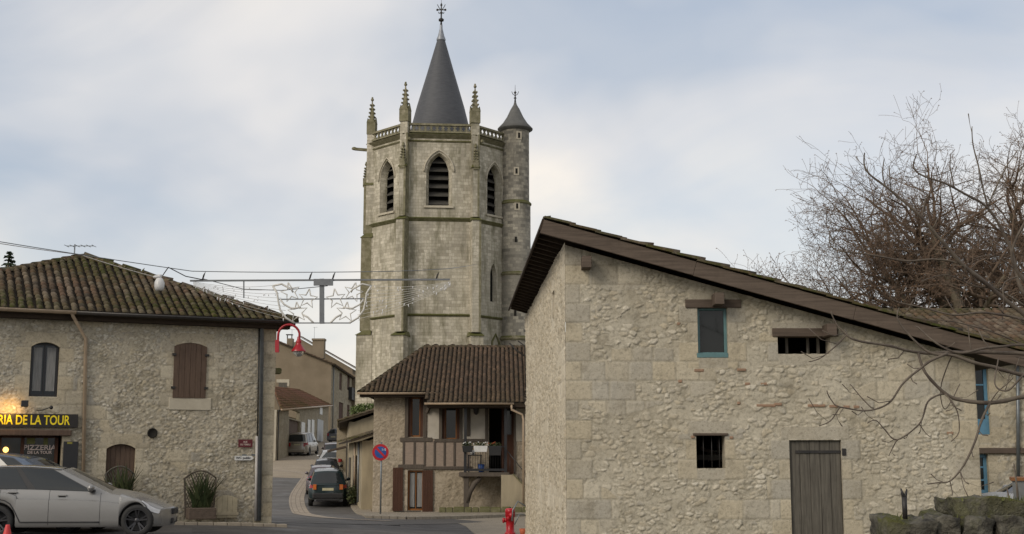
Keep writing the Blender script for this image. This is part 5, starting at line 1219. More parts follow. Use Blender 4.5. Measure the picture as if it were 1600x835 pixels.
# bin
pb_ = P(1592, 788, 15.0); bn = thing('rusty_trough', 'galvanised sheet metal tank with rusty rim behind the foreground wall', 'tank', (pb_.x, 15, pb_.z-.6))
mb = MB(); xL, xR = P(1566, 750, 15).x, P(1680, 750, 15).x; zt2 = P(1590, 751, 15).z; zb2 = zt2-1.0
mb.hexa([(xL+.06, 14.8, zb2), (xR-.06, 14.8, zb2), (xR-.06, 15.5, zb2), (xL+.36, 15.5, zb2), (xL, 14.7, zt2), (xR, 14.7, zt2), (xR, 15.6, zt2), (xL+.34, 15.6, zt2)]); mb.build('tank', K['galv'], bn)
mb = MB(); mb.prism([(xL-.02, 14.68, zt2), (xR+.02, 14.68, zt2), (xR+.02, 15.62, zt2), (xL+.32, 15.62, zt2)], (0, 0, .035)); mb.build('rim', K['rust'], bn)
# ================================================================== VEHICLES
def lerp(a, b, t): return a+(b-a)*t
def interp(pts, x):
    if x <= pts[0][0]: return pts[0][1]
    for (a, b), (c, d) in zip(pts, pts[1:]):
        if x <= c: t = (x-a)/(c-a); return b+(d-b)*t
    return pts[-1][1]
def smooth_interp(pts, x):
    return sum(interp(pts, x+d) for d in (-.12, -.06, 0, .06, .12))/5
def car(name, label, loc, heading, S, paint, rimm='rim', group=None, tilt=0, detail=2, cat='car'):
    """S: L,W,wr,wb,fo,sill, sh=[(x,z)] shoulder line, tc=[(x,z)] centre top, cabin: xbr,xbf (belt rear/front), xrr,xrf, roof=[(s,z)], hwr; pillars"""
    root = thing(name, label, cat, loc, heading, group, tilt=tilt)
    L, W, wr = S['L'], S['W'], S['wr']; hw = W/2; xf = L-S['fo']; xr = xf-S['wb']; ra = wr+.045; sill = S['sill']
    st = set()
    for i in range(61): st.add(round(L*i/60, 4))
    for xw in (xr, xf):
        for i in range(17): st.add(round(xw+ra*math.cos(math.pi*i/16), 4))
        st.add(round(xw-ra-.001, 4)); st.add(round(xw+ra+.001, 4))
    for i in range(8): st.add(round(.35*(i/8)**2, 4)); st.add(round(L-.35*(i/8)**2, 4))
    st = sorted(st)
    def zb(x):
        z = sill
        for xw in (xr, xf):
            if abs(x-xw) < ra: z = max(z, wr+math.sqrt(max(0, ra*ra-(x-xw)**2)))
        return z
    def hwx(x):
        d = min(x, L-x)/.55; n = 1.0
        if d < 1: n = .80+.20*(1-(1-d)**2.6)
        m_ = abs(x/L-.5)*2
        return hw*n*(1-.02*m_*m_)
    def xsh(x, z):      # slant of nose and tail
        t = max(0, (x-(L-.7))/.7); x2 = x-t*t*(max(0, z-.55)*S.get('nl', .45)+max(0, .3-z)*.3)
        t = max(0, (.7-x)/.7); return x2+t*t*(max(0, z-.6)*S.get('tl_', .18)+max(0, .3-z)*.3)
    def bow(x, x2, y):
        t = max(0, (x-(L-.9))/.9); t2 = max(0, (.6-x)/.6); q = (abs(y)/hw)**2.2
        return x2-t*t*q*.42+t2*t2*q*.13
    crease = [(0, .06), (.06, .02), (.2, .004), (.45, 0), (.66, .003), (.74, .008), (.765, .036), (.9, .045), (1.0, .085)]
    def P3(x, k):
        sh = smooth_interp(S['sh'], x); a = zb(x); w_ = hwx(x)
        if k < 9: f, dy = crease[k]; z = a+(sh-a)*f; y = w_-dy
        else:
            tcx = max(sh+.005, smooth_interp(S['tc'], x)); f = (k-9)/3; fr_ = (.35, .75, 1.0)[k-9] if k < 12 else 1; y = (w_-.085)*(1-((k-8)/4)); z = sh+(tcx-sh)*math.sin(((k-8)/4)*math.pi/2)
        return Vector((bow(x, xsh(x, z), y), y, z))
    NK = 13; mb = MB(); mb.s = True; idx = []
    for x in st:
        idx.append([mb.av((p.x, p.y, p.z)) for p in [P3(x, k) for k in range(NK)]]+[mb.av((p.x, -p.y, p.z)) for p in [P3(x, k) for k in range(NK-2, -1, -1)]])
    n = len(idx[0])
    for a, b in zip(idx, idx[1:]):
        for k in range(n-1): mb.af((a[k], a[k+1], b[k+1], b[k]))
    for x, row, fl in ((0, idx[0], 1), (L, idx[-1], 0)):
        nf = 10; prev = None
        for k in range(NK-1):
            p = P3(x, k); cur = [row[k]]+[mb.av((bow(x, xsh(x, p.z), p.y*(1-2*m_/nf)), p.y*(1-2*m_/nf), p.z)) for m_ in range(1, nf)]+[row[n-1-k]]
            if prev:
                for m_ in range(nf): q = (prev[m_], cur[m_], cur[m_+1], prev[m_+1]); mb.af(q[::-1] if fl else q)
            prev = cur
        for m_ in range(nf): q = (prev[m_], row[NK-1], prev[m_+1]); mb.af(q[::-1] if fl else q)
    body = mb.build('body', paint, root, local=True)
    try: body.data.set_sharp_from_angle(angle=R(38))
    except Exception: pass
    # cabin
    zs = lambda s: smooth_interp(S['sh'], lerp(S['xbr'], S['xbf'], s))+.0
    def CS(s, t, off=0):
        xb = lerp(S['xbr'], S['xbf'], s); xt = lerp(S['xrr'], S['xrf'], s); zr = interp(S['roof'], s); z0 = zs(s)-.02
        x = lerp(xb, xt, t); z = lerp(z0, zr, t); wb_ = hwx(min(max(xb, .3), L-.3))-.09; wt = S['hwr']*(1-.06*(abs(s-.5)*2)**2)
        y = lerp(wb_, wt, t**1.25)+off
        return Vector((x, y, z))
    mb = MB(); mb.s = True; ns, ntt = 28, 8; gi = []
    def roofpt(s, f):     # f 0..1 from left rail over centre to right rail
        p = CS(s, 1); y = p.y*(1-2*f); c = 1-(1-2*f)**2
        return Vector((p.x+(0), y, p.z+.045*c+.0))
    for i in range(ns+1):
        s = i/ns; row = [CS(s, j/ntt) for j in range(ntt+1)]+[roofpt(s, j/8) for j in range(1, 8)]+[Vector((q.x, -q.y, q.z)) for q in [CS(s, j/ntt) for j in range(ntt, -1, -1)]]
        gi.append([mb.av(q) for q in row])
    for a, b in zip(gi, gi[1:]):
        for k in range(len(a)-1): mb.af((a[k], a[k+1], b[k+1], b[k]))
    def screen(s, bulge, t0=0, t1=1, inset=0, off=0, dr=1):
        rows = []
        for j in range(9):
            t = lerp(t0, t1, j/8); p = CS(s, t); r = []
            for i in range(13):
                f = i/12*2-1; y = (p.y-inset)*f; q = Vector((p.x+dr*(bulge*(1-f*f)*(1-.3*t)+off), y, p.z+(.045*(1-f*f)*t))); r.append(q)
            rows.append(r)
        return rows
    for s, bl, dr_ in ((1, .14, 1), (0, .07, -1)):
        rows = screen(s, bl, dr=dr_); ids = [[mb.av(q) for q in r] for r in rows]
        for a, b in zip(ids, ids[1:]):
            for k in range(12): mb.af((a[k], a[k+1], b[k+1], b[k]) if dr_ > 0 else (a[k+1], a[k], b[k], b[k+1]))
    cab = mb.build('roof', paint, root, local=True)
    for s, bl, dr_, t0, t1, nm in ((1, .14, 1, .03, .95, 'windscreen'), (0, .07, -1, S.get('rw0', .10), .90, 'rear_window')):
        rows = screen(s, bl, t0, t1, .07, .012, dr_); mb = MB(); mb.s = True; ids = [[mb.av(q) for q in r] for r in rows]
        for a, b in zip(ids, ids[1:]):
            for k in range(12): mb.af((a[k], a[k+1], b[k+1], b[k]))
        mb.build(nm, K['cglass'], root, local=True)
    for sd in (1, -1):
        mb = MB(); q = S['pill']
        for (s0, s1, tt) in ((S['pill'][0][0]-.012, S['pill'][-1][1]+.014, .975),):
            for i in range(16):
                a, b = lerp(s0, s1, i/16), lerp(s0, s1, (i+1)/16)
                for j in range(6):
                    ta, tb = lerp(.03, tt, j/6), lerp(.03, tt, (j+1)/6); pp = [CS(a, ta, .006), CS(b, ta, .006), CS(b, tb, .006), CS(a, tb, .006)]; mb.poly([Vector((p.x, p.y*sd, p.z)) for p in (pp if sd > 0 else pp[::-1])])
        mb.build('window_trim', K['plast'], root, local=True)
        for (s0, s1) in S['pill']:
            mb = MB(); mb.s = True
            for i in range(8):
                a, b = lerp(s0, s1, i/8), lerp(s0, s1, (i+1)/8)
                for j in range(6):
                    ta, tb = lerp(.06, .945, j/6), lerp(.06, .945, (j+1)/6); pp = [CS(a, ta, .012), CS(b, ta, .012), CS(b, tb, .012), CS(a, tb, .012)]; mb.poly([Vector((p.x, p.y*sd, p.z)) for p in (pp if sd > 0 else pp[::-1])])
            mb.build('side_window', K['cglass'], root, local=True)
        if detail > 1:
            mb = MB(); ids = [0]
            for x in S['doors']:
                pts = []
                for k in range(1, 9): p = P3(x, k); pts.append(Vector((p.x, (p.y+.001)*sd, p.z)))
                mb.tube(pts, .0045, 4)
            pts = [];
            for i in range(20): x = lerp(S['doors'][0], S['doors'][-1], i/19); p = P3(x, 1); pts.append(Vector((p.x, (p.y+.012)*sd, p.z+.06)))
            mb.tube(pts, .016, 4); mb.build('door_gap', K['plast'], root, local=True)
            for x in S['handles']:
                p = P3(x, 7); mb = MB(); mb.box((p.x, (p.y+.02)*sd, p.z-.02), (.2, .03, .028)); mb.build('door_handle', paint, root, local=True, bevel=.01)
                mb = MB(); mb.box((p.x, (p.y+.004)*sd, p.z-.035), (.14, .012, .05)); mb.build('handle_recess', K['plast'], root, local=True)
        # mirror
        xm = lerp(S['xbf'], S['xbr'], .13); p = CS(.88, .12); mb = MB(); mb.ball((p.x+.04, (p.y+.13)*sd, p.z+.05), .1, 10, 7, (.75, 1.05, .75)); mb.build('mirror', S.get('mirm') or paint, root, local=True)
        mb = MB(); mb.box((p.x+.05, (p.y+.05)*sd, p.z-.01), (.12, .16, .05)); mb.build('mirror_foot', K['plast'], root, local=True, bevel=.01)
        # lights
        def patch(x0, x1, k0, k1, off, nm, mt):
            mb = MB(); mb.s = True; nn_ = 8
            rows = []
            for i in range(nn_+1):
                x = lerp(x0, x1, i/nn_); r = []
                for j in range(5):
                    kk = lerp(k0, k1, j/4) if not callable(k0) else lerp(k0(i/nn_), k1(i/nn_), j/4); ka = int(kk); fb_ = kk-ka; p = P3(x, ka).lerp(P3(x, min(NK-1, ka+1)), fb_); nrm = Vector((.6 if x > L/2 else -.6, 1, .1)).normalized(); r.append(mb.av(((p+nrm*off).x, (p+nrm*off).y*sd, (p+nrm*off).z)))
                rows.append(r)
            for a, b in zip(rows, rows[1:]):
                for k in range(4): mb.af((a[k], a[k+1], b[k+1], b[k]) if sd > 0 else (a[k+1], a[k], b[k], b[k+1]))
            return mb.build(nm, mt, root, local=True)
        patch(L-.52, L-.02, lambda t: 6.4-t*1.4, lambda t: 8.1-.6*t, .022, 'headlight', K['headl'])
        patch(.34, .012, lambda t: 5.2, lambda t: 7.9, .010, 'tail_light', K['taill'])
        for x in (xr, xf):
            mb = MB(); mb.prism([(x+(ra+.008)*math.cos(t_), (hw-.22)*sd, wr+(ra+.008)*math.sin(t_)) for t_ in [math.pi*i/14 for i in range(15)]]+[(x-ra, (hw-.22)*sd, sill), (x+ra, (hw-.22)*sd, sill)], (0, -.25*sd, 0))
            mb.build('wheel_well', K['plast'], root, local=True)
            wheel(root, x, (hw-.115)*sd, wr, sd, S, rimm)
    if S.get('rails'):
        for sd in (1, -1):
            mb = MB(); mb.tube([Vector((p.x, (p.y+.004)*sd, p.z+.012)) for p in [CS(i/16, 1.0) for i in range(1, 17)]], .014, 5); mb.build('roof_rail', K['chrome'], root, local=True)
    # rear and front faces details
    xe = xsh(0, .75); wE = hwx(0)
    if S.get('tl_w'):
        for sd in (1, -1):
            z0, z1 = S['tl_w']; mb = MB(); 
            y1_, y0_ = (wE-.03)*sd, (wE-.19)*sd; mb.hexa([(xsh(0, z0)-.025, y0_, z0), (xsh(0, z0)-.005, y1_, z0), (xsh(0, z0)+.05, y1_, z0), (xsh(0, z0)+.05, y0_, z0), (xsh(0, z1)-.025, y0_, z1), (xsh(0, z1)-.005, y1_, z1), (xsh(0, z1)+.05, y1_, z1), (xsh(0, z1)+.05, y0_, z1)]) ; mb.build('tail_light', K['taill'] if S.get('tcol') != 'amber' else K['amber'], root, local=True, bevel=.01)
    zp_ = S.get('plz', .62); mb = MB(); x_ = xsh(0, zp_); mb.box((x_-.018, 0, zp_), (.015, .52, .12)); pl = mb.build('number_plate', K['plate'], root, local=True)
    zbm = sill+.16; mb = MB(); mb.box((xsh(0, zbm)+.02, 0, zbm+.02), (.14, wE*1.96, .26)); mb.build('rear_bumper', S.get('bump') or paint, root, local=True, bevel=.05)
    mb = MB(); mb.box((.05+xsh(0, sill), 0, sill+.0), (.2, wE*1.5, .10)); mb.build('rear_valance', K['plast'], root, local=True, bevel=.02)
    mb = MB(); mb.box((xsh(L, .50)-.03, 0, .50), (.08, .62, .13)); mb.build('grille', K['plast'], root, local=True, bevel=.02)
    mb = MB(); mb.box((xsh(L, .30)-.05, 0, .30), (.08, wE*.9, .12)); mb.build('lower_intake', K['plast'], root, local=True, bevel=.02)
    mb = MB(); mb.box((L/2, 0, sill+.12), (L-1.0, W-.5, .2)); mb.build('underbody', K['plast'], root, local=True)
    return root
def wheel(root, x, y, wr, sd, S, rimm):
    Mw = Matrix(((1, 0, 0), (0, 0, -1*-sd), (0, 1, 0)))
    tw_ = .215; mb = MB(); mb.lathe([(wr*.70, -tw_/2), (wr*.93, -tw_/2), (wr, -tw_/2+.03), (wr, tw_/2-.03), (wr*.93, tw_/2), (wr*.70, tw_/2), (wr*.66, tw_/2-.02)], 36, (x, y, wr), M=Mw); w_ = mb.build('wheel', K['rubber'], root, local=True)
    mb = MB(); f = tw_/2; mb.lathe([(wr*.72, f-.005), (wr*.70, f+.004), (wr*.66, f-.012), (wr*.62, -.02)], 36, (x, y, wr), M=Mw); mb.lathe([(.0005, f-.03), (.05, f-.03), (.065, f-.045), (.07, 0)], 16, (x, y, wr), M=Mw)
    for k in range(5):
        a = 2*math.pi*k/5+.3
        for da in (-.17, .17):
            p = Mw@Vector((math.cos(a+da*.6)*.05, math.sin(a+da*.6)*.05, f-.045)); q = Mw@Vector((math.cos(a+da)*wr*.68, math.sin(a+da)*wr*.68, f-.02)); c = Vector((x, y, wr)); mb.bar(c+p, c+q, .03, .03, up=(0, 1, 0))
    mb.build('rim', K[rimm], w_, local=True)
    mb = MB(); mb.lathe([(.0005, -.03), (wr*.6, -.03)], 20, (x, y, wr), M=Mw); mb.build('brake_disc', K['plast'], w_, local=True)
WAGON = dict(L=4.62, W=1.81, wr=.328, wb=2.83, fo=.66, sill=.2, sh=[(0, .97), (.6, 1.0), (2.0, .965), (3.0, .925), (3.25, .90), (3.9, .80), (4.3, .67), (4.62, .54)], tc=[(0, .98), (.6, 1.02), (3.0, .97), (3.35, .985), (3.9, .875), (4.3, .735), (4.62, .575)],
    xbr=.18, xbf=3.48, xrr=.55, xrf=2.32, roof=[(0, 1.36), (.12, 1.405), (.35, 1.43), (.6, 1.435), (.85, 1.405), (1, 1.375)], hwr=.60, pill=[(.06, .20), (.23, .47), (.52, .88)], doors=[1.17, 2.16, 3.20], handles=[1.42, 2.42], tl_w=None, tl_=.2, nl=.55, rails=True)
MPV = dict(L=4.7, W=1.86, wr=.33, wb=2.85, fo=.95, sill=.22, sh=[(0, 1.05), (1.0, 1.08), (3.0, 1.0), (3.6, .97), (4.2, .85), (4.7, .66)], tc=[(0, 1.06), (3.2, 1.06), (3.7, 1.06), (4.3, .93), (4.7, .70)],
    xbr=.12, xbf=3.95, xrr=.35, xrf=2.55, roof=[(0, 1.66), (.15, 1.72), (.4, 1.75), (.7, 1.73), (.88, 1.68), (1, 1.62)], hwr=.66, pill=[(.05, .27), (.31, .58), (.62, .86)], doors=[1.2, 2.3, 3.4], handles=[1.5, 2.5], tl_w=None)
SUV = dict(L=4.6, W=1.85, wr=.36, wb=2.62, fo=.9, sill=.36, sh=[(0, 1.06), (1.0, 1.06), (3.0, 1.03), (3.9, .97), (4.6, .8)], tc=[(0, 1.07), (3.0, 1.07), (3.9, 1.03), (4.6, .85)],
    xbr=.10, xbf=3.4, xrr=.42, xrf=2.55, roof=[(0, 1.62), (.2, 1.68), (.6, 1.70), (1, 1.63)], hwr=.66, pill=[(.05, .25), (.29, .58), (.62, .9)], doors=[1.2, 2.2, 3.2], handles=[1.4, 2.4], tl_w=(.82, 1.06), tcol='amber', plz=.84, rw0=.12)
HATCH = dict(L=4.0, W=1.7, wr=.30, wb=2.5, fo=.78, sill=.22, sh=[(0, .95), (1.0, .96), (2.6, .92), (3.2, .88), (4.0, .66)], tc=[(0, .96), (2.6, .96), (3.3, .95), (4.0, .7)],
    xbr=.1, xbf=3.05, xrr=.5, xrf=2.1, roof=[(0, 1.40), (.25, 1.45), (.7, 1.46), (1, 1.40)], hwr=.58, pill=[(.08, .25), (.29, .58), (.62, .9)], doors=[1.1, 1.9, 2.8], handles=[1.3, 2.1], tl_w=(.72, 1.0), plz=.62)
SALOON = dict(L=4.3, W=1.72, wr=.31, wb=2.6, fo=.8, sill=.22, sh=[(0, .95), (.9, .97), (2.8, .93), (3.5, .88), (4.3, .66)], tc=[(0, 1.02), (.8, 1.04), (2.6, .97), (3.5, .93), (4.3, .7)],
    xbr=.55, xbf=3.3, xrr=1.15, xrf=2.35, roof=[(0, 1.36), (.3, 1.43), (.7, 1.44), (1, 1.38)], hwr=.57, pill=[(.1, .25), (.29, .58), (.62, .9)], doors=[1.3, 2.1, 3.0], handles=[1.5, 2.3], tl_w=(.74, .97), plz=.6)
VAN = dict(L=4.65, W=1.88, wr=.33, wb=3.0, fo=.8, sill=.25, sh=[(0, 1.12), (3.0, 1.1), (3.9, 1.0), (4.65, .75)], tc=[(0, 1.13), (3.0, 1.13), (3.9, 1.07), (4.65, .8)],
    xbr=.04, xbf=3.9, xrr=.18, xrf=2.9, roof=[(0, 1.82), (.15, 1.88), (.7, 1.88), (1, 1.80)], hwr=.76, pill=[(.05, .27), (.31, .56), (.62, .88)], doors=[1.3, 2.3, 3.3], handles=[1.5, 2.5], tl_w=(.8, 1.15), plz=.95, rw0=.12)
# silver wagon, seen from its right side, heading right
# heading 0: x forward = +X (to the right); its right side (y-) faces the camera
wx = P(213, 815, 27.2).x-(4.62-.66)*math.cos(R(6))-.09; wy = 28.1-(4.62-.66)*math.sin(R(6))
wzr, wzf = g(wx+1, wy)+.02, g(wx+3.8, wy)+.02
zr_ = P(213, 839, 27.2).z
car('parked_estate_car', 'silver estate car with dark alloy wheels in the left foreground', (wx, wy, zr_), R(6), WAGON, m_paint('silver paint', (.235, .232, .225), .3, .28), tilt=0)
mx = P(190, 770, 29.6).x-4.7
car('parked_people_carrier', 'blue grey people carrier parked behind the silver estate car', (mx+.05, 30.2, g(mx+3, 30)+.0), R(-5), MPV, m_paint('blue grey paint', (.09, .12, .17), .3, .3))
sdh = math.atan2(1, -.13)
def street_car(px, Y, S, name, label, paint, h=None, dz=0, xoff=0, **k):
    p = P(px, 715, Y); hh = sdh if h is None else h
    fwd = Vector((math.cos(hh), math.sin(hh), 0)); z0 = g(p.x, p.y)+.035; z1_ = g(p.x+fwd.x*3.5, p.y+fwd.y*3.5)+.035
    return car(name, label, (p.x, p.y, z0), hh, S, paint, group=None, tilt=-math.atan2(z1_-z0, 3.5), detail=1, **k)
c_ = street_car(513.5, 57.6, SUV, 'parked_suv', 'dark green off-roader with amber rear lights, nearest in the street row', m_paint('dark green paint', (.012, .045, .045), .4, .3), bump=None) if False else street_car(513.5, 60.5, dict(SUV, bump=K['plast']), 'parked_suv', 'dark green off-roader with amber rear lights, nearest in the street row', m_paint('dark green paint', (.006, .020, .022), .4, .3))
street_car(504, 68.0, HATCH, 'parked_hatchback', 'dark hatchback with pale roof edge half hidden behind the green off-roader', m_paint('dark red grey paint', (.12, .10, .11), .5, .3))
street_car(510, 75.0, dict(HATCH, L=3.8), 'parked_hatchback', 'low dark car roof between the first hatchback and the silver saloon', m_paint('dark grey paint', (.035, .036, .04), .4, .3))
street_car(517, 86.0, SALOON, 'parked_saloon', 'silver grey saloon with red rear lights, fourth in the street row', m_paint('pale silver paint', (.36, .36, .35), .5, .3))
street_car(523, 94.5, dict(VAN, L=4.2, roof=[(0, 1.54), (.15, 1.6), (.7, 1.6), (1, 1.52)], rw0=.2), 'parked_dark_car', 'dark brown red car, farthest of the right hand street row', m_paint('dark maroon paint', (.035, .018, .02), .4, .3))
street_car(463.5, 108.5, VAN, 'parked_minivan', 'beige silver minivan parked on the left side of the street', m_paint('champagne paint', (.33, .30, .26), .5, .35), h=R(86))
street_car(520, 137, dict(HATCH, L=4.4, W=1.85), 'parked_hatchback', 'grey hatchback parked alone far up the street', m_paint('grey paint', (.16, .16, .17), .5, .35), h=R(74))
# white car behind the barn corner
hz = 2.26; car('white_car', 'white car bonnet just visible beyond the barn corner above the wall', (P(1531, 770, 26.5).x+3.7, 27.0, hz-.92), math.pi, HATCH, K['white'], detail=1)
pa = [G(*p) for p in ((300, 826), (420, 829), (520, 828))]; pb2 = [G(*p) for p in ((300, 834), (420, 838), (520, 836))]
sheet('road_patch', pa, pb2, 24, 4, .026, m_asph('dark asphalt patch', (.038, .037, .036)))
pm = G(610, 822); mhc = MB(); mhc.lathe([(.001, .03), (.3, .03), (.32, .02), (.32, -.02)], 24, (pm.x, pm.y, g(pm.x, pm.y)+.012)); o = mhc.build('manhole_cover', K['iron']); tag(o, 'round iron manhole cover in the asphalt before the half timbered house', 'manhole cover')
# ================================================================== HYDRANT
ph = P(797, 838, 40.0); ph.z = g(ph.x, ph.y)+.02; hy = thing('fire_hydrant', 'red fire hydrant standing by the barn corner', 'fire hydrant', ph)
H_ = P(797, 793, 40).z-ph.z
mb = MB(); mb.lathe([(.001, 0), (.17, 0), (.17, .05), (.13, .07), (.125, H_*.62), (.15, H_*.64), (.15, H_*.80), (.155, H_*.81), (.15, H_*.93), (.10, H_*.965), (.001, H_*.97)], 20, ph); hb = mb.build('barrel', K['hyd'], hy)
mb = MB(); mb.lathe([(.035, H_*.96), (.035, H_*1.0), (.001, H_*1.0)], 8, ph); mb.build('cap_nut', K['iron'], hy)
for (dx_, dy_, zf_, rr_) in ((-1, -.25, .52, .065), (.25, -1, .72, .07), (-.3, -1, .60, .05)):
    d = Vector((dx_, dy_, 0)).normalized(); c = ph+Z*H_*zf_; mb = MB(); mb.tube([c+d*.08, c+d*.19], rr_, 10); mb.tube([c+d*.19, c+d*.23], rr_*1.25, 8); mb.build('outlet', K['hyd'], hy)
o = MB(); q = P(817.5, 833, 38.5); q.z = g(q.x, q.y)+.02; o.lathe([(.001, 0), (.08, 0), (.12, .2), (.10, .2), (.08, .05)], 12, q); o = o.build('flower_pot', K['terra']); tag(o, 'small orange pot on the ground at the foot of the barn side wall', 'flower pot')
# cone bottom left
q = P(12, 822, 21.0); tc_ = thing('traffic_cone', 'red traffic cone whose tip shows at the lower left edge', 'traffic cone', (q.x, q.y, q.z-.5)); mb = MB(); mb.lathe([(.14, .02), (.035, .5), (.03, .52), (.001, .52)], 16, (q.x, q.y, q.z-.5)); mb.build('cone', m_plain('cone red', (.6, .04, .04), .5), tc_); mb = MB(); mb.box((q.x, q.y, q.z-.49), (.36, .36, .03)); mb.build('base', K['plast'], tc_)
# ================================================================== STREET LAMP (red, on house corner)
sl1 = thing('wall_street_lamp', 'red swan neck street lamp fixed to the corner of the left house', 'street lamp', FL.w(WL, 5.2, .2))
def rl_pt(px, py): return P(px, py, 34.4)
mb = MB(); mb.bar(rl_pt(431.5, 532), rl_pt(431.5, 551), .05, .07, up=(0, 1, 0)); mb.bar(rl_pt(434.5, 531), rl_pt(434.5, 551), .055, .08, up=(0, 1, 0)); mb.build('bracket', K['redp'], sl1)
pts = [rl_pt(434.5, 550), rl_pt(434.5, 527)]+[rl_pt(451.5-17*math.cos(t), 525-17.5*math.sin(t)) for t in [math.pi*i/12 for i in range(1, 12)]]+[rl_pt(468, 524), rl_pt(467.5, 532)]
mb = MB(); mb.tube(pts, .033, 8); mb.build('swan_neck', K['redp'], sl1)
c = rl_pt(466.5, 549.5); mb = MB(); mb.lathe([(.195, 0), (.19, .03), (.15, .08), (.09, .17), (.065, .22), (.075, .25), (.07, .29), (.05, .32), (.04, .40)], 20, c); mb.build('lamp_shade', K['redp'], sl1)
mb = MB(); mb.lathe([(.15, 0), (.145, -.05), (.11, -.10), (.05, -.135), (.001, -.14)], 16, c); mb.build('globe', K['lglass'], sl1)
sl3 = thing('far_street_lamp', 'tiny red street lamp far up the street beside the tower', 'street lamp', P(561, 690, 150)); c = P(561, 590, 150); mb = MB(); mb.lathe([(.35, 0), (.15, .35), (.1, .6), (.05, .8)], 10, c); mb.build('lamp_shade', K['redp'], sl3); mb = MB(); mb.tube([c+Z*1.2, c+Z*1.6+Vector((.5, 0, 0)), c+Vector((1.1, 0, 1.2)), c+Vector((1.1, 0, -4))], .05, 6); mb.build('post', K['redp'], sl3)
st2 = MB(); st2.pbox(FL, 425, 576, 441, 583, -.2, .25); 
o = MB(); o.box(FL.w(WL+.08, FL.uv(430, 579)[1], -.3), (.3, .3, .16), .3); o.build('corner_corbel', K['mossy'], house, bevel=.04)
# ================================================================== PLANTERS ETC
def trellis(x0, x1, ytop, ybot, label, sd, arcc=True, mat='timber', Yn=.35):
    u0, u1, v0, v1 = FL.rect(x0, ytop, x1, ybot, Yn); base = FL.w((u0+u1)/2, 0, Yn); v0 = max(v0, g(base.x, base.y)); t = thing('trellis_planter', label, 'planter', FL.w((u0+u1)/2, v0, Yn), group='planters against the left house')
    mb = MB(); c = (u0+u1)/2; top = lambda u: v1-.16*((u-c)/((u1-u0)/2))**2*1.2
    e = .04
    for u, s_ in ((u0, 1), (u1, -1)): mb.bar(FL.w(u+s_*.05*1.0, v0, Yn-.08), FL.w(u, v1-.18, Yn-.12), .045, .03, up=FL.N)
    k = 10
    pts = [FL.w(u0+(u1-u0)*i/k, top(u0+(u1-u0)*i/k), Yn-.12) for i in range(k+1)]
    mb.tube(pts, .022, 5)
    n = 8; W = u1-u0; Hh = v1-v0-.15
    for i in range(-n, n+1):
        for d in (1, -1):
            a = [(c+W*i/n*.5*1.4+d*s2*Hh*.5, v0+.15+s2*Hh) for s2 in [j/20 for j in range(21)]]
            a = [(u, v) for u, v in a if u0+.02 < u < u1-.02 and v < top(u)]
            if len(a) > 2: mb.bar(FL.w(*a[0], Yn-.10+.006*d), FL.w(*a[-1], Yn-.12+.006*d), .018, .008, up=FL.N)
    mb.build('lattice', K[mat], t)
    mb = MB(); mb.fb(FL, u0+.05, u1-.05, v0-.05, v0+.24, Yn-.05, Yn+.33); mb.build('planter_box', K['oldwood'], t, bevel=.02)
    mb = MB(); rnd = random.Random(sd)
    for i in range(110):
        a = rnd.uniform(0, 6.28); ln = rnd.uniform(.45, 1.1)*(v1-v0)*.88; sp_ = rnd.uniform(.05, .8); p0 = FL.w((u0+u1)/2+rnd.uniform(-.22, .22), v0+.22, Yn+.14); dr = FL.U*math.cos(a)*1.0+FL.N*(.1+.35*math.sin(a)); prev = None; w_ = rnd.uniform(.014, .024); mb.col = (rnd.random(), 0, 0, 1); side = (FL.U*math.sin(a)-FL.N*math.cos(a))*w_+FL.U*w_*.5
        droop = rnd.uniform(.0, .5) if sp_ > .35 else 0
        for j in range(7):
            s2 = j/6; p = p0+dr*(sp_*ln*s2)+Z*(ln*(s2-droop*s2*s2*1.3)); sdv = side*(1-s2**2); cur = (mb.av(p-sdv), mb.av(p+sdv))
            if prev: mb.af((prev[0], prev[1], cur[1], cur[0]))
            prev = cur
    mb.build('foliage', K['green'], t)
trellis(289, 338, 736, 808, 'dark lattice trellis planter with spiky plant standing right of the silver car', 3)
trellis(165, 209, 729, 800, 'trellis planter with strap leaves in front of the small arched door', 8, mat='oldwoodz')
bdp = thing('pale_panel', 'pale arched board leaning on the wall right of the trellis planter', 'board', FL.w(*FL.uv(352, 810, .2), .2))
u0, u1, v0, v1 = FL.rect(331, 774, 374, 808, .15); a_ = arcfn(u0, u1, v1, .12); mb = MB(); k = 5
planks(mb, FL, u0, u1-.05, v0-.02, 0, .12, .15, 5, top=lambda u: a_(min(u1, max(u0, u)))); mb.build('board', m_plain('pale painted wood', (.48, .42, .29), .7), bdp); mb = MB(); mb.fb(FL, u0-.03, u1-.02, v0+.05, v0+.12, .151, .18); mb.build('batten', m_plain('pale painted batten', (.46, .40, .28), .7), bdp)
ks = MB(); u = 0; rnd = random.Random(2)
while u < WL+.2:
    L_ = rnd.uniform(.28, .42); p = FL.w(u+L_/2, 0, .62); ks.box((p.x, p.y, g(p.x, p.y)+.045), (L_-.015, .28, .10), math.atan2(UL.y, UL.x)); u += L_
o = ks.build('kerb', K['kerb'], bevel=.012); o['kind'] = 'structure'
ksr = MB(); 
pk = resamp([G(572, 811), G(640, 813), G(700, 812), G(822, 807), (6, 48.5)], 46)
for a, b in zip(pk, pk[1:]): c = (a+b)/2; ksr.box((c.x, c.y-.1, g(c.x, c.y)+.075), ((b-a).length-.015, .2, .13), math.atan2((b-a).y, (b-a).x))
o = ksr.build('kerb', K['kerb'], bevel=.012); o['kind'] = 'structure'
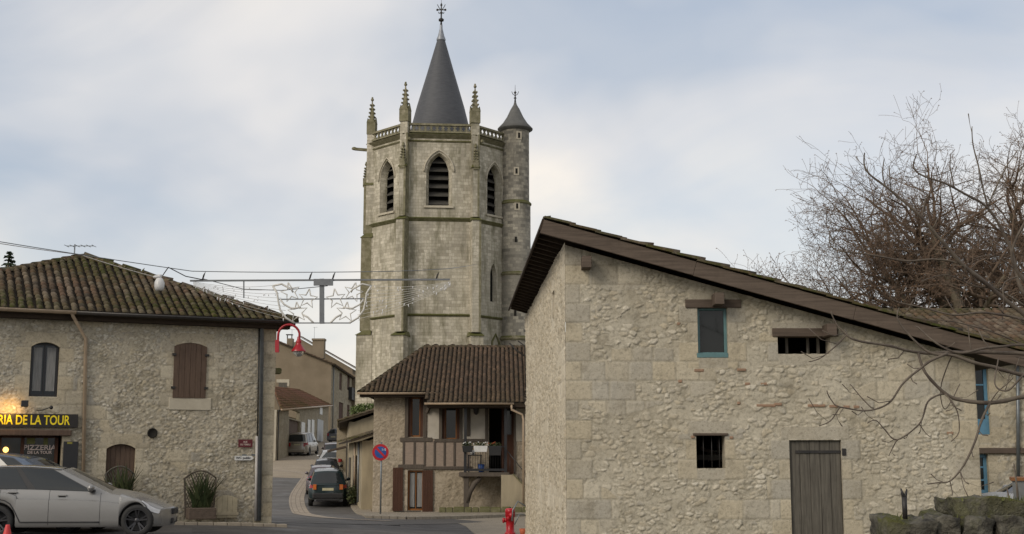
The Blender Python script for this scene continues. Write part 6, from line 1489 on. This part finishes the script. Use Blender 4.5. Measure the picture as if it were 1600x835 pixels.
# ================================================================== ROOF AERIAL, BAG, WIRES
aerial('roof_aerial', 'television aerial standing on the peak of the corner house roof', P(116, 402, 37), .38, .8, 6)
bg = thing('wrapped_bag', 'white plastic wrapped bundle tied to the cable above the mossy roof', 'bundle', P(249, 456, 33.2)); c = P(249, 443, 33.2)
mb = MB(); mb.lathe([(.001, -.2), (.10, -.19), (.135, -.1), (.13, .02), (.08, .12), (.035, .16), (.06, .22), (.001, .24)], 9, c); 
mb.v = [tuple(Vector(v)+noise.noise_vector(Vector(v)*14)*.03) for v in mb.v]; mb.build('wrapping', K['bag'], bg)
mb = MB(); c2_ = P(246, 433, 33.2); mb.ball(c2_, .09, 8, 5, (1.4, .8, .5)); mb.build('upper_wrap', K['bag'], bg)
def wire(name, label, pts, r, mat, sag=0, grp=None, ends=True):
    mb = MB(); q = []
    for a, b in zip(pts, pts[1:]):
        for i in range(12): t = i/12; q.append(a.lerp(b, t)-Z*sag*4*t*(1-t))
    q.append(pts[-1]); mb.tube(q, r, 5); o = mb.build(name, K[mat]); tag(o, label, 'cable', grp); return o
wire('overhead_cable', 'thin dark cable running from upper left across the street to the tower', [P(-60, 368, 31), P(300, 424, 33.6), P(560, 425, 34), P(700, 420, 40), P(745, 413, 94.4)], .011, 'zinc', .02)
wire('overhead_cable', 'pale cable crossing the mossy roof to the wrapped bundle', [P(-40, 374, 31), P(125, 398, 33), P(246, 434, 33.2)], .010, 'pvc', .02)
wire('looped_cable', 'dark looped cable from the wrapped bundle to the light frame', [P(254, 431, 33.2), P(263, 418, 33.3), P(290, 432, 33.8), P(320, 438, 34)], .014, 'iron')
wire('feed_cable', 'sagging blue grey feed cable under the bar of the light frame', [P(318, 436, 34), P(380, 452, 34), P(440, 454, 34), P(512, 447, 34)], .010, 'iron')
# ================================================================== CHRISTMAS LIGHT FRAME
xd = thing('light_decoration', 'hanging light decoration with star outlines strung across the street', 'street decoration', P(502, 505, 34))
FD = Fr(P(298, 715, 34).xy, (1, 0)); dp = lambda x, y, n=0: FD.w(*FD.uv(x, y, n), n)
def part_tube(name, pts, r, mat, par=None, n=6):
    mb = MB(); mb.tube([dp(*p) for p in pts], r, n); return mb.build(name, K[mat], par or xd)
mb = MB(); mb.bar(dp(297, 439), dp(703, 437), .045, .045); mb.build('top_bar', K['alu'], xd)
mb = MB(); mb.bar(dp(503, 436), dp(503, 506), .12, .09, up=(0, 1, 0)); mb.build('central_post', K['alu'], xd)
mb = MB(); mb.pbox(FD, 490, 436, 520, 446, .02, .10); mb.build('junction_box', K['alu'], xd)
mb = MB(); mb.bar(dp(434, 468), dp(568, 467), .03, .03); mb.bar(dp(460, 505), dp(548, 505), .03, .03); mb.bar(dp(381, 439), dp(381, 466), .03, .03, up=(0, 1, 0)); mb.build('cross_bar', K['alu'], xd)
for s_ in (-1, 1):
    X = lambda x: 503+s_*(x-503)
    part_tube('moon_curve', [(X(x), y) for x, y in ((426, 447), (433, 458), (435, 472), (438, 485), (447, 497), (460, 505))], .028, 'rope')
    part_tube('moon_curve', [(X(x), y) for x, y in ((426, 447), (440, 444), (455, 452), (458, 457))], .026, 'rope')
    part_tube('moon_curve', [(X(x), y) for x, y in ((438, 468), (444, 476), (455, 482), (462, 482), (470, 480))], .026, 'rope')
    part_tube('moon_curve', [(X(x), y) for x, y in ((473, 492), (481, 496), (487, 502), (490, 505))], .026, 'rope')
    for (cx_, cy_, r_, ro) in ((454, 457, 15.5, .25), (481, 467, 15.5, -.15), (465, 488, 16, .1)):
        pts = []
        for i in range(11):
            a = math.pi/2+math.pi*i/5+ro; rr = r_ if i % 2 == 0 else r_*.42; pts.append((X(cx_+math.cos(a)*rr), cy_-math.sin(a)*rr))
        part_tube('star_outline', pts, .020, 'rope', n=5)
rnd = random.Random(5); 
for s_ in (-1, 1):
    X = lambda x: 503+s_*(x-503); mb = MB(); bl = MB()
    for i in range(9):
        ye = 446+i*6.6; xe_ = 428+6*math.sin(i/9*3)+i*2.2
        a, b = dp(X(302), 440+i*.9), dp(X(xe_), ye); q = [a.lerp(b, t/10)-Z*.18*4*(t/10)*(1-t/10)*.5 for t in range(11)]
        mb.tube(q, .0055, 3)
        for t in range(5):
            f = rnd.random(); p = a.lerp(b, f)-Z*.36*f*(1-f); bl.tube([p, p-Z*rnd.uniform(.03, .08)+Vector((rnd.uniform(-.03, .03), 0, 0))], .012, 4)
    mb.build('light_strings', K['rope'], xd); bl.split('bulb', K['bulb'], xd, 6)
for x in (318, 485, 521, 683):
    mb = MB(); mb.tube([dp(x-2, 437), dp(x, 430), dp(x+3, 425), dp(x+1, 431), dp(x-1, 437)], .012, 5); mb.build('hanger', K['iron'], xd)
# ================================================================== TREES
def rv(rnd, d, ang):
    a = d.orthogonal().normalized(); b = d.cross(a); t = rnd.uniform(0, 2*math.pi); return (d*math.cos(ang)+(a*math.cos(t)+b*math.sin(t))*math.sin(ang)).normalized()
class Tree:
    def __init__(s, seed): s.r = random.Random(seed); s.trunk = MB(); s.tw = MB(); s.lf = MB(); s.n = 0
    def grow(s, p, d, L, r, lev, maxlev, up=.0, env=None):
        rnd = s.r; seg = max(3, int(6-lev*.6)); pts = [p.copy()]; rad = [r]; dirs = [d.copy()]
        for i in range(seg):
            d = (d+Vector((rnd.gauss(0, .22), rnd.gauss(0, .22), rnd.gauss(0, .17)+up))).normalized(); p = p+d*L/seg; pts.append(p.copy()); rad.append(max(.008, r*(1-.55*(i+1)/seg))); dirs.append(d.copy())
        mb = s.trunk if lev <= 1 else s.tw
        mb.tube(pts, rad, 8 if lev == 0 else (6 if lev == 1 else (4 if lev == 2 else 3)), cap=False)
        if lev >= maxlev:
            for _ in range(3):
                if rnd.random() < .75:
                    q = pts[rnd.randint(1, seg)]; a = rv(rnd, Vector((0, 0, 1)), 1.5); b = a.orthogonal().normalized(); l_ = rnd.uniform(.025, .055); s.lf.col = (rnd.random(), 0, 0, 1); q = q-Z*.04; s.lf.poly([q-a*l_, q+b*l_*.7, q+a*l_, q-b*l_*.7])
            return
        nc = [6, 9, 6, 5, 4, 4][lev]
        for k in range(nc):
            f = rnd.uniform(.5 if lev == 1 else .3, 1.0) if k else 1.0; i = min(seg-1, int(f*seg)); q = pts[i].lerp(pts[i+1], f*seg-i) if i < seg else pts[-1]
            nd = rv(rnd, dirs[min(seg, i+1)], rnd.uniform(.45, 1.25) if k else rnd.uniform(.1, .3))
            s.grow(q, nd, L*rnd.uniform(*((.35, .6) if lev < 2 else (.45, .72))), rad[min(seg, i+1)]*rnd.uniform(.58, .8), lev+1, maxlev, up=.04 if lev < 2 else .02)
YT_ = 62.0
def big_tree(base, label, seed, limbs, height, name='plane_tree'):
    t = thing(name, label, 'tree', base); T = Tree(seed); b = Vector(base)
    T.trunk.tube([b-Z*.5, b+Z*2, b+Z*height*.25, b+Z*height*.38], [.62, .5, .42, .36], 10)
    for (ang, elev, L, r, h) in limbs:
        d = Vector((math.cos(ang)*math.cos(elev), math.sin(ang)*math.cos(elev), math.sin(elev))); T.grow(b+Z*height*h, d, L*(.86 if elev > R(40) else .78), r*1.35, 1, 5, up=.04)
    T.trunk.build('trunk', K['bark'], t); T.tw.build('crown', K['twig'], t); T.lf.build('dead_leaves', K['seed'], t)
    print('tree faces', len(T.tw.f), len(T.lf.f))
b = P(1530, 640, YT_); b.z = 1.8
big_tree(tuple(b), 'large bare plane tree with dense brown twigs rising behind the barn roof', 5, [(R(175), R(42), 8.0, .22, .3), (R(160), R(20), 7.5, .2, .3), (R(195), R(60), 8.2, .24, .36), (R(120), R(70), 8.5, .25, .38), (R(30), R(62), 8.5, .24, .38), (R(350), R(35), 8.0, .22, .33), (R(260), R(55), 7.5, .2, .36), (R(80), R(45), 7, .2, .36), (R(185), R(8), 7.5, .16, .27), (R(180), R(28), 9.0, .2, .33), (R(170), R(56), 8.0, .2, .38)], 15)
b = P(1680, 640, YT_+4); b.z = 1.8
big_tree(tuple(b), 'second bare plane tree with a taller crown at the right edge', 9, [(R(165), R(50), 8.5, .24, .34), (R(200), R(70), 9.5, .26, .38), (R(100), R(72), 9.5, .25, .38), (R(180), R(30), 8.5, .22, .30), (R(20), R(55), 8, .22, .36), (R(250), R(60), 8, .22, .36)], 17)
# fig tree close on the right
ft = thing('fig_tree', 'bare smooth branched tree reaching in from the right in front of the barn', 'tree', (P(1720, 800, 15).x, 15, 1.4))
T = MB(); Fg = random.Random(3); base = Vector(ft.location)
def fbr(pts, r0, r1, tw=True, name_=None):
    r0, r1 = r0*.62, r1*.62
    q = [P(x, y, Y) for x, y, Y in pts]; sm = []
    for i in range(len(q)-1):
        p0, p1, p2, p3 = q[max(0, i-1)], q[i], q[i+1], q[min(len(q)-1, i+2)]
        for k in range(6):
            t = k/6; sm.append(.5*((2*p1)+(p2-p0)*t+(2*p0-5*p1+4*p2-p3)*t*t+(3*p1-3*p2+p3-p0)*t**3))
    sm.append(q[-1]); n = len(sm); rr = [lerp(r0, r1, (i/(n-1))**.8)*(1+.08*math.sin(i*1.7)) for i in range(n)]
    for i in range(1, n-1): sm[i] = sm[i]+noise.noise_vector(sm[i]*3)*.018
    T.tube(sm, rr, 7)
    if tw:
        for i in range(3, n-2, 4):
            if Fg.random() < .42:
                d = rv(Fg, (sm[i+1]-sm[i]).normalized(), Fg.uniform(.6, 1.2)); L_ = Fg.uniform(.12, .4); p = sm[i]; a = p+d*L_*.5; e_ = a+(d+Z*.6).normalized()*L_*.5; T.tube([p, a, e_], [rr[i]*.5, rr[i]*.4, .007], 5)
Yf = 15.0
hub = (1715, 640, 15)
fbr([hub, (1660, 575, 15), (1600, 553, 15), (1503, 551, 14.9), (1436, 551, 14.8), (1394, 542, 14.7), (1342, 532, 14.6), (1323, 523, 14.6), (1308, 505, 14.6), (1299, 487, 14.6)], .05, .010)
fbr([(1323, 523, 14.6), (1312, 536, 14.6), (1295, 551, 14.6), (1280, 561, 14.6), (1264, 565, 14.6)], .018, .008)
fbr([hub, (1640, 600, 14.8), (1600, 587, 14.7), (1531, 568, 14.6), (1488, 556, 14.6), (1455, 552, 14.6), (1425, 530, 14.6), (1403, 501, 14.6), (1405, 481, 14.6)], .055, .010)
fbr([(1480, 553, 14.6), (1455, 563, 14.5), (1436, 577, 14.5), (1408, 601, 14.5), (1389, 629, 14.5), (1356, 641, 14.5), (1313, 637, 14.5), (1300, 627, 14.5), (1292, 615, 14.5)], .028, .009)
fbr([(1313, 637, 14.5), (1299, 657, 14.5), (1280, 666, 14.5)], .014, .007); fbr([(1365, 638, 14.5), (1345, 620, 14.5), (1328, 601, 14.5)], .014, .007)
fbr([(1436, 551, 14.8), (1446, 582, 14.7), (1474, 615, 14.7), (1507, 627, 14.7), (1547, 629, 14.7), (1600, 620, 14.8), (1660, 622, 15), hub], .022, .05)
fbr([(1474, 616, 14.7), (1451, 629, 14.6), (1436, 662, 14.6), (1403, 688, 14.6), (1384, 672, 14.6), (1370, 657, 14.6), (1356, 662, 14.6)], .02, .009)
fbr([(1403, 688, 14.6), (1395, 702, 14.6), (1389, 713, 14.6)], .014, .007); fbr([(1436, 662, 14.6), (1445, 675, 14.6), (1454, 683, 14.6)], .011, .006)
fbr([(1547, 629, 14.7), (1531, 667, 14.5), (1515, 710, 14.4), (1503, 733, 14.4), (1484, 752, 14.4), (1466, 754, 14.4), (1448, 756, 14.4)], .026, .010)
fbr([(1484, 752, 14.4), (1486, 765, 14.4), (1487, 775, 14.4)], .012, .006); fbr([(1500, 737, 14.4), (1506, 752, 14.3), (1513, 757, 14.3)], .011, .006)
fbr([(1474, 616, 14.7), (1490, 632, 14.6), (1498, 650, 14.6), (1498, 676, 14.6), (1486, 690, 14.6)], .016, .008)
fbr([(1488, 556, 14.6), (1470, 600, 14.8), (1478, 640, 14.9), (1500, 600, 15)], .012, .008); fbr([(1430, 510, 14.8), (1470, 540, 14.7), (1500, 552, 14.7), (1540, 545, 14.8), (1600, 540, 15), (1660, 570, 15)], .014, .03)
fbr([(1560, 560, 14.5), (1555, 600, 14.4), (1575, 610, 14.3), (1600, 585, 14.3), (1640, 560, 14.5)], .012, .02); fbr([(1547, 629, 14.7), (1560, 612, 14.6), (1575, 600, 14.5), (1583, 590, 14.4)], .012, .006)
# upward branches
hub2 = (1690, 600, 15.4)
fbr([hub2, (1640, 530, 15.4), (1583, 478, 15.4), (1507, 416, 15.2), (1470, 375, 15.1), (1440, 340, 15), (1384, 292, 15), (1353, 263, 15), (1351, 239, 15)], .06, .012)
fbr([(1384, 292, 15), (1380, 270, 15), (1382, 248, 15)], .016, .009); fbr([(1440, 340, 15), (1445, 315, 15), (1455, 300, 15), (1460, 270, 15)], .018, .008)
fbr([hub2, (1640, 500, 15.6), (1598, 454, 15.6), (1578, 387, 15.6), (1543, 325, 15.5), (1487, 292, 15.4), (1432, 268, 15.4), (1432, 241, 15.4)], .055, .011)
fbr([(1543, 325, 15.5), (1560, 285, 15.5), (1574, 258, 15.5), (1590, 235, 15.5)], .02, .009); fbr([(1543, 325, 15.5), (1530, 262, 15.4), (1520, 225, 15.4), (1519, 198, 15.4)], .02, .009); fbr([(1490, 293, 15.4), (1484, 262, 15.4), (1486, 240, 15.4)], .016, .008)
fbr([(1560, 458, 15.4), (1497, 411, 15.2), (1416, 407, 15.1), (1353, 399, 15), (1310, 392, 15), (1296, 380, 15), (1296, 361, 15)], .025, .009)
fbr([(1600, 478, 15.5), (1560, 452, 15.4), (1525, 448, 15.3), (1480, 430, 15.2), (1440, 440, 15.1)], .022, .009); fbr([hub2, (1640, 480, 15), (1600, 440, 14.8), (1580, 400, 14.7), (1600, 350, 14.6), (1620, 300, 14.6)], .05, .015); fbr([(1620, 460, 15), (1590, 425, 15), (1550, 400, 14.9), (1520, 405, 14.9)], .02, .008)
fbr([hub2, (1650, 520, 15), (1600, 500, 14.9), (1540, 488, 14.8), (1490, 492, 14.7), (1430, 478, 14.7), (1400, 470, 14.7), (1385, 455, 14.7)], .035, .008)
fbr([(1600, 540, 15), (1555, 520, 14.9), (1500, 505, 14.8), (1460, 500, 14.8)], .018, .007); fbr([(1600, 430, 15.4), (1570, 440, 15.2), (1568, 470, 15.1), (1566, 500, 15.1)], .014, .008)
T.build('branches', K['fig'], ft)
T = MB(); T.tube([base-Z*.3, base+Vector((0, 0, .8)), P(*hub), P(*hub2)], [.17, .14, .10, .07], 10); T.build('trunk', K['fig'], ft)
for (x, y, x2, y2, lab) in ((1592, 800, 1584, 724, 'thin bare shoot rising in front of the metal tank, the taller one'), (1579, 800, 1573, 762, 'thin short bare shoot left of the taller one at the metal tank')):
    mb = MB(); mb.tube([P(x, y, 12.9), P((x+x2)/2+1, (y+y2)/2, 12.9), P(x2, y2, 12.9)], [.014, .011, .006], 5); o = mb.build('bare_shoot', K['fig']); tag(o, lab, 'shoot')
# conifer tip at far left
cp = P(12, 430, 52); ct_ = thing('conifer', 'dark narrow conifer tip above the roof at the left edge', 'tree', (cp.x, cp.y, 1.5)); zt_ = P(10, 392, 52).z
mb = MB(); mb.tube([(cp.x, cp.y, 1.3), (cp.x, cp.y, zt_-.1)], [.25, .03], 6); mb.build('trunk', K['bark'], ct_)
mb = MB(); rnd = random.Random(1)
for i in range(60):
    z_ = zt_-.05-i*.16; L_ = .12+i*.05; 
    for k in range(6):
        a = rnd.uniform(0, 6.28); e_ = Vector((cp.x+math.cos(a)*L_, cp.y+math.sin(a)*L_, z_-.1+.12*L_)); mb.col = (rnd.random(), 0, 0, 1)
        for j in range(5): q = Vector((cp.x, cp.y, z_)).lerp(e_, .2+.8*j/4); s_ = .11; a2 = rnd.uniform(0, 6.28); d_ = Vector((math.cos(a2), math.sin(a2), rnd.uniform(-.6, .3)))*s_; b_ = d_.orthogonal().normalized()*s_*.6; mb.poly([q-d_, q+b_, q+d_, q-b_])
mb.build('crown', K['ever'], ct_)
# grass fringe at walls
gm = MB(); rnd = random.Random(12)
def tuft(p, n, h):
    for _ in range(n):
        a = rnd.uniform(0, 6.28); q = Vector(p)+Vector((rnd.uniform(-.08, .08), rnd.uniform(-.08, .08), 0)); b = Vector((math.cos(a), math.sin(a), 0))*.008; gm.col = (rnd.random(), 0, 0, 1); gm.poly([q-b, q+b, q+Vector((rnd.uniform(-.05, .05), rnd.uniform(-.05, .05), h*rnd.uniform(.5, 1.2)))])
for i in range(40):
    u = rnd.uniform(0, WB); p = FB.w(u, 0, .08); tuft((p.x, p.y, g(p.x, p.y)), 14, .14)
for i in range(60):
    u = rnd.uniform(4, WL); p = FL.w(u, 0, rnd.uniform(.1, .4)); tuft((p.x, p.y, g(p.x, p.y)), 10, .09)
o = gm.build('grass_tufts', K['hedge']); o['kind'] = 'stuff'; o['label'] = 'green weeds growing along the foot of the walls'; o['category'] = 'grass'
